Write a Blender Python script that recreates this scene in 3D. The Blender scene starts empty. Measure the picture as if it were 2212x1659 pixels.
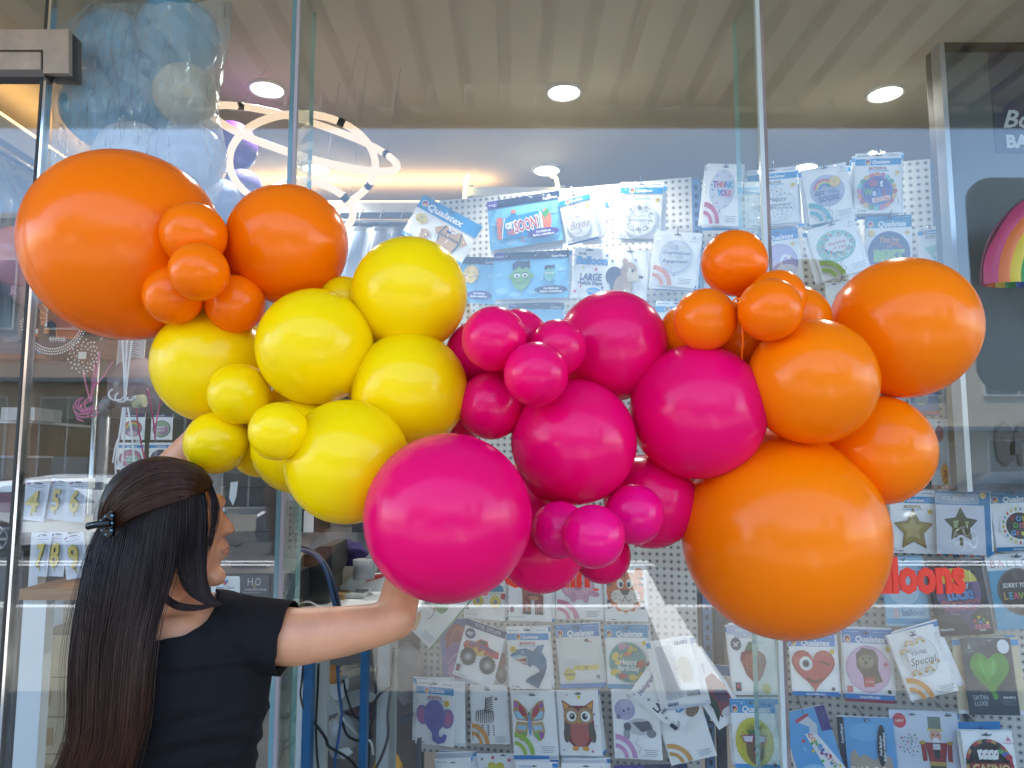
import bpy, bmesh, math, random
from mathutils import Vector, Matrix, noise
random.seed(7)
R = math.radians
# ------------------------------------------------------------------ camera
scene = bpy.context.scene
col = scene.collection
CAM_LOC = Vector((0, 0, 1.55)); PITCH = 6.0; F = 1610.0; CX, CY = 1106.0, 829.5
cam_data = bpy.data.cameras.new("camera"); cam = bpy.data.objects.new("camera", cam_data)
col.objects.link(cam); scene.camera = cam
cam.location = CAM_LOC; cam.rotation_euler = (R(90 + PITCH), 0, 0)
cam_data.sensor_width = 36; cam_data.lens = 36 * F / 2212; cam_data.clip_end = 500; cam_data.clip_start = 0.05
# ------------------------------------------------------------------ light
SUN_EL, SUN_AZ = 62.0, 152.0
world = bpy.data.worlds.new("World"); scene.world = world; world.use_nodes = True
wn = world.node_tree.nodes; wl = world.node_tree.links
sky = wn.new("ShaderNodeTexSky"); sky.sky_type = 'NISHITA'; sky.sun_disc = False
sky.sun_elevation = R(SUN_EL); sky.sun_rotation = R(SUN_AZ); sky.air_density = 1.0; sky.dust_density = .6; sky.ozone_density = 1.0
wl.new(sky.outputs[0], wn["Background"].inputs[0]); wn["Background"].inputs[1].default_value = 0.15
sun_d = bpy.data.lights.new("sun", 'SUN'); sun_d.energy = 2.7; sun_d.angle = R(0.5); sun_d.color = (1, .95, .87)
sun = bpy.data.objects.new("sun", sun_d); col.objects.link(sun)
# sun stands beyond the shop to the left, high: light travels toward (+x, -y, -z)
sdir = Vector((0.62, -0.54, -1.62)).normalized()
sun.rotation_euler = sdir.to_track_quat('-Z', 'Y').to_euler(); sun.location = (-3, 4, 9)
sky.sun_elevation = math.asin(-sdir.z); sky.sun_rotation = math.atan2(-sdir.x, -sdir.y)
scene.view_settings.view_transform = 'Standard'; scene.view_settings.look = 'None'
scene.view_settings.exposure = 2.72; scene.view_settings.gamma = 1.0
scene.render.engine = 'CYCLES'
cy = scene.cycles
cy.max_bounces = 10; cy.diffuse_bounces = 4; cy.glossy_bounces = 4; cy.transmission_bounces = 4
cy.transparent_max_bounces = 24; cy.caustics_reflective = False; cy.caustics_refractive = False
cy.sample_clamp_indirect = 6; cy.use_denoising = True
try: cy.denoiser = 'OPENIMAGEDENOISE'
except Exception: pass

# ------------------------------------------------------------------ projection helpers (photo reading -> real place)
CM = Matrix.Rotation(R(90 + PITCH), 3, 'X')
def ray(px, py): return CM @ Vector(((px - CX) / F, (CY - py) / F, -1.0))
def P(px, py, z): return CAM_LOC + ray(px, py) * z
def PY(px, py, Y):
    d = ray(px, py); return CAM_LOC + d * (Y / d.y)
def PZ(px, py, Z):
    d = ray(px, py); return CAM_LOC + d * ((Z - CAM_LOC.z) / d.z)
WD = Vector((1, -0.26, 0)).normalized(); WN = Vector((-0.26, -1, 0)).normalized(); WO = Vector((0.66, 2.72, 0))
def PW(px, py, off=0.0):
    d = ray(px, py); o = WO + WN * off
    return CAM_LOC + d * ((o - CAM_LOC).dot(WN) / d.dot(WN))

# ------------------------------------------------------------------ materials
def lin(c):
    return c / 12.92 if c <= 0.04045 else ((c + 0.055) / 1.055) ** 2.4
def hexc(h):
    h = h.lstrip('#'); return tuple(lin(int(h[i:i + 2], 16) / 255) for i in (0, 2, 4)) + (1,)
MATS = {}
def pbr(name, base, rough=.5, metal=0, spec=.5, bump=0, bscale=30, var=0, vscale=4, coat=0, stretch=None, var2=None, trans=0, sheen=0):
    if name in MATS: return MATS[name]
    m = bpy.data.materials.new(name); m.use_nodes = True; MATS[name] = m
    nt = m.node_tree; N = nt.nodes; L = nt.links; b = N["Principled BSDF"]
    c = hexc(base) if isinstance(base, str) else tuple(base) + (1,)
    b.inputs["Base Color"].default_value = c; b.inputs["Roughness"].default_value = rough
    b.inputs["Metallic"].default_value = metal; b.inputs["Specular IOR Level"].default_value = spec
    b.inputs["Coat Weight"].default_value = coat; b.inputs["Coat Roughness"].default_value = .05
    if sheen: b.inputs["Sheen Weight"].default_value = sheen
    tc = N.new("ShaderNodeTexCoord"); vec = tc.outputs["Object"]
    if stretch:
        mp = N.new("ShaderNodeMapping"); mp.inputs["Scale"].default_value = stretch; L.new(vec, mp.inputs[0]); vec = mp.outputs[0]
    if var:
        n = N.new("ShaderNodeTexNoise"); n.inputs["Scale"].default_value = vscale; n.inputs["Detail"].default_value = 6
        L.new(vec, n.inputs[0]); r = N.new("ShaderNodeValToRGB"); L.new(n.outputs[0], r.inputs[0])
        r.color_ramp.elements[0].position = .3; r.color_ramp.elements[1].position = .7
        r.color_ramp.elements[0].color = tuple(x * (1 - var) for x in c[:3]) + (1,)
        r.color_ramp.elements[1].color = hexc(var2) if var2 else tuple(min(1, x * (1 + var)) for x in c[:3]) + (1,)
        L.new(r.outputs[0], b.inputs["Base Color"])
    if bump:
        n2 = N.new("ShaderNodeTexNoise"); n2.inputs["Scale"].default_value = bscale; n2.inputs["Detail"].default_value = 5
        L.new(vec, n2.inputs[0]); bp = N.new("ShaderNodeBump"); bp.inputs["Strength"].default_value = bump; bp.inputs["Distance"].default_value = .01
        L.new(n2.outputs[0], bp.inputs["Height"]); L.new(bp.outputs[0], b.inputs["Normal"])
    if trans:
        out = [x for x in N if x.type == 'OUTPUT_MATERIAL'][0]
        tr = N.new("ShaderNodeBsdfTranslucent"); tr.inputs[0].default_value = c
        mx = N.new("ShaderNodeMixShader"); mx.inputs[0].default_value = trans
        L.new(b.outputs[0], mx.inputs[1]); L.new(tr.outputs[0], mx.inputs[2]); L.new(mx.outputs[0], out.inputs[0])
    return m
def ink(h): return pbr("print_" + h.lstrip('#'), h, rough=.38, spec=.4)
def emis(name, color, strength):
    if name in MATS: return MATS[name]
    m = bpy.data.materials.new(name); m.use_nodes = True; MATS[name] = m
    b = m.node_tree.nodes["Principled BSDF"]; b.inputs["Base Color"].default_value = tuple(.08 * q for q in color) + (1,); b.inputs["Specular IOR Level"].default_value = .1
    b.inputs["Emission Color"].default_value = tuple(color) + (1,); b.inputs["Emission Strength"].default_value = strength
    return m
def clear(name, tint=(1, 1, 1), ior=1.45, rough=.02, mn=0.0, bump=0, bscale=8, haze=0, hazecol=(.8, .85, .9), stretch=None):
    """thin clear sheet: see-through with a Fresnel reflection, optionally crumpled and cloudy"""
    if name in MATS: return MATS[name]
    m = bpy.data.materials.new(name); m.use_nodes = True; MATS[name] = m
    nt = m.node_tree; N = nt.nodes; L = nt.links; N.remove(N["Principled BSDF"]); out = [x for x in N if x.type == 'OUTPUT_MATERIAL'][0]
    t = N.new("ShaderNodeBsdfTransparent"); t.inputs[0].default_value = tuple(tint) + (1,)
    g = N.new("ShaderNodeBsdfGlossy"); g.inputs["Roughness"].default_value = rough
    f = N.new("ShaderNodeNewGeometry"); dt = N.new("ShaderNodeVectorMath"); dt.operation = 'DOT_PRODUCT'; L.new(f.outputs["Incoming"], dt.inputs[0]); L.new(f.outputs["Normal"], dt.inputs[1])
    def mth(op, a, b=None):
        n_ = N.new("ShaderNodeMath"); n_.operation = op; n_.use_clamp = op != 'ABSOLUTE'
        for q, x_ in enumerate((a, b)):
            if x_ is None: continue
            if isinstance(x_, float): n_.inputs[q].default_value = x_
            else: L.new(x_, n_.inputs[q])
        return n_.outputs[0]
    f0 = ((ior - 1) / (ior + 1)) ** 2 + mn
    ad_ = mth('ADD', mth('MULTIPLY', mth('POWER', mth('SUBTRACT', 1.0, mth('ABSOLUTE', dt.outputs["Value"])), 5.0), 1.0 - f0), f0)
    mx = N.new("ShaderNodeMixShader"); L.new(ad_, mx.inputs[0]); L.new(t.outputs[0], mx.inputs[1]); L.new(g.outputs[0], mx.inputs[2])
    last = mx.outputs[0]
    if bump:
        tc = N.new("ShaderNodeTexCoord"); mp = N.new("ShaderNodeMapping"); L.new(tc.outputs["Object"], mp.inputs[0])
        if stretch: mp.inputs["Scale"].default_value = stretch
        n = N.new("ShaderNodeTexNoise"); n.inputs["Scale"].default_value = bscale; n.inputs["Detail"].default_value = 4; n.inputs["Distortion"].default_value = 1.2
        L.new(mp.outputs[0], n.inputs[0]); bp = N.new("ShaderNodeBump"); bp.inputs["Strength"].default_value = bump; bp.inputs["Distance"].default_value = .02
        L.new(n.outputs[0], bp.inputs["Height"]); L.new(bp.outputs[0], g.inputs["Normal"]); L.new(bp.outputs[0], dt.inputs[1])
    if haze:
        d = N.new("ShaderNodeBsdfDiffuse"); d.inputs[0].default_value = tuple(hazecol) + (1,)
        tl = N.new("ShaderNodeBsdfTranslucent"); tl.inputs[0].default_value = tuple(hazecol) + (1,)
        m3 = N.new("ShaderNodeMixShader"); m3.inputs[0].default_value = .5; L.new(d.outputs[0], m3.inputs[1]); L.new(tl.outputs[0], m3.inputs[2])
        m2 = N.new("ShaderNodeMixShader"); m2.inputs[0].default_value = haze; L.new(last, m2.inputs[1]); L.new(m3.outputs[0], m2.inputs[2]); last = m2.outputs[0]
    L.new(last, out.inputs[0]); return m

# ------------------------------------------------------------------ mesh builder
class MB:
    def __init__(s): s.v = []; s.f = []; s.m = []; s.mats = []; s.sm = []
    def mi(s, mat):
        if mat not in s.mats: s.mats.append(mat)
        return s.mats.index(mat)
    def add(s, vs, fs, mat, smooth=False):
        o = len(s.v); s.v += [Vector(p) for p in vs]; k = s.mi(mat)
        for f in fs: s.f.append([i + o for i in f]); s.m.append(k); s.sm.append(smooth)
        return s
    def box(s, a, b, mat):
        (x0, y0, z0), (x1, y1, z1) = a, b
        return s.hexa([(x0, y0, z0), (x1, y0, z0), (x1, y1, z0), (x0, y1, z0), (x0, y0, z1), (x1, y0, z1), (x1, y1, z1), (x0, y1, z1)], mat)
    def hexa(s, v, mat): return s.add(v, [(0, 3, 2, 1), (4, 5, 6, 7), (0, 1, 5, 4), (1, 2, 6, 5), (2, 3, 7, 6), (3, 0, 4, 7)], mat)
    def slab(s, quad, thick_vec, mat):
        t = Vector(thick_vec); q = [Vector(p) for p in quad]
        return s.hexa(q + [p + t for p in q], mat)
    def prism(s, poly, t, mat):
        n = len(poly); q = [Vector(p) for p in poly]; t = Vector(t)
        return s.add(q + [p + t for p in q], [list(range(n))[::-1], list(range(n, 2 * n))] + [(i, (i + 1) % n, n + (i + 1) % n, n + i) for i in range(n)], mat)
    def tube(s, pts, r, mat, n=8, closed=False, cap=True):
        pts = [Vector(p) for p in pts]; m = len(pts); rs = r if isinstance(r, (list, tuple)) else [r] * m
        vs = []; up = None
        for i, p in enumerate(pts):
            a = pts[(i - 1) % m] if (closed or i > 0) else p; b = pts[(i + 1) % m] if (closed or i < m - 1) else p
            t = (b - a); t = t.normalized() if t.length > 1e-9 else Vector((0, 0, 1))
            if up is None:
                up = Vector((0, 0, 1)) if abs(t.z) < .9 else Vector((0, 1, 0))
            u = t.cross(up); u = u.normalized() if u.length > 1e-6 else t.orthogonal().normalized()
            w = u.cross(t); up = w
            for k in range(n):
                th = 2 * math.pi * k / n; vs.append(p + (u * math.cos(th) + w * math.sin(th)) * rs[i])
        fs = []
        for i in range(m if closed else m - 1):
            j = (i + 1) % m
            for k in range(n): fs.append((i * n + k, i * n + (k + 1) % n, j * n + (k + 1) % n, j * n + k))
        s.add(vs, fs, mat, True)
        if cap and not closed:
            o = len(s.v) - len(vs); k_ = s.mi(mat)
            s.f.append([o + k for k in range(n)][::-1]); s.m.append(k_); s.sm.append(False)
            s.f.append([o + (m - 1) * n + k for k in range(n)]); s.m.append(k_); s.sm.append(False)
        return s
    def ball(s, c, r, mat, nu=24, nv=14, M=None, fn=None):
        c = Vector(c); rr = r if isinstance(r, (tuple, list)) else (r, r, r)
        vs = [];
        for j in range(nv + 1):
            ph = math.pi * j / nv
            for i in range(nu):
                th = 2 * math.pi * i / nu
                d = Vector((math.sin(ph) * math.cos(th), math.sin(ph) * math.sin(th), math.cos(ph)))
                q = Vector((d.x * rr[0], d.y * rr[1], d.z * rr[2]))
                if fn: q = fn(q, d)
                if M: q = M @ q
                vs.append(c + q)
        fs = []
        for j in range(nv):
            for i in range(nu):
                a, b, c2, d2 = j * nu + i, j * nu + (i + 1) % nu, (j + 1) * nu + (i + 1) % nu, (j + 1) * nu + i
                fs.append((a, d2, c2, b))
        return s.add(vs, fs, mat, True)
    def grid(s, pts2d, mat, smooth=True):
        nr = len(pts2d); nc = len(pts2d[0]); vs = [p for r_ in pts2d for p in r_]
        return s.add(vs, [(i * nc + j, i * nc + j + 1, (i + 1) * nc + j + 1, (i + 1) * nc + j) for i in range(nr - 1) for j in range(nc - 1)], mat, smooth)
    def build(s, name, parent=None, label=None, bevel=0, clean=False):
        me = bpy.data.meshes.new(name); me.from_pydata([tuple(p) for p in s.v], [], s.f)
        for mt in s.mats: me.materials.append(mt)
        me.polygons.foreach_set("material_index", s.m); me.polygons.foreach_set("use_smooth", s.sm); me.update()
        if clean or bevel:
            bm = bmesh.new(); bm.from_mesh(me); bmesh.ops.remove_doubles(bm, verts=bm.verts, dist=1e-6)
            bmesh.ops.recalc_face_normals(bm, faces=bm.faces); bm.to_mesh(me); bm.free()
        o = bpy.data.objects.new(name, me); col.objects.link(o)
        if bevel:
            md = o.modifiers.new("bevel", 'BEVEL'); md.width = bevel; md.segments = 2; md.limit_method = 'ANGLE'
        if parent:
            o.parent = parent; o.matrix_parent_inverse = Matrix.Translation(-world_loc(parent))
        if label: o["label"] = label
        return o
def world_loc(o):
    return Vector(o["_wl"]) if "_wl" in o else Vector((0, 0, 0))
def thing(name, label, cat, loc=(0, 0, 0), group=None):
    o = bpy.data.objects.new(name, None); col.objects.link(o); o.location = loc; o["_wl"] = tuple(loc)
    o["label"] = label; o["category"] = cat; o.empty_display_size = .05
    if group: o["group"] = group
    return o
def tag(o, label, cat, group=None):
    o["label"] = label; o["category"] = cat
    if group: o["group"] = group
    return o
def struct(o): o["kind"] = "structure"; return o
def catmull(pts, n=8, closed=False):
    pts = [Vector(p) for p in pts]; out = []; m = len(pts)
    for i in range(m if closed else m - 1):
        p0 = pts[(i - 1) % m] if closed or i > 0 else pts[0]; p1 = pts[i]; p2 = pts[(i + 1) % m]
        p3 = pts[(i + 2) % m] if closed or i < m - 2 else pts[-1]
        for k in range(n):
            t = k / n
            out.append(.5 * ((2 * p1) + (p2 - p0) * t + (2 * p0 - 5 * p1 + 4 * p2 - p3) * t * t + (3 * p1 - p0 - 3 * p2 + p3) * t ** 3))
    if not closed: out.append(pts[-1])
    return out
# text outlines as flat mesh
TXT = {}
def textgeo(s, bold=0.0, extrude=0.0):
    key = (s, round(bold, 3), extrude)
    if key in TXT: return TXT[key]
    cu = bpy.data.curves.new("lettering", 'FONT'); cu.body = s; cu.size = 1; cu.offset = bold; cu.resolution_u = 2; cu.extrude = extrude
    cu.fill_mode = 'FRONT' if extrude == 0 else 'BOTH'
    ob = bpy.data.objects.new("lettering", cu); col.objects.link(ob)
    dg = bpy.context.evaluated_depsgraph_get(); me = bpy.data.meshes.new_from_object(ob.evaluated_get(dg))
    vs = [tuple(v.co) for v in me.vertices]; fs = [tuple(p.vertices) for p in me.polygons]
    bpy.data.objects.remove(ob); bpy.data.curves.remove(cu); bpy.data.meshes.remove(me)
    w = (min((v[0] for v in vs), default=0), max((v[0] for v in vs), default=1))
    TXT[key] = (vs, fs, w); return TXT[key]
def bxp(mb, x0, y0, x1, y1, Y, depth, mat):
    """upright box whose front face covers this stretch of the photo at distance Y"""
    ym = (y0 + y1) / 2; xm = (x0 + x1) / 2
    X0 = PY(x0, ym, Y).x; X1 = PY(x1, ym, Y).x; Z1 = PY(xm, y0, Y).z; Z0 = PY(xm, y1, Y).z
    mb.box((X0, Y, Z0), (X1, Y + depth, Z1), mat); return mb
# ================================================================== setting: footpath, road, shop shell, awning, street across
YG = 1.95
concrete = pbr("concrete_footpath", (.23, .215, .185), .85, var=.18, vscale=3, bump=.3, bscale=60)
asphalt = pbr("asphalt", (.065, .065, .07), .9, var=.25, vscale=5, bump=.4, bscale=120)
whitepaint = pbr("road_paint", (.88, .88, .85), .7, var=.12, vscale=9)
kerbm = pbr("kerb_stone", (.5, .48, .44), .8, var=.15, vscale=8)
struct(MB().box((-60, -80, -.35), (60, 60, -.2), pbr("earth", (.2, .18, .15), .95, var=.2)).build("ground"))
struct(MB().box((-30, -4.3, -.19), (30, 12, 0), concrete).build("pavement"))
struct(MB().box((-30, -4.45, -.19), (30, -4.3, .003), pbr("kerb_white", (.88, .87, .84), .75, var=.1, vscale=6)).build("kerb"))
struct(MB().box((-30, -13.2, -.19), (30, -4.45, -.14), asphalt).build("road"))
struct(MB().box((-30, -8.75, -.136), (30, -8.55, -.132), whitepaint).box((-30, -9.15, -.136), (30, -8.95, -.132), whitepaint).build("road_marking"))
struct(MB().box((-30, -19, -.19), (30, -13.2, 0), concrete).build("far_pavement"))
dr = MB(); pale = pbr("pale_strip", (.85, .82, .75), .8, var=.1, vscale=5, bump=.2)  # added strip; its reflection makes the bright wedge in the glass
dr.prism([(1.14, -1.3, .004), (1.46, -1.3, .004), (1.74, -4.28, .004), (1.43, -4.28, .004)], (0, 0, .006), pale)
dr.prism([(1.44, -4.47, -.1355), (1.75, -4.47, -.1355), (2.12, -8, -.1355), (1.8, -8, -.1355)], (0, 0, .006), pale)
struct(dr.build("wedge_strip"))
# shop shell
wallm = pbr("plaster_grey", (.55, .54, .52), .8, var=.06, vscale=2)
ceilm = pbr("ceiling_white", (.50, .445, .35), .75, var=.03, vscale=2)
for a_, b__ in (((-4.6, 9, 0), (6, 9.2, 2.9)), ((-4.8, 1.99, 0), (-4.6, 9.2, 2.9)), ((6, 1.99, 0), (6.2, 9.2, 2.9))): struct(MB().box(a_, b__, wallm).build("room_wall"))
struct(MB().box((-4.8, 1.995, 2.9), (6.2, 9.2, 3.2), ceilm).build("ceiling"))
floorm = pbr("floor_tiles", (.35, .33, .31), .35, var=.08, vscale=2)
struct(MB().box((-4.6, 2.0, .002), (6, 9, .012), floorm).build("floor"))
b_ = thing("shop_building", "rendered shop front above the tall glass windows", "building", (0, 1.95, 0))
MB().box((-9, 1.852, 3.215), (9, 9.4, 3.62), pbr("render_cream", (.5, .46, .4), .8, var=.08)).build("roof", b_)
MB().box((-9, 1.86, 3.06), (9, 2.02, 3.2), pbr("lintel_steel", (.25, .25, .26), .4, metal=.8)).build("lintel", b_)
MB().box((-9, 1.85, 0), (-4.9, 9.2, 3.05), wallm).build("side_wall", b_); MB().box((6.3, 1.85, 0), (9, 9.2, 3.05), wallm).build("side_wall", b_)
# awning: corrugated underside, ribs run out over the footpath
aw = thing("awning", "beige corrugated metal awning over the footpath", "awning", (0, 1.8, 3.5))
awm = pbr("awning_cream", (.82, .68, .44), .6, var=.12, vscale=2, var2=None)
pts = []; x = -7.0; k = 0
prof = [(0, 0), (.125, 0), (.135, .13), (.19, .13), (.20, 0)]
rowa = []; 
while x < 7:
    for dx, dz in prof[:-1]: rowa.append((x + dx, dz))
    x += .20
g = [[Vector((px, yy, 3.48 + dz + (yy - 1.8) * -.02)) for px, dz in rowa] for yy in (1.85, .9, -.05)]
MB().grid(g, awm, False).build("sheet", aw).modifiers.new("solid", 'SOLIDIFY').thickness = -.004
MB().box((-7, -.12, 3.42), (7, -.06, 3.72), pbr("fascia", (.22, .2, .17), .5)).build("fascia", aw)
for yy in (1.2, .3): MB().box((-7, yy, 3.63), (7, yy + .06, 3.70), awm).build("beam", aw)

# across the street
def far_building(x0, x1, y, h, colr, label, storeys, nb, parapet=0.5, roofc=(.25, .22, .2)):
    t = thing("street_building", label, "building", ((x0 + x1) / 2, y, 0), "buildings across the street")
    wm = pbr("facade_" + label.split()[0], colr, .8, var=.1, vscale=.8, bump=.15, bscale=5)
    gl = pbr("dark_window_glass", (.03, .035, .04), .08, spec=.8); fr = pbr("window_frame_paint", (.6, .6, .58), .5)
    MB().box((x0, y - 8, 0), (x1, y, h), wm).build("wall", t)
    MB().box((x0 - .1, y - 8.1, h + .001), (x1 + .1, y + .12, h + .18), pbr("cap_stone", (.45, .42, .38), .8)).build("cornice", t)
    sh = (h - parapet) / storeys; bw = (x1 - x0) / nb
    for s_ in range(storeys):
        for b in range(nb):
            wx0 = x0 + bw * (b + .18); wx1 = x0 + bw * (b + .82); z0 = s_ * sh + (.15 if s_ == 0 else sh * .3); z1 = s_ * sh + sh * .82
            w = MB().box((wx0, y + .002, z0), (wx1, y + .07, z1), fr).build("window", t)
            m = MB(); mw = (wx1 - wx0 - .18) / 2
            for q in (0, 1): m.box((wx0 + .06 + q * (mw + .06), y + .06, z0 + .06), (wx0 + .06 + q * (mw + .06) + mw, y + .08, z1 - .06), gl)
            m.build("pane", w)
    MB().box((x0, y + .003, sh * .9), (x1, y + 1.1, sh * .9 + .12), pbr("shop_awning_dark", (.12, .14, .16), .6)).build("canopy", t)
far_building(-26, -9.5, -19, 9.2, (.45, .30, .22), "brick two storey block across the street, left of the others", 2, 6)
far_building(-9.3, -1.5, -19, 6.6, (.5, .47, .42), "cream terrace shop across the street beside the brick block", 2, 3)
far_building(-1.3, 7, -19, 5.2, (.30, .32, .33), "low grey shop across the street in the middle", 1, 3)
far_building(7.2, 24, -19, 6.0, (.52, .44, .34), "sandstone coloured shop row across the street at the right", 2, 5)
# parked cars mirrored in the glass
def car(x, y, colr, label, L_=4.3, W_=1.75, H_=1.45, d=1):
    t = thing("parked_car", label, "car", (x, y, -.14), "cars parked across the road")
    body = pbr("car_paint_" + label.split()[0], colr, .25, coat=1, spec=.5); gl = pbr("car_glass", (.02, .025, .03), .05, spec=1); tyre = pbr("tyre", (.02, .02, .02), .8); rim = pbr("rim", (.6, .6, .62), .25, metal=.9)
    z = -.14
    prof = [(-L_ / 2, .35), (-L_ / 2 + .02, .68), (-L_ / 2 + .25, .82), (-L_ * .27, .93), (-L_ * .1, H_ - .03), (L_ * .16, H_), (L_ * .36, H_ - .12), (L_ * .46, .95), (L_ / 2 - .02, .85), (L_ / 2, .4), (L_ / 2 - .1, .22), (-L_ / 2 + .1, .22)]
    m = MB(); n = len(prof); secs = [(-W_ / 2 + .0, .93), (-W_ / 2 + .12, 1), (0, 1.02), (W_ / 2 - .12, 1), (W_ / 2, .93)]
    g = []
    for yy, sc in secs:
        g.append([Vector((x + d * px * (.985 if abs(yy) > W_ / 2 - .01 else 1), y + yy * (1 if pz < .95 else .86), z + (pz if pz < .95 else pz * sc))) for px, pz in prof + prof[:1]])
    m.grid(g, body, True)
    for gi in (0, -1): m.add([p for p in g[gi][:-1]], [tuple(range(n))], body)
    m.build("body", t)
    for s_ in (-1, 1):
        gw = MB()
        yy = y + s_ * (W_ / 2 * .865 + .012)
        q = [(x + d * px, yy + s_ * (.07 if pz < 1 else 0), z + pz) for px, pz in [(-L_ * .24, .96), (-L_ * .1, H_ - .12), (L_ * .15, H_ - .1), (L_ * .33, H_ - .2), (L_ * .4, .97)]]
        gw.add(q, [(0, 1, 2, 3, 4)], gl); gw.build("side_window", t)
    for sx in (-.31, .32):
        for s_ in (-1, 1):
            cx, cy_ = x + d * sx * L_, y + s_ * (W_ / 2 - .08)
            w = MB(); w.tube([(cx, cy_ - .11, z + .32), (cx, cy_ + .11, z + .32)], .32, tyre, 24); wo = w.build("wheel", t)
            rm = MB(); yf = cy_ + s_ * .115
            rm.tube([(cx, cy_, z + .32), (cx, yf, z + .32)], .06, rim, 12)
            for a in range(7):
                th = a * 2 * math.pi / 7; u = Vector((math.cos(th), 0, math.sin(th))); v = Vector((-math.sin(th), 0, math.cos(th)))
                c0 = Vector((cx, yf, z + .32)); rm.slab([c0 + v * .03, c0 + u * .21 + v * .02, c0 + u * .21 - v * .02, c0 - v * .03], (0, s_ * .012, 0), rim)
            ring = [Vector((cx + .215 * math.cos(i * math.pi / 12), yf, z + .32 + .215 * math.sin(i * math.pi / 12))) for i in range(24)]
            rm.tube(ring, .014, rim, 6, closed=True); rm.build("rim", wo)
    hl = pbr("lamp_glass", (.8, .8, .8), .1, spec=1)
    for s_ in (-1, 1): MB().ball((x - d * (L_ / 2 - .12), y + s_ * .58, z + .7), (.16, .16, .09), hl, 12, 8).build("headlight", t)
car(-7.9, -10.6, (.75, .75, .74), "white hatchback parked across the road, leftmost", d=-1)
car(-2.4, -10.7, (.05, .05, .06), "black sedan parked across the road behind the white hatchback", L_=4.6)
car(4.2, -10.6, (.09, .1, .13), "navy hatchback parked across the road near the middle")
car(9.6, -10.6, (.06, .065, .07), "charcoal wagon parked across the road, rightmost", L_=4.7, H_=1.5)
# added dark panels that block the sky reflection on the right
def kerb_blocker(x, y, w, z0, z1, label):
    t = thing("sky_reflection_blocker", label, "sign", (x, y, 0)); sm = pbr("blocker_dark", (.07, .075, .07), .6, var=.15)
    MB().tube([(x, y, 0), (x, y, z0 + .05)], .04, pbr("galvanised", (.45, .46, .47), .4, metal=.8), 10).build("pole", t)
    r = .25; pts = []
    for cx, cz, a0 in ((x + w / 2 - r, z1 - r, 0), (x - w / 2 + r, z1 - r, 90), (x - w / 2 + r, z0 + r, 180), (x + w / 2 - r, z0 + r, 270)):
        for i in range(7): th = R(a0 + i * 15); pts.append((cx + r * math.cos(th), y, cz + r * math.sin(th)))
    MB().prism(pts, (0, .06, 0), sm).build("panel", t)
kerb_blocker(5.75, -3.9, 1.7, 2.3, 4.6, "tall rounded dark panel added at the kerb to block mirrored sky behind the photographer")
kerb_blocker(3.15, -3.9, .85, 2.75, 3.7, "small rounded dark panel on a pole, added at the kerb to block mirrored sky")
# ================================================================== shop window
glassm = clear("window_glass", (.955, .975, .965), ior=1.64, rough=0.0)
edgem = pbr("glass_edge_teal", (.10, .22, .25), .14, spec=.8, var=.5, vscale=1.2, stretch=(1, 1, .6))
edgel = pbr("glass_edge_pale", (.33, .50, .48), .15, spec=.8)
steel = pbr("brushed_steel", (.55, .54, .52), .28, metal=.95, var=.12, vscale=6, bump=.08, bscale=40)
rubber = pbr("black_gasket", (.015, .015, .015), .5)
XJ, XP, XQ = -1.281, -.597, .685
def pane(x0, x1, label, y=YG, z0=.02, z1=3.06):
    t = thing("window_pane", label, "window", ((x0 + x1) / 2, y, z0), "glass panes of the shop window")
    m = MB(); m.box((x0, y, z0), (x1, y + .01, z1), glassm); m.build("glass", t); return t
pane(-4.6, XJ - .008, "glass door leaf at the far left of the shop front")
pane(XJ + .008, XP - .008, "glass pane between the door and the teal edged joint, behind the woman")
pane(XP + .008, XQ - .008, "wide middle glass pane behind the pink balloons")
pr = pane(XQ + .008, 5.9, "glass pane with red lettering at the right of the shop front")
# door jamb: dark gasket and chrome strip
j = thing("door_jamb", "thin black and chrome upright at the left edge of the glass", "window frame", (XJ, YG, 0))
MB().box((XJ - .008, YG - .012, 0), (XJ - .001, YG + .022, 3.06), rubber).build("gasket", j)
MB().box((XJ, YG - .010, 0), (XJ + .0075, YG + .018, 3.06), pbr("chrome_strip", (.8, .8, .78), .12, metal=1)).build("strip", j)
# patch fitting of the door (L shaped)
h = thing("door_fitting", "worn stainless steel L shaped patch fitting at top left", "door fitting", PY(80, 110, 1.92))
wornm = pbr("worn_steel", (.40, .33, .27), .42, metal=.35, var=.28, vscale=14, bump=.15, bscale=90, var2="a89888")
fa = [PY(x, y, 1.928) for x, y in ((-260, 62), (148, 62), (148, 158), (92, 158), (92, 107), (-260, 107))]
MB().prism(fa, (0, .02, 0), wornm).build("cover", h, bevel=.003)
fb = [PY(x, y, 1.932) for x, y in ((-260, 111), (88, 111), (88, 156), (-260, 156))]
MB().prism(fb, (0, .016, 0), wornm).build("lower_cover", h, bevel=.003)
MB().prism([PY(x, y, 1.93) for x, y in ((-260, 150), (96, 150), (96, 166), (-260, 166))], (0, .04, 0), pbr("fitting_dark", (.12, .11, .1), .4, metal=.8)).build("channel", h)
MB().prism([PY(x, y, 1.95) for x, y in ((140, 66), (154, 70), (154, 163), (100, 163), (100, 150), (140, 150))], (0, .05, 0), pbr("fitting_back", (.1, .09, .08), .4, metal=.6)).build("back_plate", h)
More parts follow.
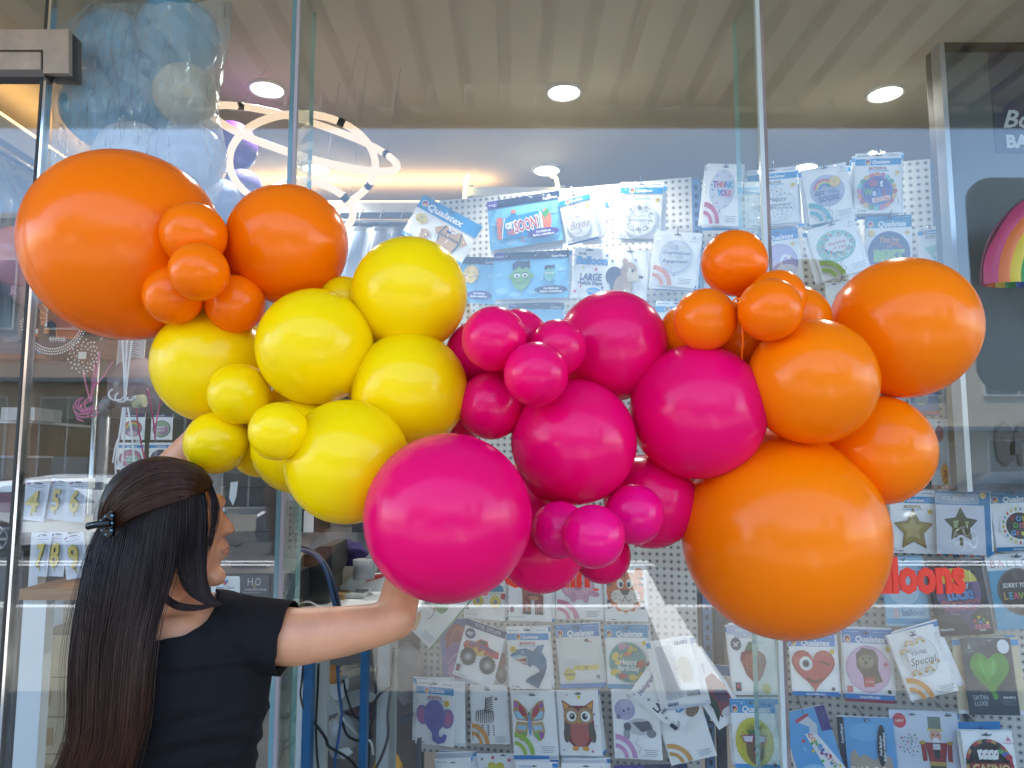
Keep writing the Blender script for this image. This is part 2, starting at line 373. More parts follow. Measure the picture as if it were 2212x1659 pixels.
# left joint: glass fin with teal edge, grey seal
def fin(X, dy, label, ge, seal):
    t = thing("glass_fin", label, "glass fin", (X, YG, 0))
    m = MB(); m.box((X - .006, YG + .012, .02), (X + .006, YG + dy, 3.06), clear("fin_glass", (.88, .95, .93), ior=1.5, rough=0)); m.build("glass", t)
    MB().box((X - .0062, YG + dy + .001, .02), (X + .0062, YG + dy + .0025, 3.06), edgel).build("rear_edge", t)
    MB().box((X - .011, YG - .006, .02), (X + .0005, YG + .011, 3.06), ge).build("front_edge", t)
    MB().box((X + .001, YG - .006, .02), (X + .0095, YG + .011, 3.06), seal).build("seal", t)
fin(XP, .17, "teal edged glass fin joint above the orange and yellow balloons", edgem, pbr("seal_grey", (.32, .30, .34), .35))
fin(XQ, .22, "glass fin joint with grey brown seal behind the right orange balloons", pbr("edge_grey_green", (.42, .50, .50), .2, spec=.8), pbr("seal_brown", (.20, .16, .15), .4, var=.3, vscale=9))
# red lettering on the glass
redv = pbr("red_vinyl", (.80, .045, .02), .5)
def glass_text(s, px0, px1, ybase, ytop_cap, capfrac, label, bold=.035, name="window_lettering"):
    vs, fs, w = textgeo(s, bold); a = PY(px0, ybase, YG - .004); b = PY(px1, ybase, YG - .004); t = PY(px0, ytop_cap, YG - .004)
    sx = (b.x - a.x) / (w[1] - w[0]); sz = (t.z - a.z) / capfrac
    m = MB(); st = (b.x - a.x) / len(s) * .035
    for k_, dx in enumerate((-st, 0, st)): m.add([(a.x + dx + (v[0] - w[0]) * sx, YG - .003 - .0008 * k_, a.z + v[1] * sz) for v in vs], fs, redv)
    o = m.build(name)
    return tag(o, label, "lettering", "red lettering on the glass")
glass_text("Balloons", 1843, 2086, 1278, 1203, .72, "bold red vinyl letters at the right, ending in loons, half behind the big orange balloon", .045)
glass_text("Dry Cleaning", 975, 1303, 1267, 1214, .72, "smaller red vinyl letters under the magenta balloons, only the lower edges visible", .03)
# ================================================================== balloon garland
def rubberm(name, c, dark):
    m = bpy.data.materials.new(name); m.use_nodes = True; nt = m.node_tree; N = nt.nodes; L = nt.links; b = N["Principled BSDF"]
    b.inputs["Base Color"].default_value = tuple(c) + (1,); b.inputs["Roughness"].default_value = .14; b.inputs["Specular IOR Level"].default_value = .26
    b.inputs["Coat Weight"].default_value = .0; b.inputs["Coat Roughness"].default_value = .10
    tl = N.new("ShaderNodeBsdfTranslucent"); tl.inputs[0].default_value = tuple(dark) + (1,)
    tc = N.new("ShaderNodeTexCoord"); n = N.new("ShaderNodeTexNoise"); n.inputs["Scale"].default_value = 5; n.inputs["Detail"].default_value = 3; L.new(tc.outputs["Object"], n.inputs[0])
    rr = N.new("ShaderNodeMapRange"); rr.inputs[3].default_value = .17; rr.inputs[4].default_value = .24; L.new(n.outputs[0], rr.inputs[0]); L.new(rr.outputs[0], b.inputs["Roughness"])
    mx = N.new("ShaderNodeMixShader"); mx.inputs[0].default_value = .13; L.new(b.outputs[0], mx.inputs[1]); L.new(tl.outputs[0], mx.inputs[2])
    L.new(mx.outputs[0], [x for x in N if x.type == 'OUTPUT_MATERIAL'][0].inputs[0]); return m
BM = {'o': rubberm("orange_latex", (1.0, .215, .0005), (1, .2, .01)), 'O': rubberm("deep_orange_latex", (1.0, .185, .0005), (1, .16, .01)),
      'y': rubberm("yellow_latex", (1.0, .70, .001), (1, .8, .05)), 'm': rubberm("magenta_latex", (.86, .002, .135), (.9, .02, .2)), 'M': rubberm("hot_pink_latex", (.90, .003, .19), (.9, .02, .25))}
CN = {'o': "orange", 'O': "deep orange", 'y': "yellow", 'm': "magenta", 'M': "hot pink"}
# (cx, cy, rx, ry, colour, layer 0 = back)   photo reading in a 2212 wide grid
BL = [
 (262, 528, 223, 209, 'O', 1), (617, 527, 134, 131, 'O', 1), (417, 507, 73, 73, 'O', 2), (374, 638, 68, 64, 'O', 2), (507, 656, 66, 63, 'O', 3), (429, 587, 68, 63, 'O', 4),
 (743, 655, 58, 60, 'y', 0), (883, 636, 129, 122, 'y', 1), (455, 787, 133, 126, 'y', 1), (640, 885, 68, 66, 'y', 0), (679, 749, 127, 128, 'y', 2), (883, 843, 126, 126, 'y', 3), (748, 998, 135, 136, 'y', 2),
 (645, 965, 108, 99, 'y', 0), (562, 967, 66, 66, 'y', 1), (516, 851, 71, 66, 'y', 4), (466, 957, 72, 67, 'y', 4), (601, 932, 66, 63, 'y', 5),
 (1035, 765, 68, 78, 'm', 0), (1118, 735, 68, 68, 'm', 0), (1012, 885, 60, 66, 'm', 0), (1322, 748, 120, 121, 'm', 1), (1068, 732, 70, 71, 'm', 2), (1204, 752, 62, 63, 'm', 2), (1158, 808, 70, 70, 'm', 4), (1061, 877, 71, 74, 'm', 3),
 (1150, 1075, 82, 80, 'm', 0), (1240, 955, 136, 136, 'm', 3), (1405, 1083, 104, 101, 'm', 1), (1170, 1188, 93, 93, 'm', 0), (1302, 1200, 60, 63, 'm', 1), (1369, 1111, 66, 66, 'M', 3), (1208, 1145, 63, 62, 'M', 2), (1282, 1159, 68, 70, 'M', 4), (967, 1120, 181, 183, 'm', 4),
 (1490, 720, 64, 68, 'o', 0), (1600, 738, 60, 60, 'o', 0), (1718, 692, 73, 84, 'o', 0), (1680, 643, 60, 64, 'O', 1), (1511, 889, 149, 147, 'm', 3),
 (1587, 568, 71, 74, 'O', 2), (1524, 690, 75, 62, 'O', 2), (1664, 669, 72, 68, 'O', 3), (1957, 708, 170, 152, 'o', 1), (1757, 824, 145, 137, 'o', 2), (1897, 972, 128, 121, 'o', 1), (1701, 1162, 222, 225, 'o', 3),
]
def ball_geom(cx, cy, rx, ry, z):
    """centre and radius of the real sphere whose picture at depth z is this ellipse"""
    u, v = (cx - CX) / F, (CY - cy) / F; rad = math.hypot(u, v); g = math.sqrt(rx * ry) / F
    r = z * g
    for _ in range(3):
        th = math.atan(rad) if rad > 1e-6 else 0
        for _ in range(4):
            d = z / math.cos(th); al = math.asin(min(.9, r / d))
            mid = (math.tan(th + al) + math.tan(th - al)) / 2; th -= (mid - rad) * math.cos(th) ** 2
        r = z * g * math.sqrt(math.cos(th))
    k = math.tan(th) / rad if rad > 1e-6 else 1
    return CAM_LOC + (CM @ Vector((u * k, v * k, -1))) * z, r
placed = []
ZB = 1.52
for i, (cx, cy, rx, ry, c, ly) in sorted(enumerate(BL), key=lambda t: t[1][5]):
    z = ZB - .0
    for _ in range(60):
        ctr, r = ball_geom(cx, cy, rx, ry, z); ok = True
        for (c2, r2, l2, _i, _c) in placed:
            k = .80 if l2 == ly else .86
            if (ctr - c2).length < (r + r2) * k: ok = False; break
        if ok: break
        z -= .012
    placed.append((ctr, r, ly, i, c))
placed.sort(key=lambda t: t[3])
gar = thing("balloon_garland", "long garland of orange, yellow and magenta balloons held up in front of the shop window", "balloon garland", (0, 1.3, 1.4))
GC = {'o': P(1690, 830, 1.42), 'O': P(480, 590, 1.42), 'y': P(690, 850, 1.42), 'm': P(1230, 900, 1.42), 'M': P(1270, 1130, 1.40)}
def balloon(ctr, r, mat, toward, name="balloon", parent=None, label=None, knot=True, nu=56, nv=36):
    ax = (toward - ctr); ax = ax.normalized() if ax.length > 1e-4 else Vector((0, 1, 0))
    q = Vector((0, 0, -1)).rotation_difference(ax).to_matrix()
    def fn(p, d):
        t = max(0, -d.z - .55) / .45
        return Vector((p.x * (1 - .10 * t), p.y * (1 - .10 * t), p.z * (1.01 + .08 * t ** 2.2)))
    m = MB(); m.ball(ctr, r, mat, nu, nv, M=q, fn=fn); o = m.build(name, parent, label)
    if knot:
        e = ctr + ax * r * 1.08; k = MB(); n = .014 + r * .04
        k.tube([e, e + ax * n * .4, e + ax * n * .8, e + ax * n * 1.1, e + ax * n * 1.7], [n * .55, n * .3, n * .42, n * .28, n * .75], mat, 10)
        k.build("knot", o)
    return o
for ctr, r, ly, i, c in placed:
    cx, cy, rx, ry, _, _ = BL[i]
    size = "giant" if rx > 170 else "large" if rx > 110 else "medium" if rx > 80 else "small"
    if rx < 80: tx, ty = min(((430, 590), (530, 915), (1105, 800), (1275, 1150), (1600, 665)), key=lambda q: math.hypot(q[0] - cx, q[1] - cy)); tw = P(tx, ty, (ctr.y + r * .7) / .97)
    else: tx, ty = min(((440, 600), (690, 850), (1230, 920), (1700, 840)), key=lambda q: math.hypot(q[0] - cx, q[1] - cy)); tw = P(tx, ty, 1.55)
    balloon(ctr, r, BM[c], tw, "balloon", gar, "%s %s balloon" % (size, CN[c]))
# tied neck loop and string between the small orange balloons
kn = P(1592, 650, placed[41][0].y - .02)
ring = [P(1592 + 7 * math.cos(a * .52), 650 + 5 * math.sin(a * .52), 1.22) for a in range(12)]
MB().tube(ring, .0016, BM['O'], 6, closed=True).build("knot", gar)
MB().tube([P(1603, 700, 1.36), P(1605, 735, 1.37), P(1602, 775, 1.38)], .0016, BM['O'], 6).build("string", gar)
# ================================================================== packaged foil balloons on the pegboard
film = clear("sleeve_film", ior=1.40, rough=.03, bump=1.5, bscale=15, mn=.0, stretch=(1, 1, .6), haze=.006, hazecol=(.85, .88, .9))
filmflat = film
hookm = pbr("peg_steel", (.35, .36, .38), .3, metal=.9)
class Art:
    """printed card: draws flat inks in a w x h box laid on a real plane"""
    def __init__(s, quad, W, H, paper="#f2f4f6"):
        tl, tr, br, bl = [Vector(q) for q in quad]
        c = (tl + tr + br + bl) / 4; u = ((tr - tl) + (br - bl)) / 2; v = ((tl - bl) + (tr - br)) / 2
        s.w = u.length; s.h = v.length; s.ux = u.normalized(); n = s.ux.cross(v).normalized(); s.n = n if n.dot(WN) > 0 else -n
        s.uy = s.n.cross(s.ux); s.uy = s.uy if s.uy.dot(v) > 0 else -s.uy
        s.o = c - s.ux * s.w / 2 - s.uy * s.h / 2; s.W = W; s.H = H; s.k = 0; s.mb = MB(); s.c = c
        s.mb.slab([s.raw(0, 0, -.001), s.raw(W, 0, -.001), s.raw(W, H, -.001), s.raw(0, H, -.001)], -s.n * .0025, ink(paper))
    def raw(s, x, y, z=0): return s.o + s.ux * (x / s.W * s.w) + s.uy * (y / s.H * s.h) + s.n * z
    def poly(s, pts, c):
        s.k += 1; z = .0002 * s.k; s.mb.add([s.raw(x, y, z) for x, y in pts], [list(range(len(pts)))], ink(c)); return s
    def rect(s, x0, y0, x1, y1, c): return s.poly([(x0, y0), (x1, y0), (x1, y1), (x0, y1)], c)
    def ell(s, cx, cy, rx, ry, c, rot=0, n=28, a0=0, a1=360):
        cr, sr = math.cos(R(rot)), math.sin(R(rot)); pts = []
        for i in range(n):
            t = R(a0 + (a1 - a0) * i / (n if a1 - a0 == 360 else n - 1)); x, y = rx * math.cos(t), ry * math.sin(t)
            pts.append((cx + x * cr - y * sr, cy + x * sr + y * cr))
        return s.poly(pts, c)
    def ring(s, cx, cy, r0, r1, c, a0=0, a1=360, n=32, sy=1.0):
        s.k += 1; z = .0002 * s.k; vs = []
        for i in range(n + 1):
            t = R(a0 + (a1 - a0) * i / n)
            for r_ in (r0, r1): vs.append(s.raw(cx + r_ * math.cos(t), cy + r_ * sy * math.sin(t), z))
        s.mb.add(vs, [(2 * i, 2 * i + 1, 2 * i + 3, 2 * i + 2) for i in range(n)], ink(c)); return s
    def star(s, cx, cy, r, c, n=5, inner=.42, rot=90):
        return s.poly([(cx + (r if i % 2 == 0 else r * inner) * math.cos(R(rot + i * 180 / n)), cy + (r if i % 2 == 0 else r * inner) * math.sin(R(rot + i * 180 / n))) for i in range(2 * n)], c)
    def line(s, pts, w, c):
        s.k += 1; z = .0002 * s.k
        p = [Vector((a, b)) for a, b in pts]; vs = []
        for i, q in enumerate(p):
            t = (p[min(i + 1, len(p) - 1)] - p[max(i - 1, 0)]); t = t.normalized() if t.length else Vector((1, 0)); nn = Vector((-t.y, t.x)) * w / 2
            vs += [s.raw(*(q + nn), z), s.raw(*(q - nn), z)]
        s.mb.add(vs, [(2 * i, 2 * i + 1, 2 * i + 3, 2 * i + 2) for i in range(len(p) - 1)], ink(c)); return s
    def curve(s, pts, w, c):
        q = catmull([(a, b, 0) for a, b in pts], 5); return s.line([(v.x, v.y) for v in q], w, c)
    def text(s, t, cx, cy, h, c, rot=0, bold=.0, shear=0, sx=1.0, maxw=None, align='c'):
        vs, fs, (a, b) = textgeo(t, bold); k = h / .72; wd = (b - a) * k * sx
        if maxw and wd > maxw: sx *= maxw / wd
        cr, sr = math.cos(R(rot)), math.sin(R(rot)); s.k += 1; z = .0002 * s.k; mid = (a + b) / 2 if align == 'c' else a
        out = []
        for x, y, _ in vs:
            X = ((x - mid) + shear * y) * k * sx; Y = (y - .36) * k
            out.append(s.raw(cx + X * cr - Y * sr, cy + X * sr + Y * cr, z))
        s.mb.add(out, fs, ink(c)); return s
    def tiny(s, x0, y0, x1, n, dy, c="#8d93a3"):
        for i in range(n): s.rect(x0 + (i * 7 % 5), y0 - i * dy, x1 - (i * 11 % 7), y0 - i * dy + dy * .38, c)
        return s
    # recurring prints -------------------------------------------------
    def slot(s, x=50, y=None):
        y = y if y is not None else s.H - 7
        s.ell(x, y, 8, 1.8, "#59606c"); s.ell(x, y + .9, 2.6, 2.2, "#59606c"); return s
    def logo(s, x, y, r):
        s.ell(x, y, r, r * 1.05, "#f3f3f3"); s.ell(x, y, r * .8, r * .85, "#c23a33"); s.ell(x - r * .1, y + r * .1, r * .62, r * .66, "#28408e", n=20, a0=60, a1=240)
        s.poly([(x - r * .5, y - r * .4), (x + r * .8, y - r * .9), (x + r * .2, y + r * .1)], "#e8c93a"); return s
    def head_small(s, txtc="#8a7a4a", mf=True, blue="#1f8fcf"):
        s.tiny(4, 123, 30, 1, 3, "#6d7f9a"); s.tiny(72, 123, 95, 1, 3, "#6d7f9a"); s.rect(0, 103, 100, 117, blue); s.logo(28, 110, 6.5)
        s.text("Qualatex", 56, 110, 7.5, "#fafafa", bold=.025, shear=.2, maxw=44)
        if mf: s.text("MICROFOIL", 50, 96, 6, txtc, bold=.03, sx=.9); s.tiny(27, 89.5, 73, 1, 4, "#5fa8d8")
        s.text("1", 9, 6, 5.5, "#333844", bold=.02); s.tiny(14, 4, 25, 1, 4, "#444a55"); s.slot(50, 124); return s
    def head_big(s, blue="#2a7cc0", cat=None, foot=True):
        s.rect(0, 104, 100, 130, blue); s.logo(10, 112, 7); s.text("Qualatex", 57, 112, 12, "#eef2f6", bold=.03, shear=.2, maxw=74); s.tiny(5, 125, 34, 1, 3, "#9fc6e6"); s.tiny(66, 125, 95, 1, 3, "#9fc6e6")
        s.slot(50, 123)
        if foot: s.rect(0, 0, 100, 9, blue)
        if cat: s.text(cat, 50, 4.5, 5, "#f4f6fa", bold=.02, shear=.15, maxw=50)
        return s
    def badge(s, x=88, y=88, r=5): s.ell(x, y, r, r, "#e6c62f"); s.rect(x - r * .6, y - .4, x + r * .6, y + .8, "#8a7420"); return s
    def ana(s, c="#d9487a", arcs=True, top=True):
        if top:
            s.poly([(82, 112), (87, 122), (92, 112)], "#b9bec8"); s.poly([(84.5, 112), (87, 117), (89.5, 112)], "#e9ebee"); s.text("anagram", 87, 108.5, 3.6, "#b9bec8", bold=.02)
        if arcs:
            for r0, r1 in ((20, 28), (36, 46)): s.ring(2, 1, r0, r1, c, 2, 88)
            s.rect(0, -.0, 2, 46, s_paper)
        s.tiny(62, 18, 93, 4, 3.6, "#a9afbb"); s.slot(50, 122); return s
    def done(s, name="card", parent=None): return s.mb.build(name, parent)
s_paper = "#f2f4f6"
def sleeve(a, parent, ext=1.06, lift=.004, seed=0, mat=None):
    """crumpled clear bag round the card"""
    g = []; nx, ny = 12, 15
    for j in range(ny + 1):
        row = []
        for i in range(nx + 1):
            u, v = i / nx, j / ny; x = (u - .5) * a.w * ext; y = (v - .5) * a.h * ext
            b = math.sin(math.pi * u) * math.sin(math.pi * v); nz = noise.noise(Vector((u * 4 + seed * 3.1, v * 5, seed)))
            row.append(a.c + a.ux * x + a.uy * y + a.n * (-.002 + (lift + .0002 * a.k + .0035 + .006 * nz) * min(1, b * 3)))
        g.append(row)
    m = MB(); m.grid(g, mat or film)
    return m.build("sleeve", parent)
PACKN = 0
def pack(label, corners, art, W=100, H=130, off=.12, back=0, group="balloon packs hanging on the pegboard", paper="#f2f4f6", hook=True, hx=.5, wrap=True, spread=(1, .6), backpaper=None):
    global PACKN; PACKN += 1; sd = PACKN
    quad = [PW(x, y, off) for x, y in corners]
    a = Art(quad, W, H, paper); art(a)
    t = thing("balloon_pack", label, "balloon pack", a.raw(W / 2, 0, 0), group); a.done("card", t)
    if wrap: sleeve(a, t, seed=sd)
    rng = random.Random(sd * 17)
    for b in range(back):
        o = -(.011 + .011 * b); rot = rng.uniform(-2.2, 2.2) * (b + 1) * .6; dx = rng.uniform(-.006, .010) * spread[0]; dy = rng.uniform(-.009, .004) * spread[1]
        Mr = Matrix.Rotation(R(rot), 3, a.n); top = a.raw(W / 2, H, 0)
        q = [(Mr @ (p - top)) + top + a.n * o + a.ux * dx + a.uy * dy for p in (a.raw(0, H), a.raw(W, H), a.raw(W, 0), a.raw(0, 0))]
        a2 = Art(q, W, H, backpaper or paper); a2.rect(0, H * .9, W, H * .98, rng.choice(["#1f8fcf", "#c9cdd6", "#2a7cc0", "#dfe2e8"])); a2.rect(0, 0, W, H * .05, rng.choice(["#2a7cc0", "#dfe2e8", "#d9dce4"]))
        t2 = thing("balloon_pack", "further pack hanging close behind the " + label.split(" pack")[0] + " pack", "balloon pack", a2.raw(W / 2, 0, 0), "packs behind the " + label.split(" pack")[0] + " pack"); a2.done("card", t2)
    if hook:
        p = a.raw(W * hx, H - 7, .0); HOOKS.append((p, off))
HOOKS = []
C_ = Art
# ---- upper board -----------------------------------------------------
def art_shirt(a):
    a.rect(0, 82, 150, 118, "#1f8fcf"); a.logo(14, 100, 8); a.text("Qualatex", 66, 98, 17, "#eef2f6", bold=.03, shear=.2, maxw=88); a.slot(75, 112)
    a.rect(0, 0, 150, 9, "#1f8fcf"); a.text("Special", 18, 4.5, 6, "#f4f6fa", bold=.02); a.ell(24, 60, 15, 13, "#e2d06b"); a.text('22"', 24, 64, 6, "#3a3d45"); a.text("56cm", 24, 55, 6, "#3a3d45")
    body = [(60, 58), (80, 76), (100, 72), (120, 76), (142, 56), (132, 42), (122, 50), (122, 12), (78, 12), (78, 50), (70, 42)]
    a.poly(body, "#c79f72"); a.ring(100, 76, 8, 12, "#dfe3e6", 180, 360); a.line([(82, 74), (74, 50), (80, 30)], 3, "#1d4f52"); a.line([(120, 74), (126, 50), (120, 20)], 3, "#1d4f52")
    a.rect(88, 60, 98, 66, "#33469a"); a.text("AUSTRALIA", 100, 50, 6.5, "#1f3a55", bold=.03); a.poly([(34, 36), (44, 42), (54, 40), (62, 30), (56, 26), (56, 10), (38, 10), (38, 26)], "#c2a07a"); a.text("AUSTRALIA", 47, 32, 3, "#1f3a55", bold=.02)
    for q in ((42, 24), (52, 22), (47, 17)): a.star(q[0], q[1], 2.4, "#1f3a55")
pack("white and blue Australia shirt balloon pack tilted at the left end of the top row", [(925, 427), (1052, 497), (984, 567), (857, 497)], art_shirt, 150, 118, off=.13, hx=.25)
def sky_bg(a, top="#6db3e2"):
    a.rect(0, 0, a.W, a.H - 12, top)
    for cx, cy, r in ((18, 18, 14), (45, 10, 12), (118, 22, 13), (135, 60, 9), (12, 52, 8), (80, 14, 10)): a.ell(cx, min(cy, a.H - 24), r, r * .45, "#8cc4ea")
    a.rect(0, a.H - 16, a.W, a.H, "#15203a"); a.text("SuperShape", a.W - 20, a.H - 11, 4.5, "#cfd4e0", bold=.03); a.rect(0, a.H - 16, 22, a.H, "#4b3a86"); a.text("Anagram", 11, a.H - 8, 3.4, "#d9d4ee", shear=.2, bold=.02)
    a.tiny(3, 4, 28, 1, 2, "#46709a"); a.ell(30, a.H - 6, 8, 1.6, "#4a5266"); a.ell(120, a.H - 6, 8, 1.6, "#4a5266")
def foiltag(a, x, y, c="#4a3a8c"): a.ell(x, y, 32, 9, c); a.text("Foil Balloon", x, y + 3, 4.5, "#e9eaf4", bold=.03, shear=.15); a.text("Ballon métallique", x, y - 3.4, 4.5, "#e9eaf4", bold=.03, shear=.15)
def art_bandage(a):
    sky_bg(a)
    for k in range(5): a.ell(24, 24 + k * 8.5, 7, 5.5, "#d9744a")
    a.poly([(26, 18), (112, 20), (116, 30), (114, 66), (60, 62), (58, 72), (50, 72), (48, 62), (34, 60), (27, 40)], "#1e8fd0"); a.ell(120, 44, 10, 24, "#d9744a"); a.poly([(114, 22), (110, 64), (106, 64), (109, 20)], "#e8eaee"); a.poly([(112, 60), (124, 68), (128, 60), (116, 48)], "#2f8f4e")
    a.line([(27, 18), (30, 40), (35, 60)], 2, "#e8eaee"); a.ell(54, 71, 5, 4, "#d9744a")
    a.text("GET", 46, 44, 12, "#f2f2f2", bold=.05, sx=.7, rot=6); a.text("WELL", 50, 30, 11, "#e07a6a", bold=.04, sx=.6, rot=6); a.text("SOON!", 79, 42, 24, "#f0e6e6", bold=.09, sx=.5, rot=6); a.text("SOON!", 79, 42, 23, "#b23a50", bold=.02, sx=.5, rot=6)
    foiltag(a, 112, 20); a.curve([(66, 18), (70, 12), (66, 8), (74, 5)], 1.2, "#c2445a")
pack("blue bandage get well soon wide pack at the top of the left board", [(1057, 438), (1212, 409), (1213, 520), (1054, 540)], art_bandage, 150, 100, off=.14, back=3, hx=.2, spread=(1, 2))
def art_sun(a):
    sky_bg(a)
    for r, c in ((34, "#c24a8a"), (29, "#e2a23a"), (24, "#6fae4a"), (19, "#4a7fc2")): a.ring(38, 52, r - 5, r, c, 95, 185)
    a.star(82, 62, 22, "#e3c56c", 12, .82); a.ell(82, 62, 16, 16, "#ead07e"); a.ring(74, 64, 2.4, 3.4, "#705033", 0, 180); a.ring(90, 64, 2.4, 3.4, "#705033", 0, 180); a.ring(82, 60, 5, 6, "#705033", 200, 340); a.ell(70, 59, 3, 2, "#b58ac0"); a.ell(94, 59, 3, 2, "#b58ac0"); foiltag(a, 108, 18)
    a.ell(36, 26, 20, 12, "#dfe3ea")
pack("smiling sun super shape pack half behind the top yellow balloon", [(950, 553), (1075, 557), (1072, 656), (950, 652)], art_sun, 150, 100, off=.11, hook=True, hx=.72)
def art_monster(a):
    sky_bg(a); 
    def face(x, y, s_, g1, g2):
        a.ell(x, y, 17 * s_, 24 * s_, g1); a.ell(x - 18 * s_, y + 2 * s_, 5 * s_, 5 * s_, g1); a.ell(x + 18 * s_, y + 2 * s_, 5 * s_, 5 * s_, g1)
        a.poly([(x - 15 * s_, y + 14 * s_), (x - 16 * s_, y + 26 * s_), (x - 6 * s_, y + 32 * s_), (x + 6 * s_, y + 29 * s_), (x + 15 * s_, y + 33 * s_), (x + 16 * s_, y + 14 * s_), (x + 9 * s_, y + 20 * s_), (x + 3 * s_, y + 15 * s_), (x - 4 * s_, y + 21 * s_), (x - 9 * s_, y + 15 * s_)], "#1d2a3a")
        for d in (-7, 7): a.ell(x + d * s_, y + 3 * s_, 5 * s_, 4.2 * s_, "#e8efe8"); a.ell(x + d * s_, y + 2.4 * s_, 2.2 * s_, 2.4 * s_, "#30405a"); a.rect(x + (d - 5) * s_, y + 7.5 * s_, x + (d + 5) * s_, y + 9 * s_, "#22303a")
        a.curve([(x - 8 * s_, y - 9 * s_), (x, y - 12 * s_), (x + 8 * s_, y - 8 * s_)], 1.1 * s_, "#263a2c")
        a.curve([(x, y - 24 * s_), (x + 2 * s_, y - 28 * s_), (x - 1 * s_, y - 33 * s_)], 1.5 * s_, "#6fae4a")
    face(56, 46, 1.12, "#6fa463", "#4f8350"); face(112, 50, .62, "#6fb6b0", "#4a8f8a"); foiltag(a, 116, 17, "#27325a")
pack("pale blue green cartoon face wide pack in the second row of the left board", [(1069, 548), (1230, 539), (1229, 643), (1063, 647)], art_monster, 150, 100, off=.13, back=3, hx=.2, spread=(1, 2))
def art_bride(a):
    a.head_small("#b98a70"); a.ell(50, 46, 38, 38, "#dcdfe5"); a.ell(50, 46, 35, 35, "#e8eaee"); a.text("team", 52, 66, 9, "#b99aa0", shear=.2); a.text("Bride", 50, 44, 21, "#a98a94", shear=.4, maxw=66, bold=-.005); a.curve([(20, 26), (40, 20), (55, 28), (44, 36)], 1.2, "#a98a94"); a.badge(86, 84)
pack("team bride white pack leaning left beside the bandage pack", [(1227, 426), (1291, 405), (1272, 513), (1203, 527)], art_bride, off=.15, back=2, hx=.5)
def art_plain(a): a.tiny(10, 122, 40, 1, 3); a.ell(52, 50, 36, 36, "#dcdfe6"); a.text("le", 84, 56, 12, "#c08a9a", shear=.3); a.text("IL", 86, 96, 14, "#2f7fc0", bold=.05)
pack("plain white back facing pack with blue IL letters just right of the bride pack", [(1253, 414), (1317, 412), (1324, 524), (1262, 530)], art_plain, off=.11, hook=False)
def art_anniv(a):
    a.head_small(); a.ell(50, 44, 41, 41, "#dadde3"); a.ell(50, 44, 39, 39, "#ebedf0"); a.ring(50, 44, 37, 38, "#c9ccd3")
    for k in range(10):
        th = k * 36 + 18; x, y = 50 + 27 * math.cos(R(th)), 44 + 27 * math.sin(R(th)); a.ring(x, y, 4, 5.2, "#7d8088", th, th + 270, 12); a.ring(x + 4 * math.cos(R(th + 60)), y + 4 * math.sin(R(th + 60)), 2, 3, "#8d9098", 0, 300, 10)
    for sy in (1, -1): a.curve([(24, 44 + sy * 20), (38, 44 + sy * 28), (50, 44 + sy * 20), (62, 44 + sy * 28), (76, 44 + sy * 20)], 1.3, "#74777f"); a.ell(50, 44 + sy * 26, 2.2, 3.4, "#70737b")
    a.text("HAPPY", 50, 49, 4.4, "#a9acb4"); a.text("Anniversary", 50, 41, 7.5, "#7a7e8a", shear=.35, maxw=56); a.badge(90, 86)
pack("white silver scroll happy anniversary pack near the top centre", [(1338, 393), (1429, 393), (1429, 515), (1336, 515)], art_anniv, off=.13, back=4, spread=(1.2, 1.6))
def art_squirrel(a):
    a.text("FOIL", 17, 91, 4.5, "#2a2f55", bold=.04, sx=1.3); a.text("Balloon", 37, 78, 15, "#1c3f86", bold=.07, maxw=66); a.text("Balloon", 37, 78, 15, "#3f97dc", bold=.03, maxw=64)
    for x, y, r, c in ((66, 89, 4.5, "#3558a8"), (78, 78, 4, "#2c3566"), (106, 80, 4, "#c0406a"), (124, 82, 3.4, "#3558a8"), (47, 60, 5, "#c8356a"), (20, 62, 4, "#dcca6a"), (19, 24, 3.4, "#c8584a"), (63, 23, 4, "#3558a8"), (117, 32, 2.4, "#2c3566"), (113, 18, 4.2, "#dcca50"), (24, 90, 1.4, "#666a80"), (56, 84, 1.6, "#c8584a")): a.star(x, y, r, c)
    a.text("LARGE", 38, 44, 14, "#27306e", bold=.04, maxw=44); a.text("Helium Shape", 38, 32, 8, "#27306e", bold=.035, maxw=48); a.ell(46, 15, 14, 8, "#2f8fd4"); a.text('36" BALLOON', 46, 15, 4.5, "#e8f2fa", bold=.02, maxw=24)
    a.ell(84, 48, 17, 19, "#3c3a5c"); a.poly([(76, 34), (98, 40), (96, 4), (84, 4)], "#3c3a5c"); a.ell(104, 26, 19, 26, "#a98a72"); a.ell(112, 26, 9, 8, "#b59880", rot=-20); a.ell(112, 60, 16, 17, "#a98a72"); a.ell(102, 78, 4, 7, "#a98a72"); a.poly([(112, 66), (124, 60), (139, 47), (133, 40), (114, 38), (108, 52)], "#cfc6ae"); a.ell(120, 60, 3, 3.4, "#1f2430"); a.ell(137, 48, 5, 3, "#2a2f3c", rot=-10); a.ell(112, 14, 9, 10, "#cfc6ae"); a.rect(4, 8, 14, 20, "#ccd0dc"); a.ell(9, 13, 3, 3, "#b03a50"); a.slot(30, 98); a.slot(112, 98)
pack("foil balloon large helium shape brown squirrel wide pack", [(1243, 534), (1404, 541), (1395, 652), (1231, 643)], art_squirrel, 150, 103, off=.13, back=1, hx=.75)
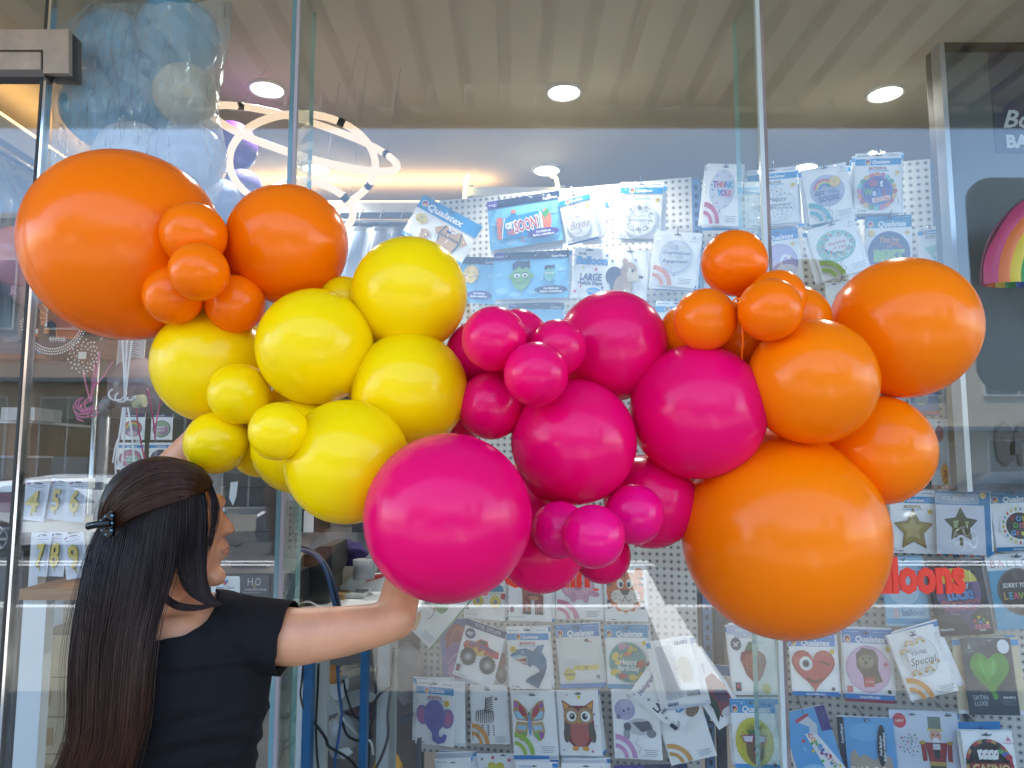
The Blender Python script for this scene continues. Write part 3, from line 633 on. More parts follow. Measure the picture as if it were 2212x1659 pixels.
def art_engage(a):
    a.ell(50, 70, 37, 40, "#c3c8d8"); a.ell(49, 71, 34, 37, "#d3d7e3"); a.text("Congratulations", 50, 80, 7.5, "#2c3556", shear=.3, maxw=60, bold=.01); a.text("ON YOUR", 50, 70, 5, "#b3a78a"); a.text("Engagement!", 50, 60, 8, "#2c3556", shear=.3, maxw=60, bold=.01); a.ring(50, 91, 3.4, 4.6, "#8f94a4"); a.star(50, 97, 3, "#d98a9a", 6)
    for d in (-1, 1): a.curve([(50 + d * 10, 90), (50 + d * 18, 92), (50 + d * 27, 97)], 1, "#c0b27a"); a.curve([(50 + d * 4, 46), (50 + d * 12, 49), (50 + d * 22, 50)], 1, "#c0b27a")
    a.rect(48, 24, 53, 32, "#b8bdcd"); a.ana("#e5885e", True); a.rect(0, 0, 1, 1, s_paper)
pack("congratulations on your engagement white pack right of the squirrel", [(1417, 497), (1510, 504), (1504, 622), (1405, 616)], art_engage, off=.16, back=3, spread=(1.5, 1.5))
pack("blue banded white pack tucked under the engagement pack", [(1416, 649), (1508, 652), (1504, 770), (1412, 768)], lambda a: a.head_small(), off=.13, back=1)
pack("blue super shape wide pack just below the cartoon face pack", [(1098, 652), (1216, 655), (1216, 742), (1096, 740)], lambda a: sky_bg(a), 150, 100, off=.10, hook=False, back=1)
def art_thanks(a):
    a.ell(46, 76, 34, 42, "#bfc3d2"); a.ell(45, 77, 32, 40, "#ccd0dd")
    for i, (x, y) in enumerate(((30, 104), (48, 112), (62, 104), (22, 92), (70, 90), (20, 74), (24, 58), (36, 46), (60, 50), (68, 62), (18, 84), (58, 40))): a.star(x, y, 3.2, ["#3a7ab8", "#8a9a4a", "#c04a5a", "#9aa0b0", "#4a8a78"][i % 5])
    for t_, x, c in (("T", 26, "#8a4aa8"), ("H", 37, "#c8406a"), ("A", 47, "#e0762a"), ("N", 58, "#3a6ac0"), ("K", 69, "#2f9ab0")): a.text(t_, x, 86, 13, c, bold=.05)
    for t_, x, c in (("Y", 40, "#2f9ac8"), ("O", 50, "#8a4aa8"), ("U", 62, "#c8406a"), ("!", 70, "#e0762a")): a.text(t_, x, 68, 13, c, bold=.05)
    a.rect(43, 26, 48, 34, "#aab0c2"); a.ana("#c03a62", True)
pack("thank you multicoloured letters pack left of the right glass joint", [(1522, 352), (1603, 356), (1602, 488), (1521, 486)], art_thanks, off=.14, back=3, spread=(2, 1))
def dots(a, cx, cy, rx, ry, c, n=60, r=1.4, sd=1):
    g = random.Random(sd)
    for k in range(n):
        th = k * 2.399; q = math.sqrt((k + .5) / n); a.ell(cx + rx * q * math.cos(th), cy + ry * q * math.sin(th), r * g.uniform(.7, 1.2), r * g.uniform(.8, 1.4), c if isinstance(c, str) else c[k % len(c)], n=8)
def art_hengage(a):
    a.head_small(); a.ell(52, 44, 42, 42, "#d6d9e0"); a.ell(52, 44, 40, 40, "#e6e8ec"); dots(a, 52, 44, 37, 37, "#7d818c", 54, 1.5); a.rect(22, 34, 86, 58, "#e6e8ec"); a.text("Happy", 58, 54, 10, "#232a44", shear=.3, bold=.005); a.text("Engagement", 52, 41, 9.5, "#232a44", shear=.3, maxw=66, bold=.005); a.badge(90, 84)
pack("happy engagement black dotted pack behind the right glass joint", [(1619, 368), (1725, 358), (1722, 479), (1614, 488)], art_hengage, off=.14, back=4, spread=(2.5, 1))
def rainbow(a, x, y, r, w, cols, a0=0, a1=180):
    for k, c in enumerate(cols): a.ring(x, y, r - (k + 1) * w, r - k * w, c, a0, a1, 20)
RB = ["#b2405f", "#d9803f", "#dfc24a", "#4f9f5a", "#3f6fb5", "#7a559f"]
def art_gws(a):
    a.ell(50, 72, 38, 37, "#a9adc9"); a.ell(49, 73, 36, 35, "#b9bcd6"); dots(a, 50, 73, 33, 32, "#6a6f95", 40, 1.1); rainbow(a, 44, 74, 24, 3, RB[:5], 20, 175); a.star(68, 88, 14, "#ddb54a", 12, .8); a.ell(68, 88, 10, 10, "#e8c65a"); a.ell(65, 90, 1, 1.4, "#5a4030"); a.ell(71, 90, 1, 1.4, "#5a4030"); a.ring(68, 87, 2.4, 3.2, "#5a4030", 200, 340, 8)
    a.text("GET", 32, 66, 9, "#5d5f86", bold=.05, rot=2); a.text("WELL", 62, 67, 9, "#5d86b0", bold=.05, rot=2, maxw=26); a.text("SOON!", 50, 52, 13, "#545e96", bold=.05, rot=2, maxw=46); a.curve([(50, 35), (46, 26), (52, 18), (48, 8)], 1, "#b04a55"); a.ana("#4aa0aa", True)
pack("get well soon rainbow and sun lilac balloon pack", [(1729, 367), (1829, 350), (1846, 468), (1750, 487)], art_gws, off=.15, back=3, spread=(2, 1))
def art_gwb(a):
    a.head_small("#b03a44"); 
    for k in range(20):
        th = k * 18; a.ell(48 + 38 * math.cos(R(th)), 46 + 36 * math.sin(R(th)), 6, 5.4, ["#c24a3f", "#dcb24a", "#5f9a5a", "#7fc0c8", "#c86a9a", "#e0873f"][k % 6], n=14)
    a.ell(48, 46, 34, 32, "#3b3f8f"); a.ring(48, 46, 31, 32, "#9aa0d0", sy=.95)
    for t_, x, y, h, c in (("G", 36, 64, 14, "#d84f4a"), ("E", 46, 63, 10, "#c86a3f"), ("t", 57, 63, 15, "#e9ebee"), ("W", 29, 44, 15, "#6fae5a"), ("e", 42, 43, 15, "#cdd6f0"), ("L", 54, 43, 13, "#5f8ad0"), ("L", 66, 43, 16, "#a8402a")): a.text(t_, x, y, h, c, bold=.05, sx=.8)
    a.poly([(38, 20), (76, 26), (75, 36), (37, 30)], "#e6d9c8"); a.text("SOON", 57, 28, 8, "#d8603f", rot=7, bold=.04); a.badge(90, 84)
pack("bright bead bordered get well soon pack, topmost at the right", [(1845, 331), (1944, 329), (1949, 458), (1848, 462)], art_gwb, off=.15, back=4, spread=(2, 1))
def art_swan(a):
    a.head_big("#2f7fc4", foot=False); a.ell(48, 52, 44, 44, "#9f94cc"); a.ell(47, 53, 42, 42, "#b9a9d6"); a.ell(40, 32, 34, 20, "#c9a9cc"); a.ell(62, 30, 26, 15, "#e6e3ee"); a.curve([(58, 34), (50, 50), (60, 66), (70, 62)], 6, "#e9e6f0"); a.ell(72, 62, 6, 4.6, "#e9e6f0", rot=-20); a.poly([(76, 62), (84, 55), (75, 57)], "#4a3a5c"); a.text("Such", 22, 70, 5, "#8a86b8"); a.text("lovely", 26, 62, 6, "#8a86b8", shear=.2); a.text("day", 24, 53, 6, "#8a86b8", shear=.2); a.badge(84, 92)
pack("lilac swan blue headed pack behind the right joint above the small orange balloons", [(1650, 503), (1736, 490), (1722, 608), (1633, 618)], art_swan, off=.12, back=2, hook=False)
def art_think(a):
    a.ell(48, 74, 40, 38, "#7fb3a8"); a.ell(47, 75, 38, 36, "#8fc2b6"); dots(a, 47, 75, 35, 33, ["#c24a4a", "#e0b94a", "#e8ecec", "#4f9a86", "#d9846a"], 64, 2.2, 3)
    for x, y, r in ((34, 76, 11), (46, 82, 13), (60, 80, 11), (54, 68, 12), (42, 68, 10), (66, 72, 8)): a.ell(x, y, r, r, "#dcd9da")
    a.text("thinking", 49, 79, 8, "#b3505a", bold=.01, maxw=42); a.text("of you", 51, 68, 8, "#b3505a", bold=.01); a.curve([(48, 36), (44, 26), (52, 16), (46, 6)], 1, "#a04a4a"); a.rect(46, 34, 52, 40, "#6f9a92"); a.ana("#9ab52f", True)
pack("thinking of you teal dotted pack leaning above the big orange balloon", [(1747, 494), (1848, 468), (1877, 577), (1772, 613)], art_think, off=.17, back=2, spread=(2, 1))
def art_best(a):
    a.head_big("#0f7fa8", foot=False); a.badge(90, 92, 5); a.star(12, 92, 9, "#dfc33a", 10, .75); a.ell(50, 48, 46, 48, "#1f2358"); a.ring(50, 48, 43, 46, "#3f4796", sy=1.04); a.text("You're", 48, 78, 14, "#d9924a", shear=.25, bold=.02, maxw=44); a.text("the", 50, 62, 6, "#c98ab0", shear=.2); a.text("BEST", 50, 44, 22, "#9fc24a", bold=.08, maxw=76); a.text("BEST", 50, 44, 21, "#7fae3f", bold=.03, maxw=74); a.curve([(52, 66), (66, 68), (76, 60)], 4, "#c8603f"); a.ell(50, 20, 24, 10, "#2c6f9a")
pack("dark blue you're the best round balloon pack", [(1869, 467), (1968, 464), (1972, 595), (1872, 598)], art_best, off=.13, back=2, spread=(1, 1))
pack("faint mint and white pack at the right end under the bare pegboard", [(1984, 491), (2036, 487), (2040, 570), (1986, 576)], lambda a: (a.head_small(), a.poly([(20, 60), (90, 70), (60, 14)], "#9fd0c4"), a.rect(60, 30, 84, 42, "#f2f2f2")), off=.08, hook=False)
pack("small white pack with red figure below the thinking of you pack", [(1783, 611), (1848, 604), (1852, 690), (1788, 694)], lambda a: (a.slot(30, 122), a.ell(50, 66, 22, 30, "#c9697a"), a.ell(44, 84, 10, 12, "#e2c4b4"), a.ell(70, 40, 14, 18, "#8a5a9a")), off=.15, hook=True)
# ---- lower board -----------------------------------------------------
def art_veg(a): 
    for x, y, r, c in ((40, 80, 14, "#8aa86a"), (56, 92, 12, "#9ab87a"), (60, 72, 13, "#7a9f5f"), (30, 94, 10, "#b5b878")): a.ell(x, y, r, r, c)
    a.text("NOAH", 36, 58, 9, "#c9a878", bold=.03, rot=10); a.curve([(50, 60), (56, 46), (52, 36)], 1.5, "#7f8288"); a.ana("#dca465", True, False); a.rect(97, 0, 100, 130, "#2f7a3f")
pack("white pack with pale green leaf print standing corner down beside the woman's elbow", [(962, 1222), (1032, 1292), (926, 1398), (856, 1328)], art_veg, off=.18, hook=False)
def art_skate(a):
    a.poly([(22, 70), (44, 118), (70, 118), (72, 92), (94, 76), (96, 66), (22, 62)], "#1f7f9f"); a.poly([(36, 66), (50, 112), (62, 112), (54, 66)], "#dcc43a"); a.poly([(30, 66), (42, 104), (49, 108), (42, 66)], "#c24a3a"); a.rect(22, 58, 92, 64, "#d8d2c8"); a.poly([(88, 50), (98, 48), (100, 62), (90, 62)], "#c2403a")
    for x in (34, 76): a.ell(x, 42, 13, 14, "#dcc83a"); a.ell(x, 42, 5, 6, "#8f90a0")
    a.rect(4, 22, 12, 34, "#30344a"); a.ell(9, 27, 3, 3, "#b03a50"); a.tiny(3, 10, 35, 1, 3)
pack("blue roller skate balloon pack below the giant magenta balloon", [(1005, 1215), (1095, 1217), (1089, 1343), (1001, 1333)], art_skate, off=.12, back=1, hook=False)
def art_deer(a):
    b = "#8f4326"; a.ell(54, 66, 22, 17, b, rot=-8); a.poly([(64, 70), (78, 74), (86, 122), (68, 122)], b); a.ell(76, 116, 14, 12, b); a.ell(33, 80, 5, 11, b, rot=25)
    for x in (38, 48, 66, 76): a.poly([(x - 5, 62), (x + 6, 62), (x + 4, 20), (x - 4, 20)], b); a.rect(x - 5, 16, x + 5, 22, "#2c2320")
    for x, y in ((40, 76), (46, 78), (52, 79), (43, 72), (50, 74)): a.ell(x, y, 1.6, 1, "#e2c8a0", n=8)
    a.ell(60, 54, 12, 5, "#c98a55"); a.rect(5, 20, 13, 34, "#30344a"); a.ell(10, 26, 3, 3, "#b03a50"); a.tiny(4, 9, 38, 1, 3)
pack("brown deer balloon pack right of the roller skate", [(1100, 1219), (1192, 1221), (1190, 1344), (1096, 1340)], art_deer, off=.13, back=1, hook=False)
def art_pig(a):
    a.ell(48, 76, 36, 30, "#cf9ab0"); a.ell(50, 74, 30, 25, "#dcaec0"); a.ell(82, 60, 12, 7, "#cf9ab0", rot=-20); a.ell(38, 52, 7, 12, "#cf9ab0"); a.ell(64, 50, 7, 11, "#cf9ab0"); a.ell(40, 84, 2, 2.6, "#5a3a48"); a.ell(58, 84, 2, 2.6, "#5a3a48"); a.ell(49, 74, 9, 6, "#c2849c"); a.ana("#d07aa0", True)
pack("pale pink pig balloon pack under the magenta cluster", [(1201, 1218), (1302, 1218), (1300, 1338), (1199, 1338)], art_pig, off=.12, back=1, hook=False)
def art_tiger(a):
    o = "#d9783a"; a.ell(50, 70, 44, 46, o); a.ell(16, 112, 11, 12, o); a.ell(84, 112, 11, 12, o); a.star(50, 62, 44, o, 14, .86)
    for sx in (-1, 1):
        for y in (104, 90, 50, 36): a.poly([(50 + sx * 44, y), (50 + sx * 28, y - 4), (50 + sx * 43, y - 8)], "#3a2a22")
        a.ell(50 + sx * 11, 88, 8, 11, "#f0f0ea"); a.ell(50 + sx * 9, 86, 3.6, 6, "#1f1f22"); a.ell(50 + sx * 16, 58, 18, 16, "#efe6d8")
        for k in (-1, 0, 1): a.line([(50 + sx * 20, 58 + k * 5), (50 + sx * 38, 60 + k * 9)], .9, "#4a4038")
    a.ell(50, 38, 20, 12, "#efe6d8"); a.poly([(38, 74), (62, 74), (56, 62), (44, 62)], "#6a5f4f"); a.curve([(36, 52), (44, 47), (50, 60), (56, 47), (64, 52)], 1.4, "#3a3028"); a.poly([(46, 118), (54, 118), (50, 100)], "#3a2a22"); a.text("1", 9, 6, 5, "#333844"); a.tiny(14, 4, 26, 1, 4, "#444a55")
pack("orange tiger face balloon pack left of the bare pegboard", [(1306, 1222), (1398, 1222), (1396, 1343), (1304, 1341)], art_tiger, off=.12, back=0, hook=False)
def art_swirl(a):
    a.rect(0, 0, 100, 130, "#8a86b8"); a.poly([(0, 130), (100, 130), (100, 96), (40, 104)], "#2c4a96"); a.ell(56, 84, 40, 36, "#a8403c"); a.ell(50, 50, 40, 34, "#a878b4"); a.ell(46, 26, 30, 18, "#cf9fc8"); a.curve([(16, 40), (50, 60), (86, 40), (60, 20)], 5, "#c8a0d0"); a.curve([(28, 80), (56, 112), (84, 84)], 5, "#c25a50"); a.rect(0, 0, 100, 12, "#dfe4ee")
pack("red and purple swirl pack half behind the monster truck pack", [(962, 1340), (1032, 1336), (1016, 1475), (943, 1477)], art_swirl, off=.10, hook=False)
pack("dull grey truck pack just right behind the monster truck", [(1042, 1372), (1096, 1370), (1095, 1484), (1040, 1488)], lambda a: (a.ell(70, 34, 24, 24, "#7c7670"), a.ell(70, 34, 10, 10, "#a09a94"), a.rect(40, 52, 96, 84, "#a06a5a")), off=.09, hook=False)
def art_truck(a):
    a.rect(0, 114, 100, 130, "#2c2c66"); a.text("FOIL SHAPE", 56, 122, 9, "#c9cbe0", bold=.01, maxw=80); a.ell(17, 100, 13, 12, "#2c2c66"); a.text('40"', 17, 100, 9, "#dfe0ee", bold=.02)
    a.poly([(6, 74), (12, 84), (34, 86), (44, 96), (62, 96), (68, 84), (96, 80), (97, 66), (70, 64), (40, 60), (12, 64)], "#b8262a"); a.poly([(38, 86), (46, 94), (58, 94), (60, 86)], "#1c1a1e"); a.poly([(30, 64), (40, 78), (48, 66), (60, 76), (62, 62), (44, 58)], "#dcb23a"); a.text("HAPPY BIRTHDAY", 52, 80, 6, "#35408a", bold=.05, maxw=78, rot=-2)
    for x, y in ((26, 50), (76, 46)):
        for d in (-7, 0, 7): a.rect(x + d - 1.4, y + 12, x + d + 1.4, y + 22, "#d9c43a")
        a.star(x, y, 21, "#1d1d20", 16, .88); a.ell(x, y, 17, 17, "#2b2b2f"); a.ell(x, y, 9, 9, "#8d9096"); a.ell(x, y, 6, 6, "#4a4c52"); a.star(x, y, 8, "#b5b8be", 6, .4)
    a.rect(5, 12, 14, 27, "#30344a"); a.ell(10, 19, 3.4, 3.4, "#c23a58"); a.tiny(4, 6, 36, 1, 2)
pack("red monster truck birthday pack hanging crooked", [(1013, 1338), (1097, 1365), (1060, 1488), (974, 1453)], art_truck, off=.16, hx=.7)
def art_shark(a):
    a.head_small("#b03a44"); b1, b2 = "#2f6f9a", "#8fb8cc"
    a.poly([(6, 70), (20, 82), (44, 86), (62, 80), (74, 92), (90, 94), (82, 78), (92, 62), (92, 46), (84, 26), (76, 14), (62, 18), (44, 22), (40, 16), (52, 10), (62, 12), (70, 2), (74, 14), (78, 30), (72, 44), (60, 52), (52, 46), (44, 54), (20, 62)], b1)
    a.poly([(8, 69), (30, 72), (48, 66), (46, 52), (34, 56), (20, 62)], b2); a.poly([(16, 62), (46, 70), (44, 50), (30, 56)], "#8f2a34"); 
    for k in range(6): a.poly([(19 + k * 4.6, 63 + k * 1.2), (23 + k * 4.6, 64 + k * 1.2), (21 + k * 4.6, 60 + k)], "#f2f2f0"); a.poly([(22 + k * 4, 58 - k * .6), (26 + k * 4, 57 - k * .6), (24 + k * 4, 61 - k * .6)], "#f2f2f0")
    a.ell(38, 78, 3.4, 3.6, "#eef2f4"); a.ell(38, 78, 2.2, 2.4, "#16202a"); a.line([(52, 68), (50, 60)], 1.2, "#1f4f72"); a.line([(57, 68), (55, 58)], 1.2, "#1f4f72"); a.badge(15, 84, 7)
pack("grinning blue shark balloon pack", [(1097, 1355), (1188, 1355), (1187, 1489), (1097, 1488)], art_shark, off=.14, back=1)
def art_blank(a):
    a.head_big("#4f84c0"); a.rect(2, 10, 98, 103, "#dcdcda"); a.poly([(62, 96), (70, 100), (78, 94), (70, 92)], "#4a3a38"); a.poly([(72, 96), (82, 94), (80, 90)], "#cf8a8a"); a.rect(34, 36, 92, 46, "#dccb6a"); a.text("30", 62, 41, 7, "#3a3a30", shear=.2); a.text("F", 44, 41, 6, "#3a3a30", shear=.2); a.star(24, 28, 15, "#cfc05a", 10, .8); a.rect(12, 26, 36, 30, "#8a8250"); a.ell(88, 22, 4, 4, "#50545c"); a.text("S", 88, 22, 4, "#f0f0f0", bold=.04)
pack("empty looking white pack with yellow price strip 30", [(1202, 1350), (1296, 1346), (1303, 1484), (1208, 1487)], art_blank, off=.13, back=1)
def art_fish(a):
    a.head_big("#4f9ac8"); a.ell(50, 54, 44, 42, "#8fb8b0"); a.ell(50, 54, 41, 39, "#5f9a9a")
    for x, y, r, c in ((22, 66, 10, "#dcc24a"), (28, 54, 8, "#dcc24a"), (58, 80, 9, "#d8c04a"), (48, 70, 7, "#c86a3f"), (80, 50, 12, "#a8503f"), (18, 34, 9, "#d8b83f"), (60, 24, 9, "#dcc24a"), (80, 30, 7, "#a8a84a"), (36, 26, 8, "#b84a4a"), (40, 86, 10, "#c890a8")): a.ell(x, y, r, r * .7, c, rot=x * 5 % 60); a.poly([(x + r * .8, y), (x + r * 1.7, y + r * .6), (x + r * 1.6, y - r * .6)], c)
    a.text("Happy", 52, 56, 11, "#e6ecec", bold=.02); a.text("Birthday", 52, 43, 11, "#e6ecec", bold=.02, maxw=50); a.badge(90, 94)
pack("happy birthday sea creatures balloon pack", [(1309, 1349), (1404, 1351), (1401, 1488), (1309, 1487)], art_fish, off=.12, back=1)
def art_eleph(a):
    a.head_small("#b03a44"); g = "#6a66b4"; a.ell(18, 60, 16, 20, "#8a6aa8", rot=15); a.ell(17, 58, 10, 14, "#b86a9a", rot=15); a.ell(84, 56, 17, 20, "#8a6aa8", rot=-15); a.ell(86, 55, 11, 14, "#b86a9a", rot=-15)
    a.ell(50, 60, 28, 32, g); a.poly([(34, 42), (64, 40), (62, 20), (70, 18), (76, 26), (84, 22), (78, 8), (60, 4), (46, 10), (44, 24)], g); a.ell(42, 50, 1.6, 2, "#2a2a44"); a.ell(56, 50, 1.6, 2, "#2a2a44"); a.badge(82, 86, 7)
pack("lilac elephant balloon pack at the lower left corner of the board", [(912, 1472), (994, 1474), (966, 1614), (886, 1601)], art_eleph, off=.17, back=4, spread=(5, .4), hx=.45)
def art_zebra(a):
    w = "#f0f0ee"; k_ = "#1c1c20"
    a.ell(38, 62, 26, 20, w); a.poly([(40, 66), (60, 70), (62, 108), (42, 100)], w); a.ell(60, 106, 14, 7, w, rot=-10)
    for x in (18, 30, 46, 60): a.rect(x - 2.5, 18, x + 2.5, 48, w); [a.rect(x - 2.5, 20 + q * 5, x + 2.5, 22.5 + q * 5, k_) for q in range(5)]
    for i in range(9): x = 16 + i * 5.4; a.poly([(x, 78 - abs(i - 4)), (x + 2.8, 78 - abs(i - 4)), (x - 1 + i * .4, 46 + abs(i - 4)), (x - 2.6 + i * .4, 46 + abs(i - 4))], k_)
    for i in range(7): y = 70 + i * 5; a.poly([(42 + i * .4, y), (61, y + 4), (61, y + 6), (42 + i * .4, y + 2.6)], k_)
    a.line([(41, 72), (44, 104)], 3, k_); a.ell(71, 102, 4, 3.4, "#3a3a40"); a.ell(60, 108, 1.6, 1.6, "#c8503a"); a.ana("#d9963a", True, False)
pack("striped zebra balloon pack", [(1016, 1480), (1100, 1482), (1097, 1608), (1018, 1606)], art_zebra, off=.13, back=1)
def art_bfly(a):
    for s_ in (-1, 1):
        X = lambda x: 40 + s_ * x
        a.poly([(X(3), 76), (X(8), 96), (X(24), 110), (X(34), 112), (X(36), 90), (X(30), 72), (X(4), 68)], "#b88a5a"); a.poly([(X(6), 78), (X(10), 92), (X(22), 104), (X(24), 92), (X(16), 80)], "#a83a4a"); a.poly([(X(26), 106), (X(33), 108), (X(33), 98), (X(26), 96)], "#a05ab0"); a.poly([(X(8), 72), (X(28), 74), (X(33), 88), (X(26), 90), (X(16), 78)], "#8fc8e0")
        a.poly([(X(3), 66), (X(30), 68), (X(34), 50), (X(30), 36), (X(20), 28), (X(8), 40)], "#c2a05a"); a.poly([(X(6), 60), (X(28), 62), (X(30), 52), (X(10), 50)], "#9fc4dc"); a.poly([(X(8), 46), (X(18), 46), (X(22), 32), (X(16), 32)], "#5fae3f"); a.poly([(X(20), 46), (X(31), 48), (X(28), 36), (X(23), 34)], "#a05ab0"); a.line([(X(2), 84), (X(4), 92), (X(7), 94)], 1.4, "#5f8f6a")
    a.ell(40, 62, 4, 22, "#7f9fd0"); a.ell(40, 84, 3.4, 4, "#5f8f6a"); a.ana("#9ac23f", True, False)
pack("rainbow winged butterfly balloon pack", [(1105, 1492), (1196, 1493), (1208, 1633), (1109, 1631)], art_bfly, off=.15, back=2)
def art_owl(a):
    r_ = "#7a2626"; a.poly([(12, 112), (34, 100), (66, 100), (88, 112), (84, 86), (86, 60), (84, 36), (66, 18), (34, 18), (14, 36), (14, 60), (16, 86)], r_); a.poly([(14, 108), (30, 100), (18, 92)], "#d9983a"); a.poly([(86, 108), (70, 100), (82, 92)], "#d9983a"); a.ell(50, 50, 24, 32, "#b05a50"); a.ell(20, 46, 8, 20, "#5a5040", rot=-8); a.ell(80, 46, 8, 20, "#5a5040", rot=8)
    for x in (33, 67): a.ell(x, 80, 19, 17, "#a8855a"); a.ell(x, 79, 11.5, 10.5, "#eef0f0"); a.ell(x + (2 if x < 50 else -2), 79, 6.5, 6.5, "#1d2a30"); a.ell(x + 1, 81, 2, 2, "#f6f6f6")
    a.poly([(46, 72), (54, 72), (50, 62)], "#c8a03a"); a.ell(38, 15, 8, 5, "#d9983a"); a.ell(62, 15, 8, 5, "#d9983a")
    for x, y, r, c in ((54, 118, 6, "#dcc83a"), (26, 122, 3, "#b06a8a"), (88, 84, 4, "#6f9aa8"), (92, 60, 2.4, "#b06a8a"), (78, 10, 4, "#b03a5a"), (10, 12, 2.4, "#4a5a6a")): a.star(x, y, r, c)
    a.slot(54, 125)
pack("maroon owl with big eyes balloon pack", [(1204, 1492), (1296, 1493), (1297, 1633), (1208, 1632)], art_owl, off=.14, back=2)
def art_pup(a):
    a.ell(26, 94, 22, 20, "#a8a4c8"); a.ell(30, 104, 14, 10, "#b9b6d6"); a.ell(12, 80, 5, 5, "#7a76a0"); a.ell(24, 92, 2, 2.6, "#30304a"); a.ell(34, 96, 2, 2.6, "#30304a"); a.ell(56, 62, 28, 16, "#c4c6cc"); a.poly([(40, 70), (76, 74), (84, 58), (60, 52)], "#5a5d66"); a.ell(28, 48, 7, 12, "#9a9ca6"); a.ell(80, 50, 10, 8, "#7c7f88"); a.ell(30, 62, 8, 8, "#5a5d66"); a.curve([(52, 42), (46, 30), (56, 22), (50, 12)], 1, "#b090a8"); a.ana("#c890c0", True, False); a.line([(36, 116), (30, 124), (40, 120)], 1.2, "#a04a6a")
pack("grey and lilac spotted puppy balloon pack", [(1327, 1492), (1424, 1495), (1430, 1643), (1323, 1637)], art_pup, off=.14, back=2, spread=(2, 1))
def art_ringp(a): a.ell(48, 112, 20, 16, "#a8926a"); [a.ell(48 + 14 * math.cos(k), 112 + 10 * math.sin(k), 3, 3, "#7a664a") for k in range(6)]; a.ana("#d09a4a", True, False)
pack("white pack with gold arcs below the crumpled packs, right of the puppy", [(1430, 1530), (1520, 1500), (1536, 1637), (1432, 1652)], art_ringp, off=.13, back=1, hook=False)
def art_dragon(a):
    a.poly([(20, 60), (40, 80), (80, 84), (92, 60), (86, 30), (60, 20), (30, 14)], "#7a2c3c"); a.poly([(14, 70), (36, 62), (44, 40), (30, 20), (12, 10), (22, 34)], "#1f3a22"); a.poly([(24, 74), (36, 80), (40, 62), (30, 50)], "#a8b83a"); a.ell(66, 46, 18, 14, "#4a2a4c"); a.poly([(40, 92), (50, 120), (74, 104), (62, 88)], "#c9ccd4"); a.ell(60, 18, 26, 7, "#d4d7de")
pack("dark green and red dragon wing pack hanging askew", [(1487, 1418), (1548, 1386), (1579, 1548), (1521, 1591)], art_dragon, off=.13, hook=False)
pack("blue cornered microfoil pack peeking behind the dragon pack", [(1540, 1432), (1600, 1446), (1580, 1560), (1530, 1560)], lambda a: (a.rect(0, 108, 100, 130, "#2a5f9a"), a.logo(30, 104, 10), a.text("MICROFOIL", 66, 70, 10, "#b05a4a", rot=-60, bold=.03)), off=.09, hook=False)
def art_holo(a):
    a.text("Holographic", 50, 112, 10, "#8a84a8", bold=.05, shear=.2, maxw=84); a.text("LARGE", 40, 66, 15, "#2c2f66", bold=.04); a.text("Helium Shape", 50, 52, 9, "#2c2f4a", bold=.03, maxw=80); a.ell(62, 30, 22, 9, "#1f8fd0"); a.text('34" BALLOON', 62, 30, 6, "#e8f2fa", bold=.02, maxw=36); a.ell(70, 8, 20, 12, "#a08a6a"); dots(a, 70, 8, 18, 10, "#6a563f", 24, 1.8)
    for x, y in ((22, 90), (60, 88), (14, 40)): a.star(x, y, 7, "#5a6a7a", 4, .15); a.star(x, y, 5, "#5a6a7a", 4, .15, 45)
    a.rect(4, 10, 14, 26, "#30344a"); a.text("Run", 18, 14, 9, "#202028", shear=.3, rot=20)
pack("holographic large helium shape pack turned on its corner", [(1371, 1486), (1418, 1417), (1508, 1528), (1452, 1600)], art_holo, 100, 130, off=.17, hook=False)
def art_back(a):
    for k in range(46): a.rect(8, 118 - k * 2.2, 46 + (k * 13 % 9), 119 - k * 2.2, "#9a9fae")
    a.text("GRABO", 76, 122, 7, "#3a4a8a", bold=.05); a.rect(60, 20, 92, 30, "#50545e"); [a.rect(60 + q * 3, 18, 61.4 + q * 3, 30, "#e6e6ea") for q in range(10)]; a.ell(70, 70, 16, 26, "#cfc8b8"); a.text("GRABO", 20, 10, 6, "#3a4a8a", bold=.05, shear=.3); a.rect(0, 0, 100, 4, "#b9bfd6")
pack("back facing pack with printed small print and barcode", [(1414, 1387), (1497, 1373), (1517, 1520), (1429, 1535)], art_back, off=.20, back=2, hook=False, spread=(3, 1))
def art_straw(a):
    a.rect(0, 112, 100, 130, "#b9c2dc"); a.text("PHOTOREAL", 44, 120, 6, "#f0f2f8", bold=.02); a.text("NON-FOIL", 40, 108, 7, "#8a90b0", bold=.02); a.ell(18, 94, 12, 12, "#50545c"); a.text('26"', 18, 94, 8, "#e8e8ec", bold=.02)
    a.poly([(24, 66), (28, 78), (44, 84), (62, 84), (80, 74), (82, 58), (70, 34), (54, 18), (36, 36)], "#8a2c22"); a.ell(44, 62, 12, 14, "#a8483a"); dots(a, 52, 58, 24, 20, "#c8965a", 22, 1.2); a.poly([(36, 82), (42, 92), (48, 86), (52, 98), (58, 86), (68, 90), (64, 80)], "#2f5a30"); a.ell(50, 92, 7, 7, "#3f6f3a"); a.rect(8, 8, 20, 24, "#30344a"); a.ell(14, 17, 3.4, 3.4, "#c23a58"); a.star(76, 12, 12, "#c8c23a", 8, .6)
pack("strawberry photo balloon pack with 26 inch badge under the giant orange balloon", [(1567, 1348), (1670, 1350), (1675, 1499), (1585, 1503)], art_straw, off=.13, back=2)
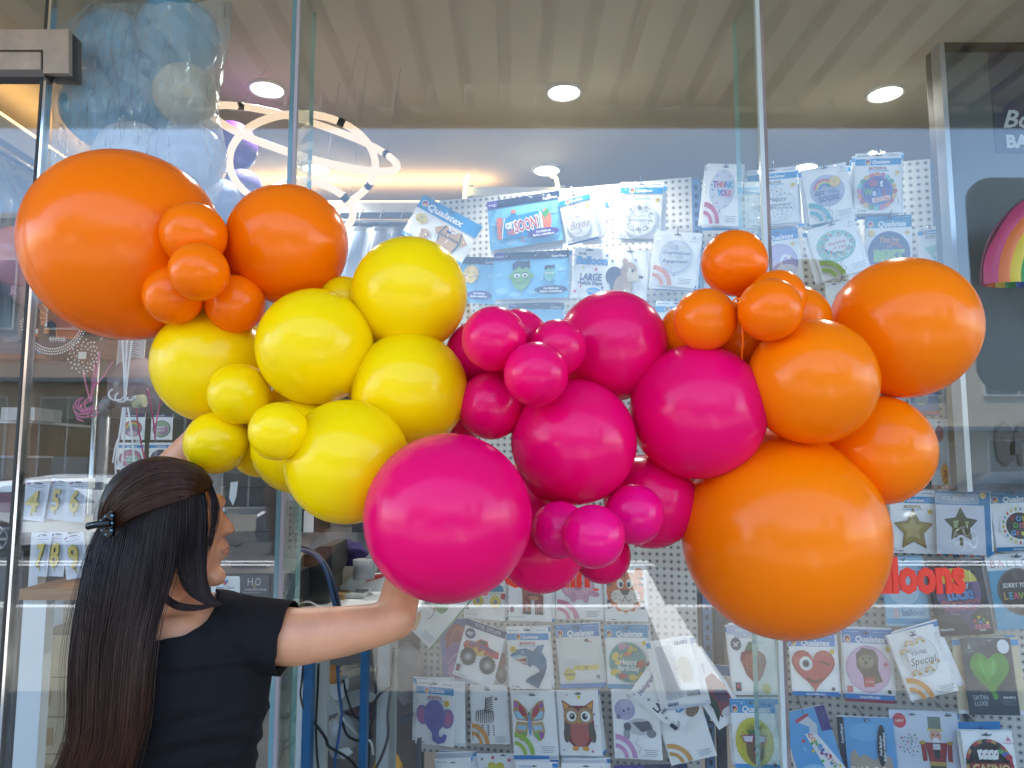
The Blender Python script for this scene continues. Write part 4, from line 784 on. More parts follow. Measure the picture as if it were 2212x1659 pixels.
def art_pine(a):
    a.head_big("#3f97d2", foot=True); a.ell(48, 50, 42, 46, "#c2bb2f"); a.ell(47, 51, 39, 43, "#cfc83f"); dots(a, 48, 50, 38, 42, "#8f8a2a", 40, 1.4); a.ell(48, 42, 20, 32, "#7a5f3a"); dots(a, 48, 38, 16, 24, "#4f3f28", 24, 1.6); 
    for k in range(-4, 5): a.poly([(48 + k * 2 - 2, 64), (48 + k * 2 + 2, 64), (48 + k * 5.4, 96 - abs(k) * 4)], "#2f5a3a" if k % 2 else "#4a7a4a")
    for x in (34, 62): a.poly([(x - 14, 66), (x + 14, 66), (x + 10, 52), (x - 10, 52)], "#b03f6a"); a.poly([(x - 11, 64), (x + 11, 64), (x + 8, 54), (x - 8, 54)], "#c9cfd8")
    a.ell(50, 40, 6, 5, "#2a1a1c"); a.ell(50, 35, 5, 4, "#c8608a"); a.ell(88, 12, 4, 4, "#3a3e44")
pack("pineapple in sunglasses balloon pack at the lower edge left of the joint", [(1578, 1509), (1674, 1512), (1686, 1662), (1586, 1660)], art_pine, off=.14, back=3, spread=(2, 1))
def heartpts(cx, cy, r, n=30):
    out = []
    for i in range(n):
        t = 2 * math.pi * i / n; out.append((cx + r * math.sin(t) ** 3, cy + r * (13 * math.cos(t) - 5 * math.cos(2 * t) - 2 * math.cos(3 * t) - math.cos(4 * t)) / 15))
    return out
def art_heart(a):
    a.head_big("#3a7cc0", "Love/Affection"); a.poly(heartpts(50, 60, 46), "#b0403a"); a.poly(heartpts(50, 61, 42), "#bf4f46"); a.ell(34, 68, 14, 15, "#dfe2e4"); a.ell(34, 68, 7.5, 8, "#50545a"); a.ell(34, 68, 4, 4, "#1f1f22"); a.curve([(34, 38), (50, 30), (66, 36)], 6, "#7a3a34"); a.line([(64, 74), (84, 66)], 4, "#7a3a34"); a.badge(92, 94); a.ell(88, 16, 4, 4, "#3a3e44")
pack("winking red heart love pack right of the joint", [(1703, 1368), (1805, 1372), (1811, 1503), (1711, 1503)], art_heart, off=.13, back=1)
def art_dog(a):
    a.rect(0, -6, 100, 0, "#8f2a44"); a.head_big("#3a7cc0", "Love/Affection"); a.ell(50, 56, 46, 44, "#c9a4c8"); a.ell(50, 56, 43, 41, "#d4b2d0"); a.poly([(26, 84), (40, 96), (64, 92), (72, 80), (70, 56), (78, 34), (40, 22), (38, 44), (26, 60)], "#5a4f40"); a.ell(46, 70, 16, 13, "#8a7f68"); a.ell(40, 76, 2.4, 2.6, "#1a1a1c"); a.ell(54, 76, 2.4, 2.6, "#1a1a1c"); a.ell(46, 68, 4, 3, "#1a1a1c"); a.poly([(40, 40), (62, 44), (60, 24), (40, 22)], "#b0303a"); a.text("Love", 51, 34, 6, "#e8c8c8", shear=.2); a.star(86, 66, 5, "#c23a50", 4, .6); a.rect(4, 12, 16, 24, "#c25a6a"); a.badge(92, 94); a.ell(90, 16, 4, 4, "#3a3e44")
pack("grey puppy on pink round love pack", [(1820, 1356), (1922, 1363), (1934, 1512), (1825, 1509)], art_dog, off=.13, back=2)
def art_special(a):
    a.ell(50, 78, 38, 40, "#d2d5dc"); a.ell(49, 79, 36, 38, "#e6e8ea"); dots(a, 49, 79, 33, 35, ["#c9a86a", "#d8b8b0", "#a8b0c0"], 50, .8)
    for x, y in ((36, 104), (60, 106), (30, 48), (58, 50), (74, 64), (22, 92)): rainbow(a, x, y, 9, 1.6, ["#d99a8a", "#e0c08a", "#d8d0a0", "#b8c8c0"]); a.ell(x - 7, y, 3.6, 2.4, "#b89a4a"); a.ell(x + 7, y, 3.6, 2.4, "#b89a4a")
    a.rect(24, 66, 78, 92, "#e6e8ea"); a.text("YOU'RE", 48, 88, 7, "#1c2030", bold=.01); a.text("Special", 50, 73, 14, "#1c2030", shear=.35, maxw=58); a.ana("#d9983f", True, False)
pack("you're special white pack with small rainbows", [(1926, 1370), (2030, 1347), (2056, 1493), (1958, 1517)], art_special, off=.17, back=2, spread=(2, 1))
def art_satin(a):
    a.rect(0, 0, 100, 130, "#2c3a48"); a.poly([(12, 112), (16, 122), (20, 112)], "#8f9aa8"); a.text("anagram", 16, 109, 3.4, "#8f9aa8"); a.ell(84, 116, 12, 12, "#dfe6ee"); a.poly(heartpts(52, 74, 40), "#2c6a1f"); a.poly(heartpts(52, 75, 38), "#3f8f2c"); a.poly(heartpts(46, 80, 22), "#55a83c"); a.line([(34, 92), (40, 70)], 1, "#8fd07a"); a.line([(60, 92), (58, 66)], 1, "#8fd07a"); a.ell(56, 32, 5, 6, "#4f9a3a"); a.curve([(56, 26), (52, 18), (58, 8)], 1, "#151c24")
    a.text("SATIN", 26, 30, 8, "#b9c2cc"); a.text("LUXE", 26, 20, 8, "#b9c2cc"); a.text("standard", 82, 31, 5, "#c9d0d8", bold=.02); a.tiny(66, 24, 94, 3, 3.4, "#6a7684"); a.slot(46, 122)
pack("dark slate satin luxe green heart balloon pack", [(2080, 1377), (2186, 1381), (2200, 1543), (2088, 1546)], art_satin, off=.16, back=4, paper="#2c3a48", backpaper="#d5c9a8", spread=(3, .6))
def art_luck(a):
    a.rect(0, 0, 100, 130, "#17181c"); a.ell(48, 76, 42, 42, "#6a4f7a"); a.ell(48, 92, 38, 26, "#cfc03a", a0=0, a1=180, n=20); 
    for k in range(-2, 3): a.rect(46 + k * 14, 92, 49 + k * 14, 112, "#e2d870")
    for j, c in enumerate(("#c96a3a", "#8a3a5a", "#b04a6a", "#5a4a8a")):
        a.line([(12 + q * 6 + j * 1.5, 58 - j * 6 + (3 if q % 2 else -3)) for q in range(13 - j)], 2.4, c)
    a.poly([(20, 64), (24, 88), (48, 96), (74, 88), (78, 64), (48, 58)], "#3c3a5a"); a.text("Good", 50, 86, 10, "#cfd8e8", shear=.3, bold=.01); a.text("LUCK!", 50, 70, 14, "#4f8fc8", bold=.06, maxw=48); a.text("BALLOON", 14, 12, 4, "#c9ccd4", bold=.03); a.text("COLOR", 78, 14, 7, "#c8608a", bold=.06); a.text("BLAST", 80, 8, 3, "#c9ccd4", bold=.03)
    for x, y, c in ((68, 24, "#d8503a"), (76, 30, "#e8d84a"), (84, 26, "#4fae6a"), (78, 22, "#4a8ad0"), (90, 20, "#e8d84a")): a.star(x, y, 4, c)
    a.poly([(40, 40), (62, 38), (66, 10), (58, 6)], "#3a2c5a"); a.slot(50, 122); a.rect(84, 124, 96, 127, "#8d93a3")
pack("black good luck chevron balloon pack behind the red letters", [(2000, 1216), (2120, 1208), (2146, 1368), (2036, 1376)], art_luck, off=.15, back=1, paper="#17181c")
def art_loving(a):
    a.rect(0, 0, 100, 130, "#8fbcd6"); a.ell(48, 76, 38, 38, "#b9d4e4"); a.text("With", 50, 92, 7, "#4a6a8a", shear=.2); a.text("LOVING", 50, 72, 11, "#b03a6a", bold=.04, maxw=60); a.text("balloon", 64, 26, 13, "#1f6fa0", bold=.03, maxw=66); a.rect(0, 4, 100, 14, "#3f97c2"); a.ell(24, 24, 8, 10, "#b9a8b8")
pack("pale blue balloon pack behind the red letters beside the giant orange balloon", [(1898, 1202), (1992, 1206), (2011, 1349), (1920, 1355)], art_loving, off=.12, back=2, paper="#8fbcd6")
def art_leaving(a):
    a.rect(0, 0, 100, 102, "#4f9fc2"); [a.text(ch, 12 + k * 15, 114, 14, c, bold=-.01) for k, (ch, c) in enumerate(zip("BALLOON", ("#a8404a", "#c07a8a", "#4a9a9a", "#4aa8a0", "#5a6a9a", "#8a6ab0", "#b07a9a")))]; a.ell(54, 64, 42, 40, "#2a2622"); a.ring(54, 64, 38, 41, "#5a5248"); a.text("SORRY YOU'RE", 54, 76, 8, "#e0e0dc", bold=.02, maxw=62)
    for k, (ch, c) in enumerate(zip("LEAVING", ("#c8a04a", "#4aa8c0", "#c8506a", "#9ab84a", "#b06ac0", "#4a8ad0", "#c8c24a"))): a.text(ch, 26 + k * 9.4, 58, 12, c, bold=.02)
    a.slot(60, 124)
pack("sorry you're leaving black round balloon pack at the right edge", [(2129, 1199), (2246, 1192), (2268, 1356), (2154, 1362)], art_leaving, off=.14, back=2, paper="#dfe4e8")
def art_gstar(a):
    a.head_small(); a.star(50, 48, 46, "#6f5c2c", 5, .5); a.star(50, 48, 43, "#a08a4a", 5, .5); a.star(48, 50, 26, "#bca868", 5, .5); a.badge(88, 86)
pack("antique gold star balloon pack", [(1921, 1057), (2022, 1061), (2021, 1196), (1927, 1195)], art_gstar, off=.12, back=1)
def art_bstar(a):
    a.rect(0, 0, 110, 124, "#2f7ab0"); a.rect(0, 0, 98, 98, "#d3d6e0"); a.rect(0, 100, 88, 121, "#9fb0c4"); a.text("FOIL BALLOON", 46, 111, 8, "#e9eef4", bold=.0, maxw=64); a.star(50, 58, 36, "#3f3c1c", 5, .52); a.star(50, 58, 33, "#5a5628", 5, .52); a.poly([(34, 66), (46, 68), (42, 52), (36, 52)], "#a8ac80"); a.poly([(58, 66), (66, 66), (62, 48)], "#a8ac80"); a.rect(46, 18, 53, 34, "#4f4b24"); a.badge(96, 118, 6)
    for k in range(10): a.rect(k * 11, -3, k * 11 + 6, 0, ["#c25a3a", "#2f7ab0"][k % 2])
pack("olive metallic star foil balloon pack with blue border", [(2023, 1060), (2137, 1066), (2144, 1199), (2022, 1197)], art_bstar, 110, 124, off=.15, back=1)
def art_grad(a):
    a.head_big("#2a84b8", "Graduation"); a.ell(56, 54, 44, 42, "#e6e8e6"); a.ell(56, 54, 30, 29, "#35322c")
    for k in range(22): th = R(k * 16.4); a.rect(56 + 36 * math.cos(th) - 2, 54 + 36 * math.sin(th) - 3, 56 + 36 * math.cos(th) + 2, 54 + 36 * math.sin(th) + 3, ["#c8503a", "#4a9ac0", "#9ab84a", "#dcc24a"][k % 4])
    for ch, x, y, c in (("Y", 40, 70, "#b83a3a"), ("O", 53, 70, "#3f8fc0"), ("U", 66, 70, "#c8b83a"), ("D", 46, 56, "#5f9a4a"), ("i", 55, 56, "#b06ab0"), ("D", 64, 56, "#c8703a"), ("G", 38, 40, "#3f8fc0"), ("r", 48, 40, "#c8503a"), ("a", 58, 40, "#d8c83a"), ("d", 70, 40, "#5f9a4a")): a.text(ch, x, y, 11, c, bold=.05)
pack("you did it grad balloon pack at the right edge", [(2134, 1062), (2240, 1058), (2254, 1188), (2156, 1192)], art_grad, off=.12, back=1)
def art_burst(a): a.rect(0, 0, 100, 150, "#c4cdd2"); [a.poly([(10 + k * 6, 40), (13 + k * 6, 40), (30 + k * 3, 100)], "#8f98a4") for k in range(8)]; a.star(70, 32, 26, "#dca23a", 14, .75); a.text("21", 70, 33, 14, "#b8302a", bold=.04); [a.rect(k * 14, 0, k * 14 + 7, 9, ["#c25a3a", "#d8b84a"][k % 2]) for k in range(8)]; a.ell(50, 118, 22, 18, "#9a5a62"); a.slot(50, 142)
pack("tall grey pack with orange 21 burst beside the steel framed panel", [(2008, 905), (2046, 905), (2058, 1056), (2012, 1056)], art_burst, 100, 150, off=.10, hook=False)
pack("blue and red pack between the right orange balloons and the steel frame", [(1965, 840), (2026, 838), (2030, 898), (1968, 900)], lambda a: (a.rect(0, 0, 100, 90, "#3a5f8f"), a.rect(0, 4, 100, 16, "#a83a3a"), a.ell(40, 56, 24, 20, "#8f9a98")), 100, 90, off=.10, hook=False)
def art_congrat(a):
    a.rect(0, 0, 100, 150, "#5a9fd8"); a.ell(30, 16, 30, 16, "#8cc0e8"); a.rect(78, 96, 100, 150, "#3c2f7a"); a.poly([(30, 126), (56, 136), (72, 112), (64, 84), (48, 92), (54, 110)], "#c9ced8"); a.poly([(28, 130), (60, 140), (60, 134), (30, 122)], "#b83a4a"); a.poly([(40, 98), (66, 92), (108, 0), (70, -18)], "#e4e6ea")
    for k, ch in enumerate("CONGRATULATIONS"): a.text(ch, 50 + k * 4.2, 92 - k * 9, 9, ["#c8404a", "#e0903a", "#4fae5a", "#2f8fd0", "#3a4a9a", "#8a3a8a"][k % 6], bold=.05, rot=-64)
    for k in range(14): a.ell(38 + k * 4.6 + (k % 3) * 12 - 6, 84 - k * 8, 3.4, 3.4, ["#c8404a", "#4fae5a", "#2f8fd0", "#d8c84a", "#8a3a8a"][k % 5], n=12)
pack("sky blue congratulations banner pack at the lower edge right of the joint", [(1707, 1540), (1790, 1521), (1818, 1672), (1708, 1690)], art_congrat, 100, 150, off=.15, back=1, hook=True)
def art_super(a):
    a.rect(0, 0, 130, 130, "#5f9fd4"); a.rect(0, 0, 16, 130, "#2a2f38"); a.text("SuperShape", 9, 96, 6, "#c9d4e0", rot=90, bold=.03); a.ell(66, 100, 40, 18, "#6fabdc"); a.poly([(20, 0), (24, 54), (36, 66), (44, 50), (58, 56), (80, 44), (96, 60), (118, 52), (124, 0)], "#a89a8a")
    for k in range(26): a.ring(24 + (k * 37 % 92), 4 + (k * 23 % 46), 4, 5.4, "#e6e2da", k * 40, k * 40 + 270, 12)
    a.ell(98, 76, 10, 42, "#22262e", rot=-4); a.text("Foil Balloon", 95, 76, 6, "#d8e0ea", rot=88, bold=.03); a.text("Ballon métallique", 103, 74, 6, "#d8e0ea", rot=88, bold=.03); a.slot(70, 126)
pack("light blue foil balloon pack with black oval and white scroll pattern", [(1812, 1545), (1930, 1555), (1942, 1690), (1814, 1690)], art_super, 130, 130, off=.13, back=1)
def art_nut(a):
    a.rect(0, 0, 150, 150, "#c9d2e2"); a.ell(22, 128, 15, 16, "#c84a50"); a.text("NEW", 22, 128, 6, "#f0dede", bold=.02); x = 98
    a.rect(x - 14, 112, x + 14, 138, "#6f7a6a"); a.rect(x - 17, 108, x + 17, 113, "#c8b86a"); a.ell(x, 98, 13, 14, "#cf9f8a"); a.ell(x - 5, 100, 1.8, 2, "#20242c"); a.ell(x + 5, 100, 1.8, 2, "#20242c"); a.ell(x, 88, 8, 7, "#dfe2e6"); a.poly([(x - 24, 84), (x + 24, 84), (x + 18, 44), (x - 18, 44)], "#8f2c2a"); a.rect(x - 6, 50, x + 6, 84, "#20242c"); a.poly([(x - 34, 80), (x - 24, 84), (x - 22, 46), (x - 32, 44)], "#8f2c2a"); a.poly([(x + 34, 80), (x + 24, 84), (x + 22, 46), (x + 32, 44)], "#8f2c2a"); a.ell(x - 30, 84, 7, 4, "#b8984a"); a.ell(x + 30, 84, 7, 4, "#b8984a"); a.rect(x - 18, 36, x + 18, 44, "#b8984a"); a.rect(x - 17, 0, x + 17, 36, "#3a4a34"); a.rect(x - 8, 70, x + 8, 82, "#c9ccd0")
    dots(a, 40, 80, 24, 24, ["#5f8a5a", "#b84a4a", "#9aa4b4"], 26, 2); a.slot(50, 143); a.slot(128, 143)
pack("nutcracker soldier wide pack at the lower edge", [(1921, 1529), (2070, 1542), (2080, 1690), (1932, 1690)], art_nut, 150, 150, off=.12, back=1, paper="#c9d2e2", hx=.85)
def art_casino(a):
    a.ell(48, 62, 46, 52, "#1c1a1c")
    for k in range(28): th = k * 360 / 28; a.ring(48, 62, 40, 46, ["#a8343a", "#1c1a1c", "#b88a4a"][k % 3], th, th + 12.8, 3, 1.13)
    for k in range(4): a.poly([(28 + k * 9, 72), (38 + k * 9, 74), (36 + k * 11, 94), (26 + k * 11, 92)], "#e4e6e6"); a.ell(34 + k * 9.6, 84, 1.8, 2.2, ["#20242c", "#b0303a"][k % 2])
    a.ell(80, 84, 7, 6, "#4a6ab0"); a.ell(72, 90, 6, 5, "#4f9a5a"); a.ell(86, 78, 7, 6, "#a8343a"); a.rect(10, 44, 88, 66, "#8a2a2c"); a.text("CASINO", 49, 55, 17, "#c9b87a", bold=.03, maxw=72); a.poly([(84, 112), (89, 122), (94, 112)], "#c87a9a"); a.text("anagram", 88, 108.5, 4, "#c87a9a", bold=.02); a.slot(46, 124)
pack("black and red casino balloon pack at the lower right corner", [(2083, 1578), (2191, 1582), (2200, 1715), (2086, 1715)], art_casino, off=.17, back=2)
pack("bright blue back pack standing behind the casino pack", [(2070, 1561), (2166, 1559), (2176, 1690), (2072, 1690)], lambda a: a.rect(0, 0, 100, 130, "#1f7fc0"), off=.12, hook=False, paper="#1f7fc0")
# lower edge row, only the tops in view
def art_top1(a): a.tiny(6, 120, 34, 1, 3.5, "#3a6a9a"); a.slot(50, 118)
pack("stack front white pack at the very bottom left of the board", [(943, 1640), (1020, 1636), (1024, 1740), (945, 1742)], art_top1, off=.16, back=4, hook=False, spread=(1, -2.4))
def art_top2(a): [a.star(x, y, r, c) for x, y, r, c in ((14, 116, 5, "#4f8a5a"), (42, 120, 7, "#c8405a"), (84, 114, 7, "#c8405a"), (62, 118, 3, "#dcc24a"))]; [a.ell(48 + 22 * math.cos(k), 84 + 18 * math.sin(k), 10, 9, "#d8c83a") for k in range(7)]; a.ell(48, 84, 22, 20, "#dcd04a"); a.slot(70, 126)
pack("yellow flower pack with red stars at the bottom edge", [(1032, 1627), (1116, 1629), (1118, 1740), (1034, 1740)], art_top2, off=.12, hook=False)
pack("blue headed pack in a thick stack at the bottom edge under the butterfly", [(1118, 1645), (1196, 1648), (1198, 1760), (1120, 1760)], lambda a: (a.rect(0, 96, 100, 112, "#1f8fcf"), a.tiny(5, 120, 45, 2, 3, "#2f7fc0"), a.slot(50, 120)), off=.17, back=4, hook=False, spread=(2.5, -2.4))
pack("white pack in a thick stack at the bottom edge under the owl", [(1216, 1648), (1312, 1650), (1314, 1760), (1218, 1760)], lambda a: (a.slot(56, 122), a.poly([(86, 112), (90, 122), (94, 112)], "#c9a0b0")), off=.15, back=4, hook=False, spread=(2, -2.4))
pack("dark purple pack at the bottom edge under the puppy", [(1332, 1655), (1490, 1650), (1494, 1760), (1334, 1760)], lambda a: (a.rect(0, 0, 150, 100, "#232c50"), a.rect(0, 86, 60, 100, "#4a3a86")), 150, 100, off=.12, hook=False, paper="#232c50")
# ---- pegboards -------------------------------------------------------
def pegmat():
    m = bpy.data.materials.new("pegboard_white"); m.use_nodes = True; nt = m.node_tree; N = nt.nodes; L = nt.links; b = N["Principled BSDF"]
    uv = N.new("ShaderNodeUVMap"); vm = N.new("ShaderNodeVectorMath"); vm.operation = 'FRACTION'; L.new(uv.outputs[0], vm.inputs[0])
    d = N.new("ShaderNodeVectorMath"); d.operation = 'DISTANCE'; d.inputs[1].default_value = (.5, .5, 0); L.new(vm.outputs[0], d.inputs[0])
    r = N.new("ShaderNodeValToRGB"); r.color_ramp.interpolation = 'LINEAR'; L.new(d.outputs["Value"], r.inputs[0])
    e = r.color_ramp.elements; e[0].position = .12; e[0].color = (.03, .03, .035, 1); e[1].position = .17; e[1].color = (.42, .42, .42, 1)
    for p_, c in ((.24, (.36, .36, .36, 1)), (.33, (.48, .48, .465, 1)), (.37, (.58, .575, .55, 1))): q = e.new(p_); q.color = c
    L.new(r.outputs[0], b.inputs["Base Color"]); b.inputs["Roughness"].default_value = .55; return m
pegm = pegmat()
def sOf(p): return (p - WO).dot(WD)
def peg(s0, s1, z0, z1, label):
    t = thing("pegboard", label, "pegboard", WO + WD * ((s0 + s1) / 2) + Vector((0, 0, z0)))
    a, b = WO + WD * s0, WO + WD * s1
    q = [Vector((a.x, a.y, z0)), Vector((b.x, b.y, z0)), Vector((b.x, b.y, z1)), Vector((a.x, a.y, z1))]
    m = MB(); m.slab(q, -WN * .012, pegm); o = m.build("board", t)
    uvl = o.data.uv_layers.new(name="UVMap")
    for lp in o.data.loops:
        co = o.data.vertices[lp.vertex_index].co; uvl.data[lp.index].uv = ((co - a).dot(WD) / .0254 + .5, (co.z - z1) / .0254)
    o.matrix_parent_inverse = Matrix.Translation(-world_loc(t)); return t
railm = pbr("rail_blue", (.10, .19, .34), .4, metal=.3)
b1 = peg(sOf(PW(948, 500)), sOf(PW(1496, 450)), 1.50, PW(1487, 383).z, "upper left white pegboard behind the get well soon packs")
b2 = peg(sOf(PW(1516, 450)), sOf(PW(2012, 400)), 1.50, PW(1990, 345).z, "upper right white pegboard behind the thank you pack")
b3 = peg(sOf(PW(905, 1500)), sOf(PW(1508, 1400)), .45, 1.46, "lower left white pegboard behind the shark and owl packs")
b4 = peg(sOf(PW(1690, 1530)), sOf(PW(2320, 1300)), .35, 1.46, "lower right white pegboard behind the satin luxe pack")
def upright(px, py, z0, z1, label, w=.03):
    t = thing("slotted_upright", label, "upright", WO + WD * sOf(PW(px, py)) + Vector((0, 0, z0))); c = WO + WD * sOf(PW(px, py)); m = MB()
    m.slab([c + Vector((0, 0, z0)) - WD * w / 2, c + WD * w / 2 + Vector((0, 0, z0)), c + WD * w / 2 + Vector((0, 0, z1)), c - WD * w / 2 + Vector((0, 0, z1))], -WN * .04, railm); m.build("post", t)
    sl = MB(); z = z0 + .03; sm_ = pbr("slot_dark", (.02, .03, .05), .6)
    while z < z1 - .03:
        q = c + WN * .0015 + Vector((0, 0, z)); sl.slab([q - WD * w * .2, q + WD * w * .2, q + WD * w * .2 + Vector((0, 0, .018)), q - WD * w * .2 + Vector((0, 0, .018))], -WN * .001, sm_); z += .035
    sl.build("slots", t)
upright(1504, 450, .3, PW(1504, 384).z, "blue slotted upright between the two upper pegboards")
upright(2021, 450, .3, PW(2005, 352).z, "blue slotted upright beside the steel framed panel", .024)
dk = pbr("dark_stand", (.05, .055, .07), .5)
t_ = thing("display_stand", "dark metal stand behind the pegboards", "stand", WO + Vector((0, .1, 0)))
for px in (899, 1530, 1556): c = WO + WD * sOf(PW(px, 1500)) - WN * .05; MB().box((c.x - .015, c.y - .015, 0), (c.x + .015, c.y + .015, 1.5 if px < 1400 else 2.2), dk).build("leg", t_)
for zz in (.30, 1.48): 
    a, b = WO + WD * (-.75) - WN * .05, WO + WD * 1.5 - WN * .05; MB().slab([a + Vector((0, 0, zz)), b + Vector((0, 0, zz)), b + Vector((0, 0, zz + .03)), a + Vector((0, 0, zz + .03))], -WN * .03, dk).build("rail", t_)
for p, off in HOOKS:
    base = p - WN * (off + .001); z = p.z + .004
    MB().tube([Vector((base.x, base.y, z)), Vector((p.x, p.y, z)) + WN * .02, Vector((p.x, p.y, z + .012)) + WN * .045], .0022, hookm, 6).build("peg_hook", b1 if p.z > 1.5 and p.x < .7 else b2 if p.z > 1.5 else b3 if p.x < .75 else b4)
# ================================================================== shop interior
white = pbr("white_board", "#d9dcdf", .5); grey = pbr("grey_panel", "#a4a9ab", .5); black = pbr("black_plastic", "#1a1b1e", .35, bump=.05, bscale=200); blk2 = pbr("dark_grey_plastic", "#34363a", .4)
brown = pbr("carton_brown", "#a98a5e", .8, var=.12, vscale=6); cartonm = pbr("carton_beige", "#b8a584", .85, var=.08, vscale=5); wood = pbr("shelf_wood", "#a87e55", .55, var=.25, vscale=6, stretch=(1, 8, 12))
def simple(name, label, cat, parts, group=None):
    """parts: list of (part name, MB)"""
    loc = parts[0][1].v[0] if parts[0][1].v else (0, 0, 0); t = thing(name, label, cat, loc, group)
    for n_, m in parts: m.build(n_, t)
    return t
# ceiling downlights
litm = emis("downlight_glow", (1, .97, .92), 5.0)
CE = 2.90
for k, (px, py, lab) in enumerate([(577, 190, "left lamp of the near row, beside the glass fin"), (1218, 197, "middle lamp of the near row"), (1912, 200, "right lamp of the near row, nearest the steel frame"), (682, 362, "left lamp of the far row, inside the light rings"), (1181, 366, "middle lamp of the far row above the pegboard"), (1737, 361, "right lamp of the far row behind the get well soon packs")]):
    c = PZ(px, py, CE); t = thing("downlight", "round recessed ceiling light, " + lab, "ceiling light", (c.x, c.y, CE), "recessed ceiling lights")
    ringp = [Vector((c.x + .062 * math.cos(a * math.pi / 16), c.y + .062 * math.sin(a * math.pi / 16), CE - .003)) for a in range(32)]
    MB().tube(ringp, .008, pbr("lamp_trim", "#c9c9c6", .4), 6, closed=True).build("trim", t)
    MB().tube([(c.x, c.y, CE - .004), (c.x, c.y, CE + .02)], .056, litm, 32).build("lens", t)
    ld = bpy.data.lights.new("downlight_lamp", 'SPOT'); ld.energy = 10; ld.spot_size = R(130); ld.spot_blend = .6; ld.shadow_soft_size = .05; ld.color = (1, .95, .87)
    lo = bpy.data.objects.new("lamp", ld); col.objects.link(lo); lo.location = (c.x, c.y, CE - .02); lo.parent = t; lo.matrix_parent_inverse = Matrix.Translation(-world_loc(t))
# light rings
neon = emis("ring_glow", (1, .74, .54), .172)
rt = thing("light_rings", "cluster of three glowing white tube rings hanging from the ceiling", "pendant light", P(655, 330, 2.75))
def ringpath(cx, cy, a, b, rot, zc, dz, ph=0):
    out = []
    for k in range(48):
        t = 2 * math.pi * k / 48; x, y = a * math.cos(t), b * math.sin(t); c, s = math.cos(R(rot)), math.sin(R(rot))
        out.append(P(cx + x * c - y * s, cy + x * s + y * c, zc + dz * math.sin(t + ph)))
    return out
RG = [ringpath(655, 299, 212, 38, 17, 2.45, -.16), ringpath(653, 352, 158, 106, 3, 2.5, .12), ringpath(672, 448, 92, 54, 14, 2.5, .08)]
black_j = pbr("ring_joint", "#14161c", .5)
for r_, pth in enumerate(RG):
    o = MB().tube(pth, .0122, neon, 12, closed=True).build("ring", rt)
    for ji in ((30, 44), (40, 3), (42,))[r_]:
        a, b = pth[ji], pth[(ji + 1) % 48]; d = (b - a).normalized() * .011; MB().tube([a - d, a + d], .0136, black_j, 12).build("joint", o)
    for ji in ((30, 44), (40, 10), (44,))[r_]:
        a = pth[ji]; MB().tube([a, (a.x + (a.x - .1) * -.08, a.y, CE)], .0006, pbr("wire", "#8a8f98", .4), 5).build("wire", rt)
# hanging clothes on rails
def garment(x, y, ztop, h, w, colr, label, group, ang=0):
    t = thing("bagged_garment", label, "garment", (x, y, ztop - h), group)
    mt = pbr("cloth_" + colr.strip('#'), colr, .8, var=.2, vscale=5); g = []
    ca, sa = math.cos(ang), math.sin(ang)
    for side in (1, -1):
        rows = []
        for j in range(11):
            v = j / 10; ww = w * (.28 + .72 * min(1, v * 3.4)) * (1 - .08 * math.sin(v * 4)); row = []
            for i in range(9):
                u = i / 8 - .5; th = (.05 + .02 * v) * math.sqrt(max(0, 1 - (2 * u) ** 2)) + .01 * noise.noise(Vector((u * 7, v * 2, x * 9))) * (1 if abs(u) < .49 else 0)
                lx, ly = u * ww, side * th; row.append(Vector((x + lx * ca - ly * sa, y + lx * sa + ly * ca, ztop - v * h)))
            rows.append(row)
        g.append(rows)
    m = MB(); m.grid(g[0], mt).grid(g[1], mt); m.build("garment", t)
    b = MB()
    rows = [[q + Vector((0, 0, 0)) + (q - Vector((x, y, q.z))) * .22 + Vector((.004 * noise.noise(q * 14), .008 * noise.noise(q * 11 + Vector((9, 0, 0))), .02)) for q in row] for row in g[1]]
    rows2 = [[q + (q - Vector((x, y, q.z))) * .22 + Vector((0, .004 * noise.noise(q * 12), .02)) for q in row] for row in g[0]]
    b.grid(rows, bagm).grid(rows2, bagm); b.build("bag", t)
    MB().tube([(x, y, ztop + .03), (x, y, ztop + .09), (x + .02, y, ztop + .12)], .003, hookm, 5).build("hook", t)
bagm = clear("garment_bag", ior=1.45, rough=.12, bump=.6, bscale=7, haze=.22, hazecol=(.75, .82, .9), stretch=(2.5, 2.5, .5))
cols = ["#46566c", "#5f6f8a", "#7a7f92", "#33405a", "#6a6f7e", "#8a8796", "#56647c"]
MB_ = MB(); rl = thing("clothes_rail", "long rail carrying bagged clothes behind the light rings", "clothes rail", (-.8, 3.4, 0))
za = PY(820, 478, 3.4).z; YR = 3.4
MB().tube([(-1.7, YR, za), (-.15, YR, za)], .012, steel, 8).build("rail", rl); MB().box((-1.75, YR + .02, za + .05), (-.05, YR + .10, za + .10), white).build("shelf", rl)
MB().box((-1.75, YR + .02, za + .102), (-.05, YR + .032, za + .108), emis("warm_strip", (1, .62, .25), .6)).build("light_strip", rl)
for s_ in (-1.7, -.15): MB().tube([(s_, YR, 0), (s_, YR, za)], .014, steel, 8).build("leg", rl)
for k in range(14):
    garment(-1.5 + k * .098, YR, za - .06, .72 + .08 * math.sin(k * 2.1), .30, cols[k % 7], "bagged garment hanging on the rail behind the light rings", "bagged clothes on the middle rail", ang=1.25 + .12 * math.sin(k))
rl2 = thing("clothes_rail", "rail running back along the left wall with bagged clothes", "clothes rail", (-1.8, 2.6, 0))
za2 = PY(20, 330, 2.55).z
MB().tube([(-1.8, 2.15, za2), (-1.8, 3.3, za2)], .012, steel, 8).build("rail", rl2)
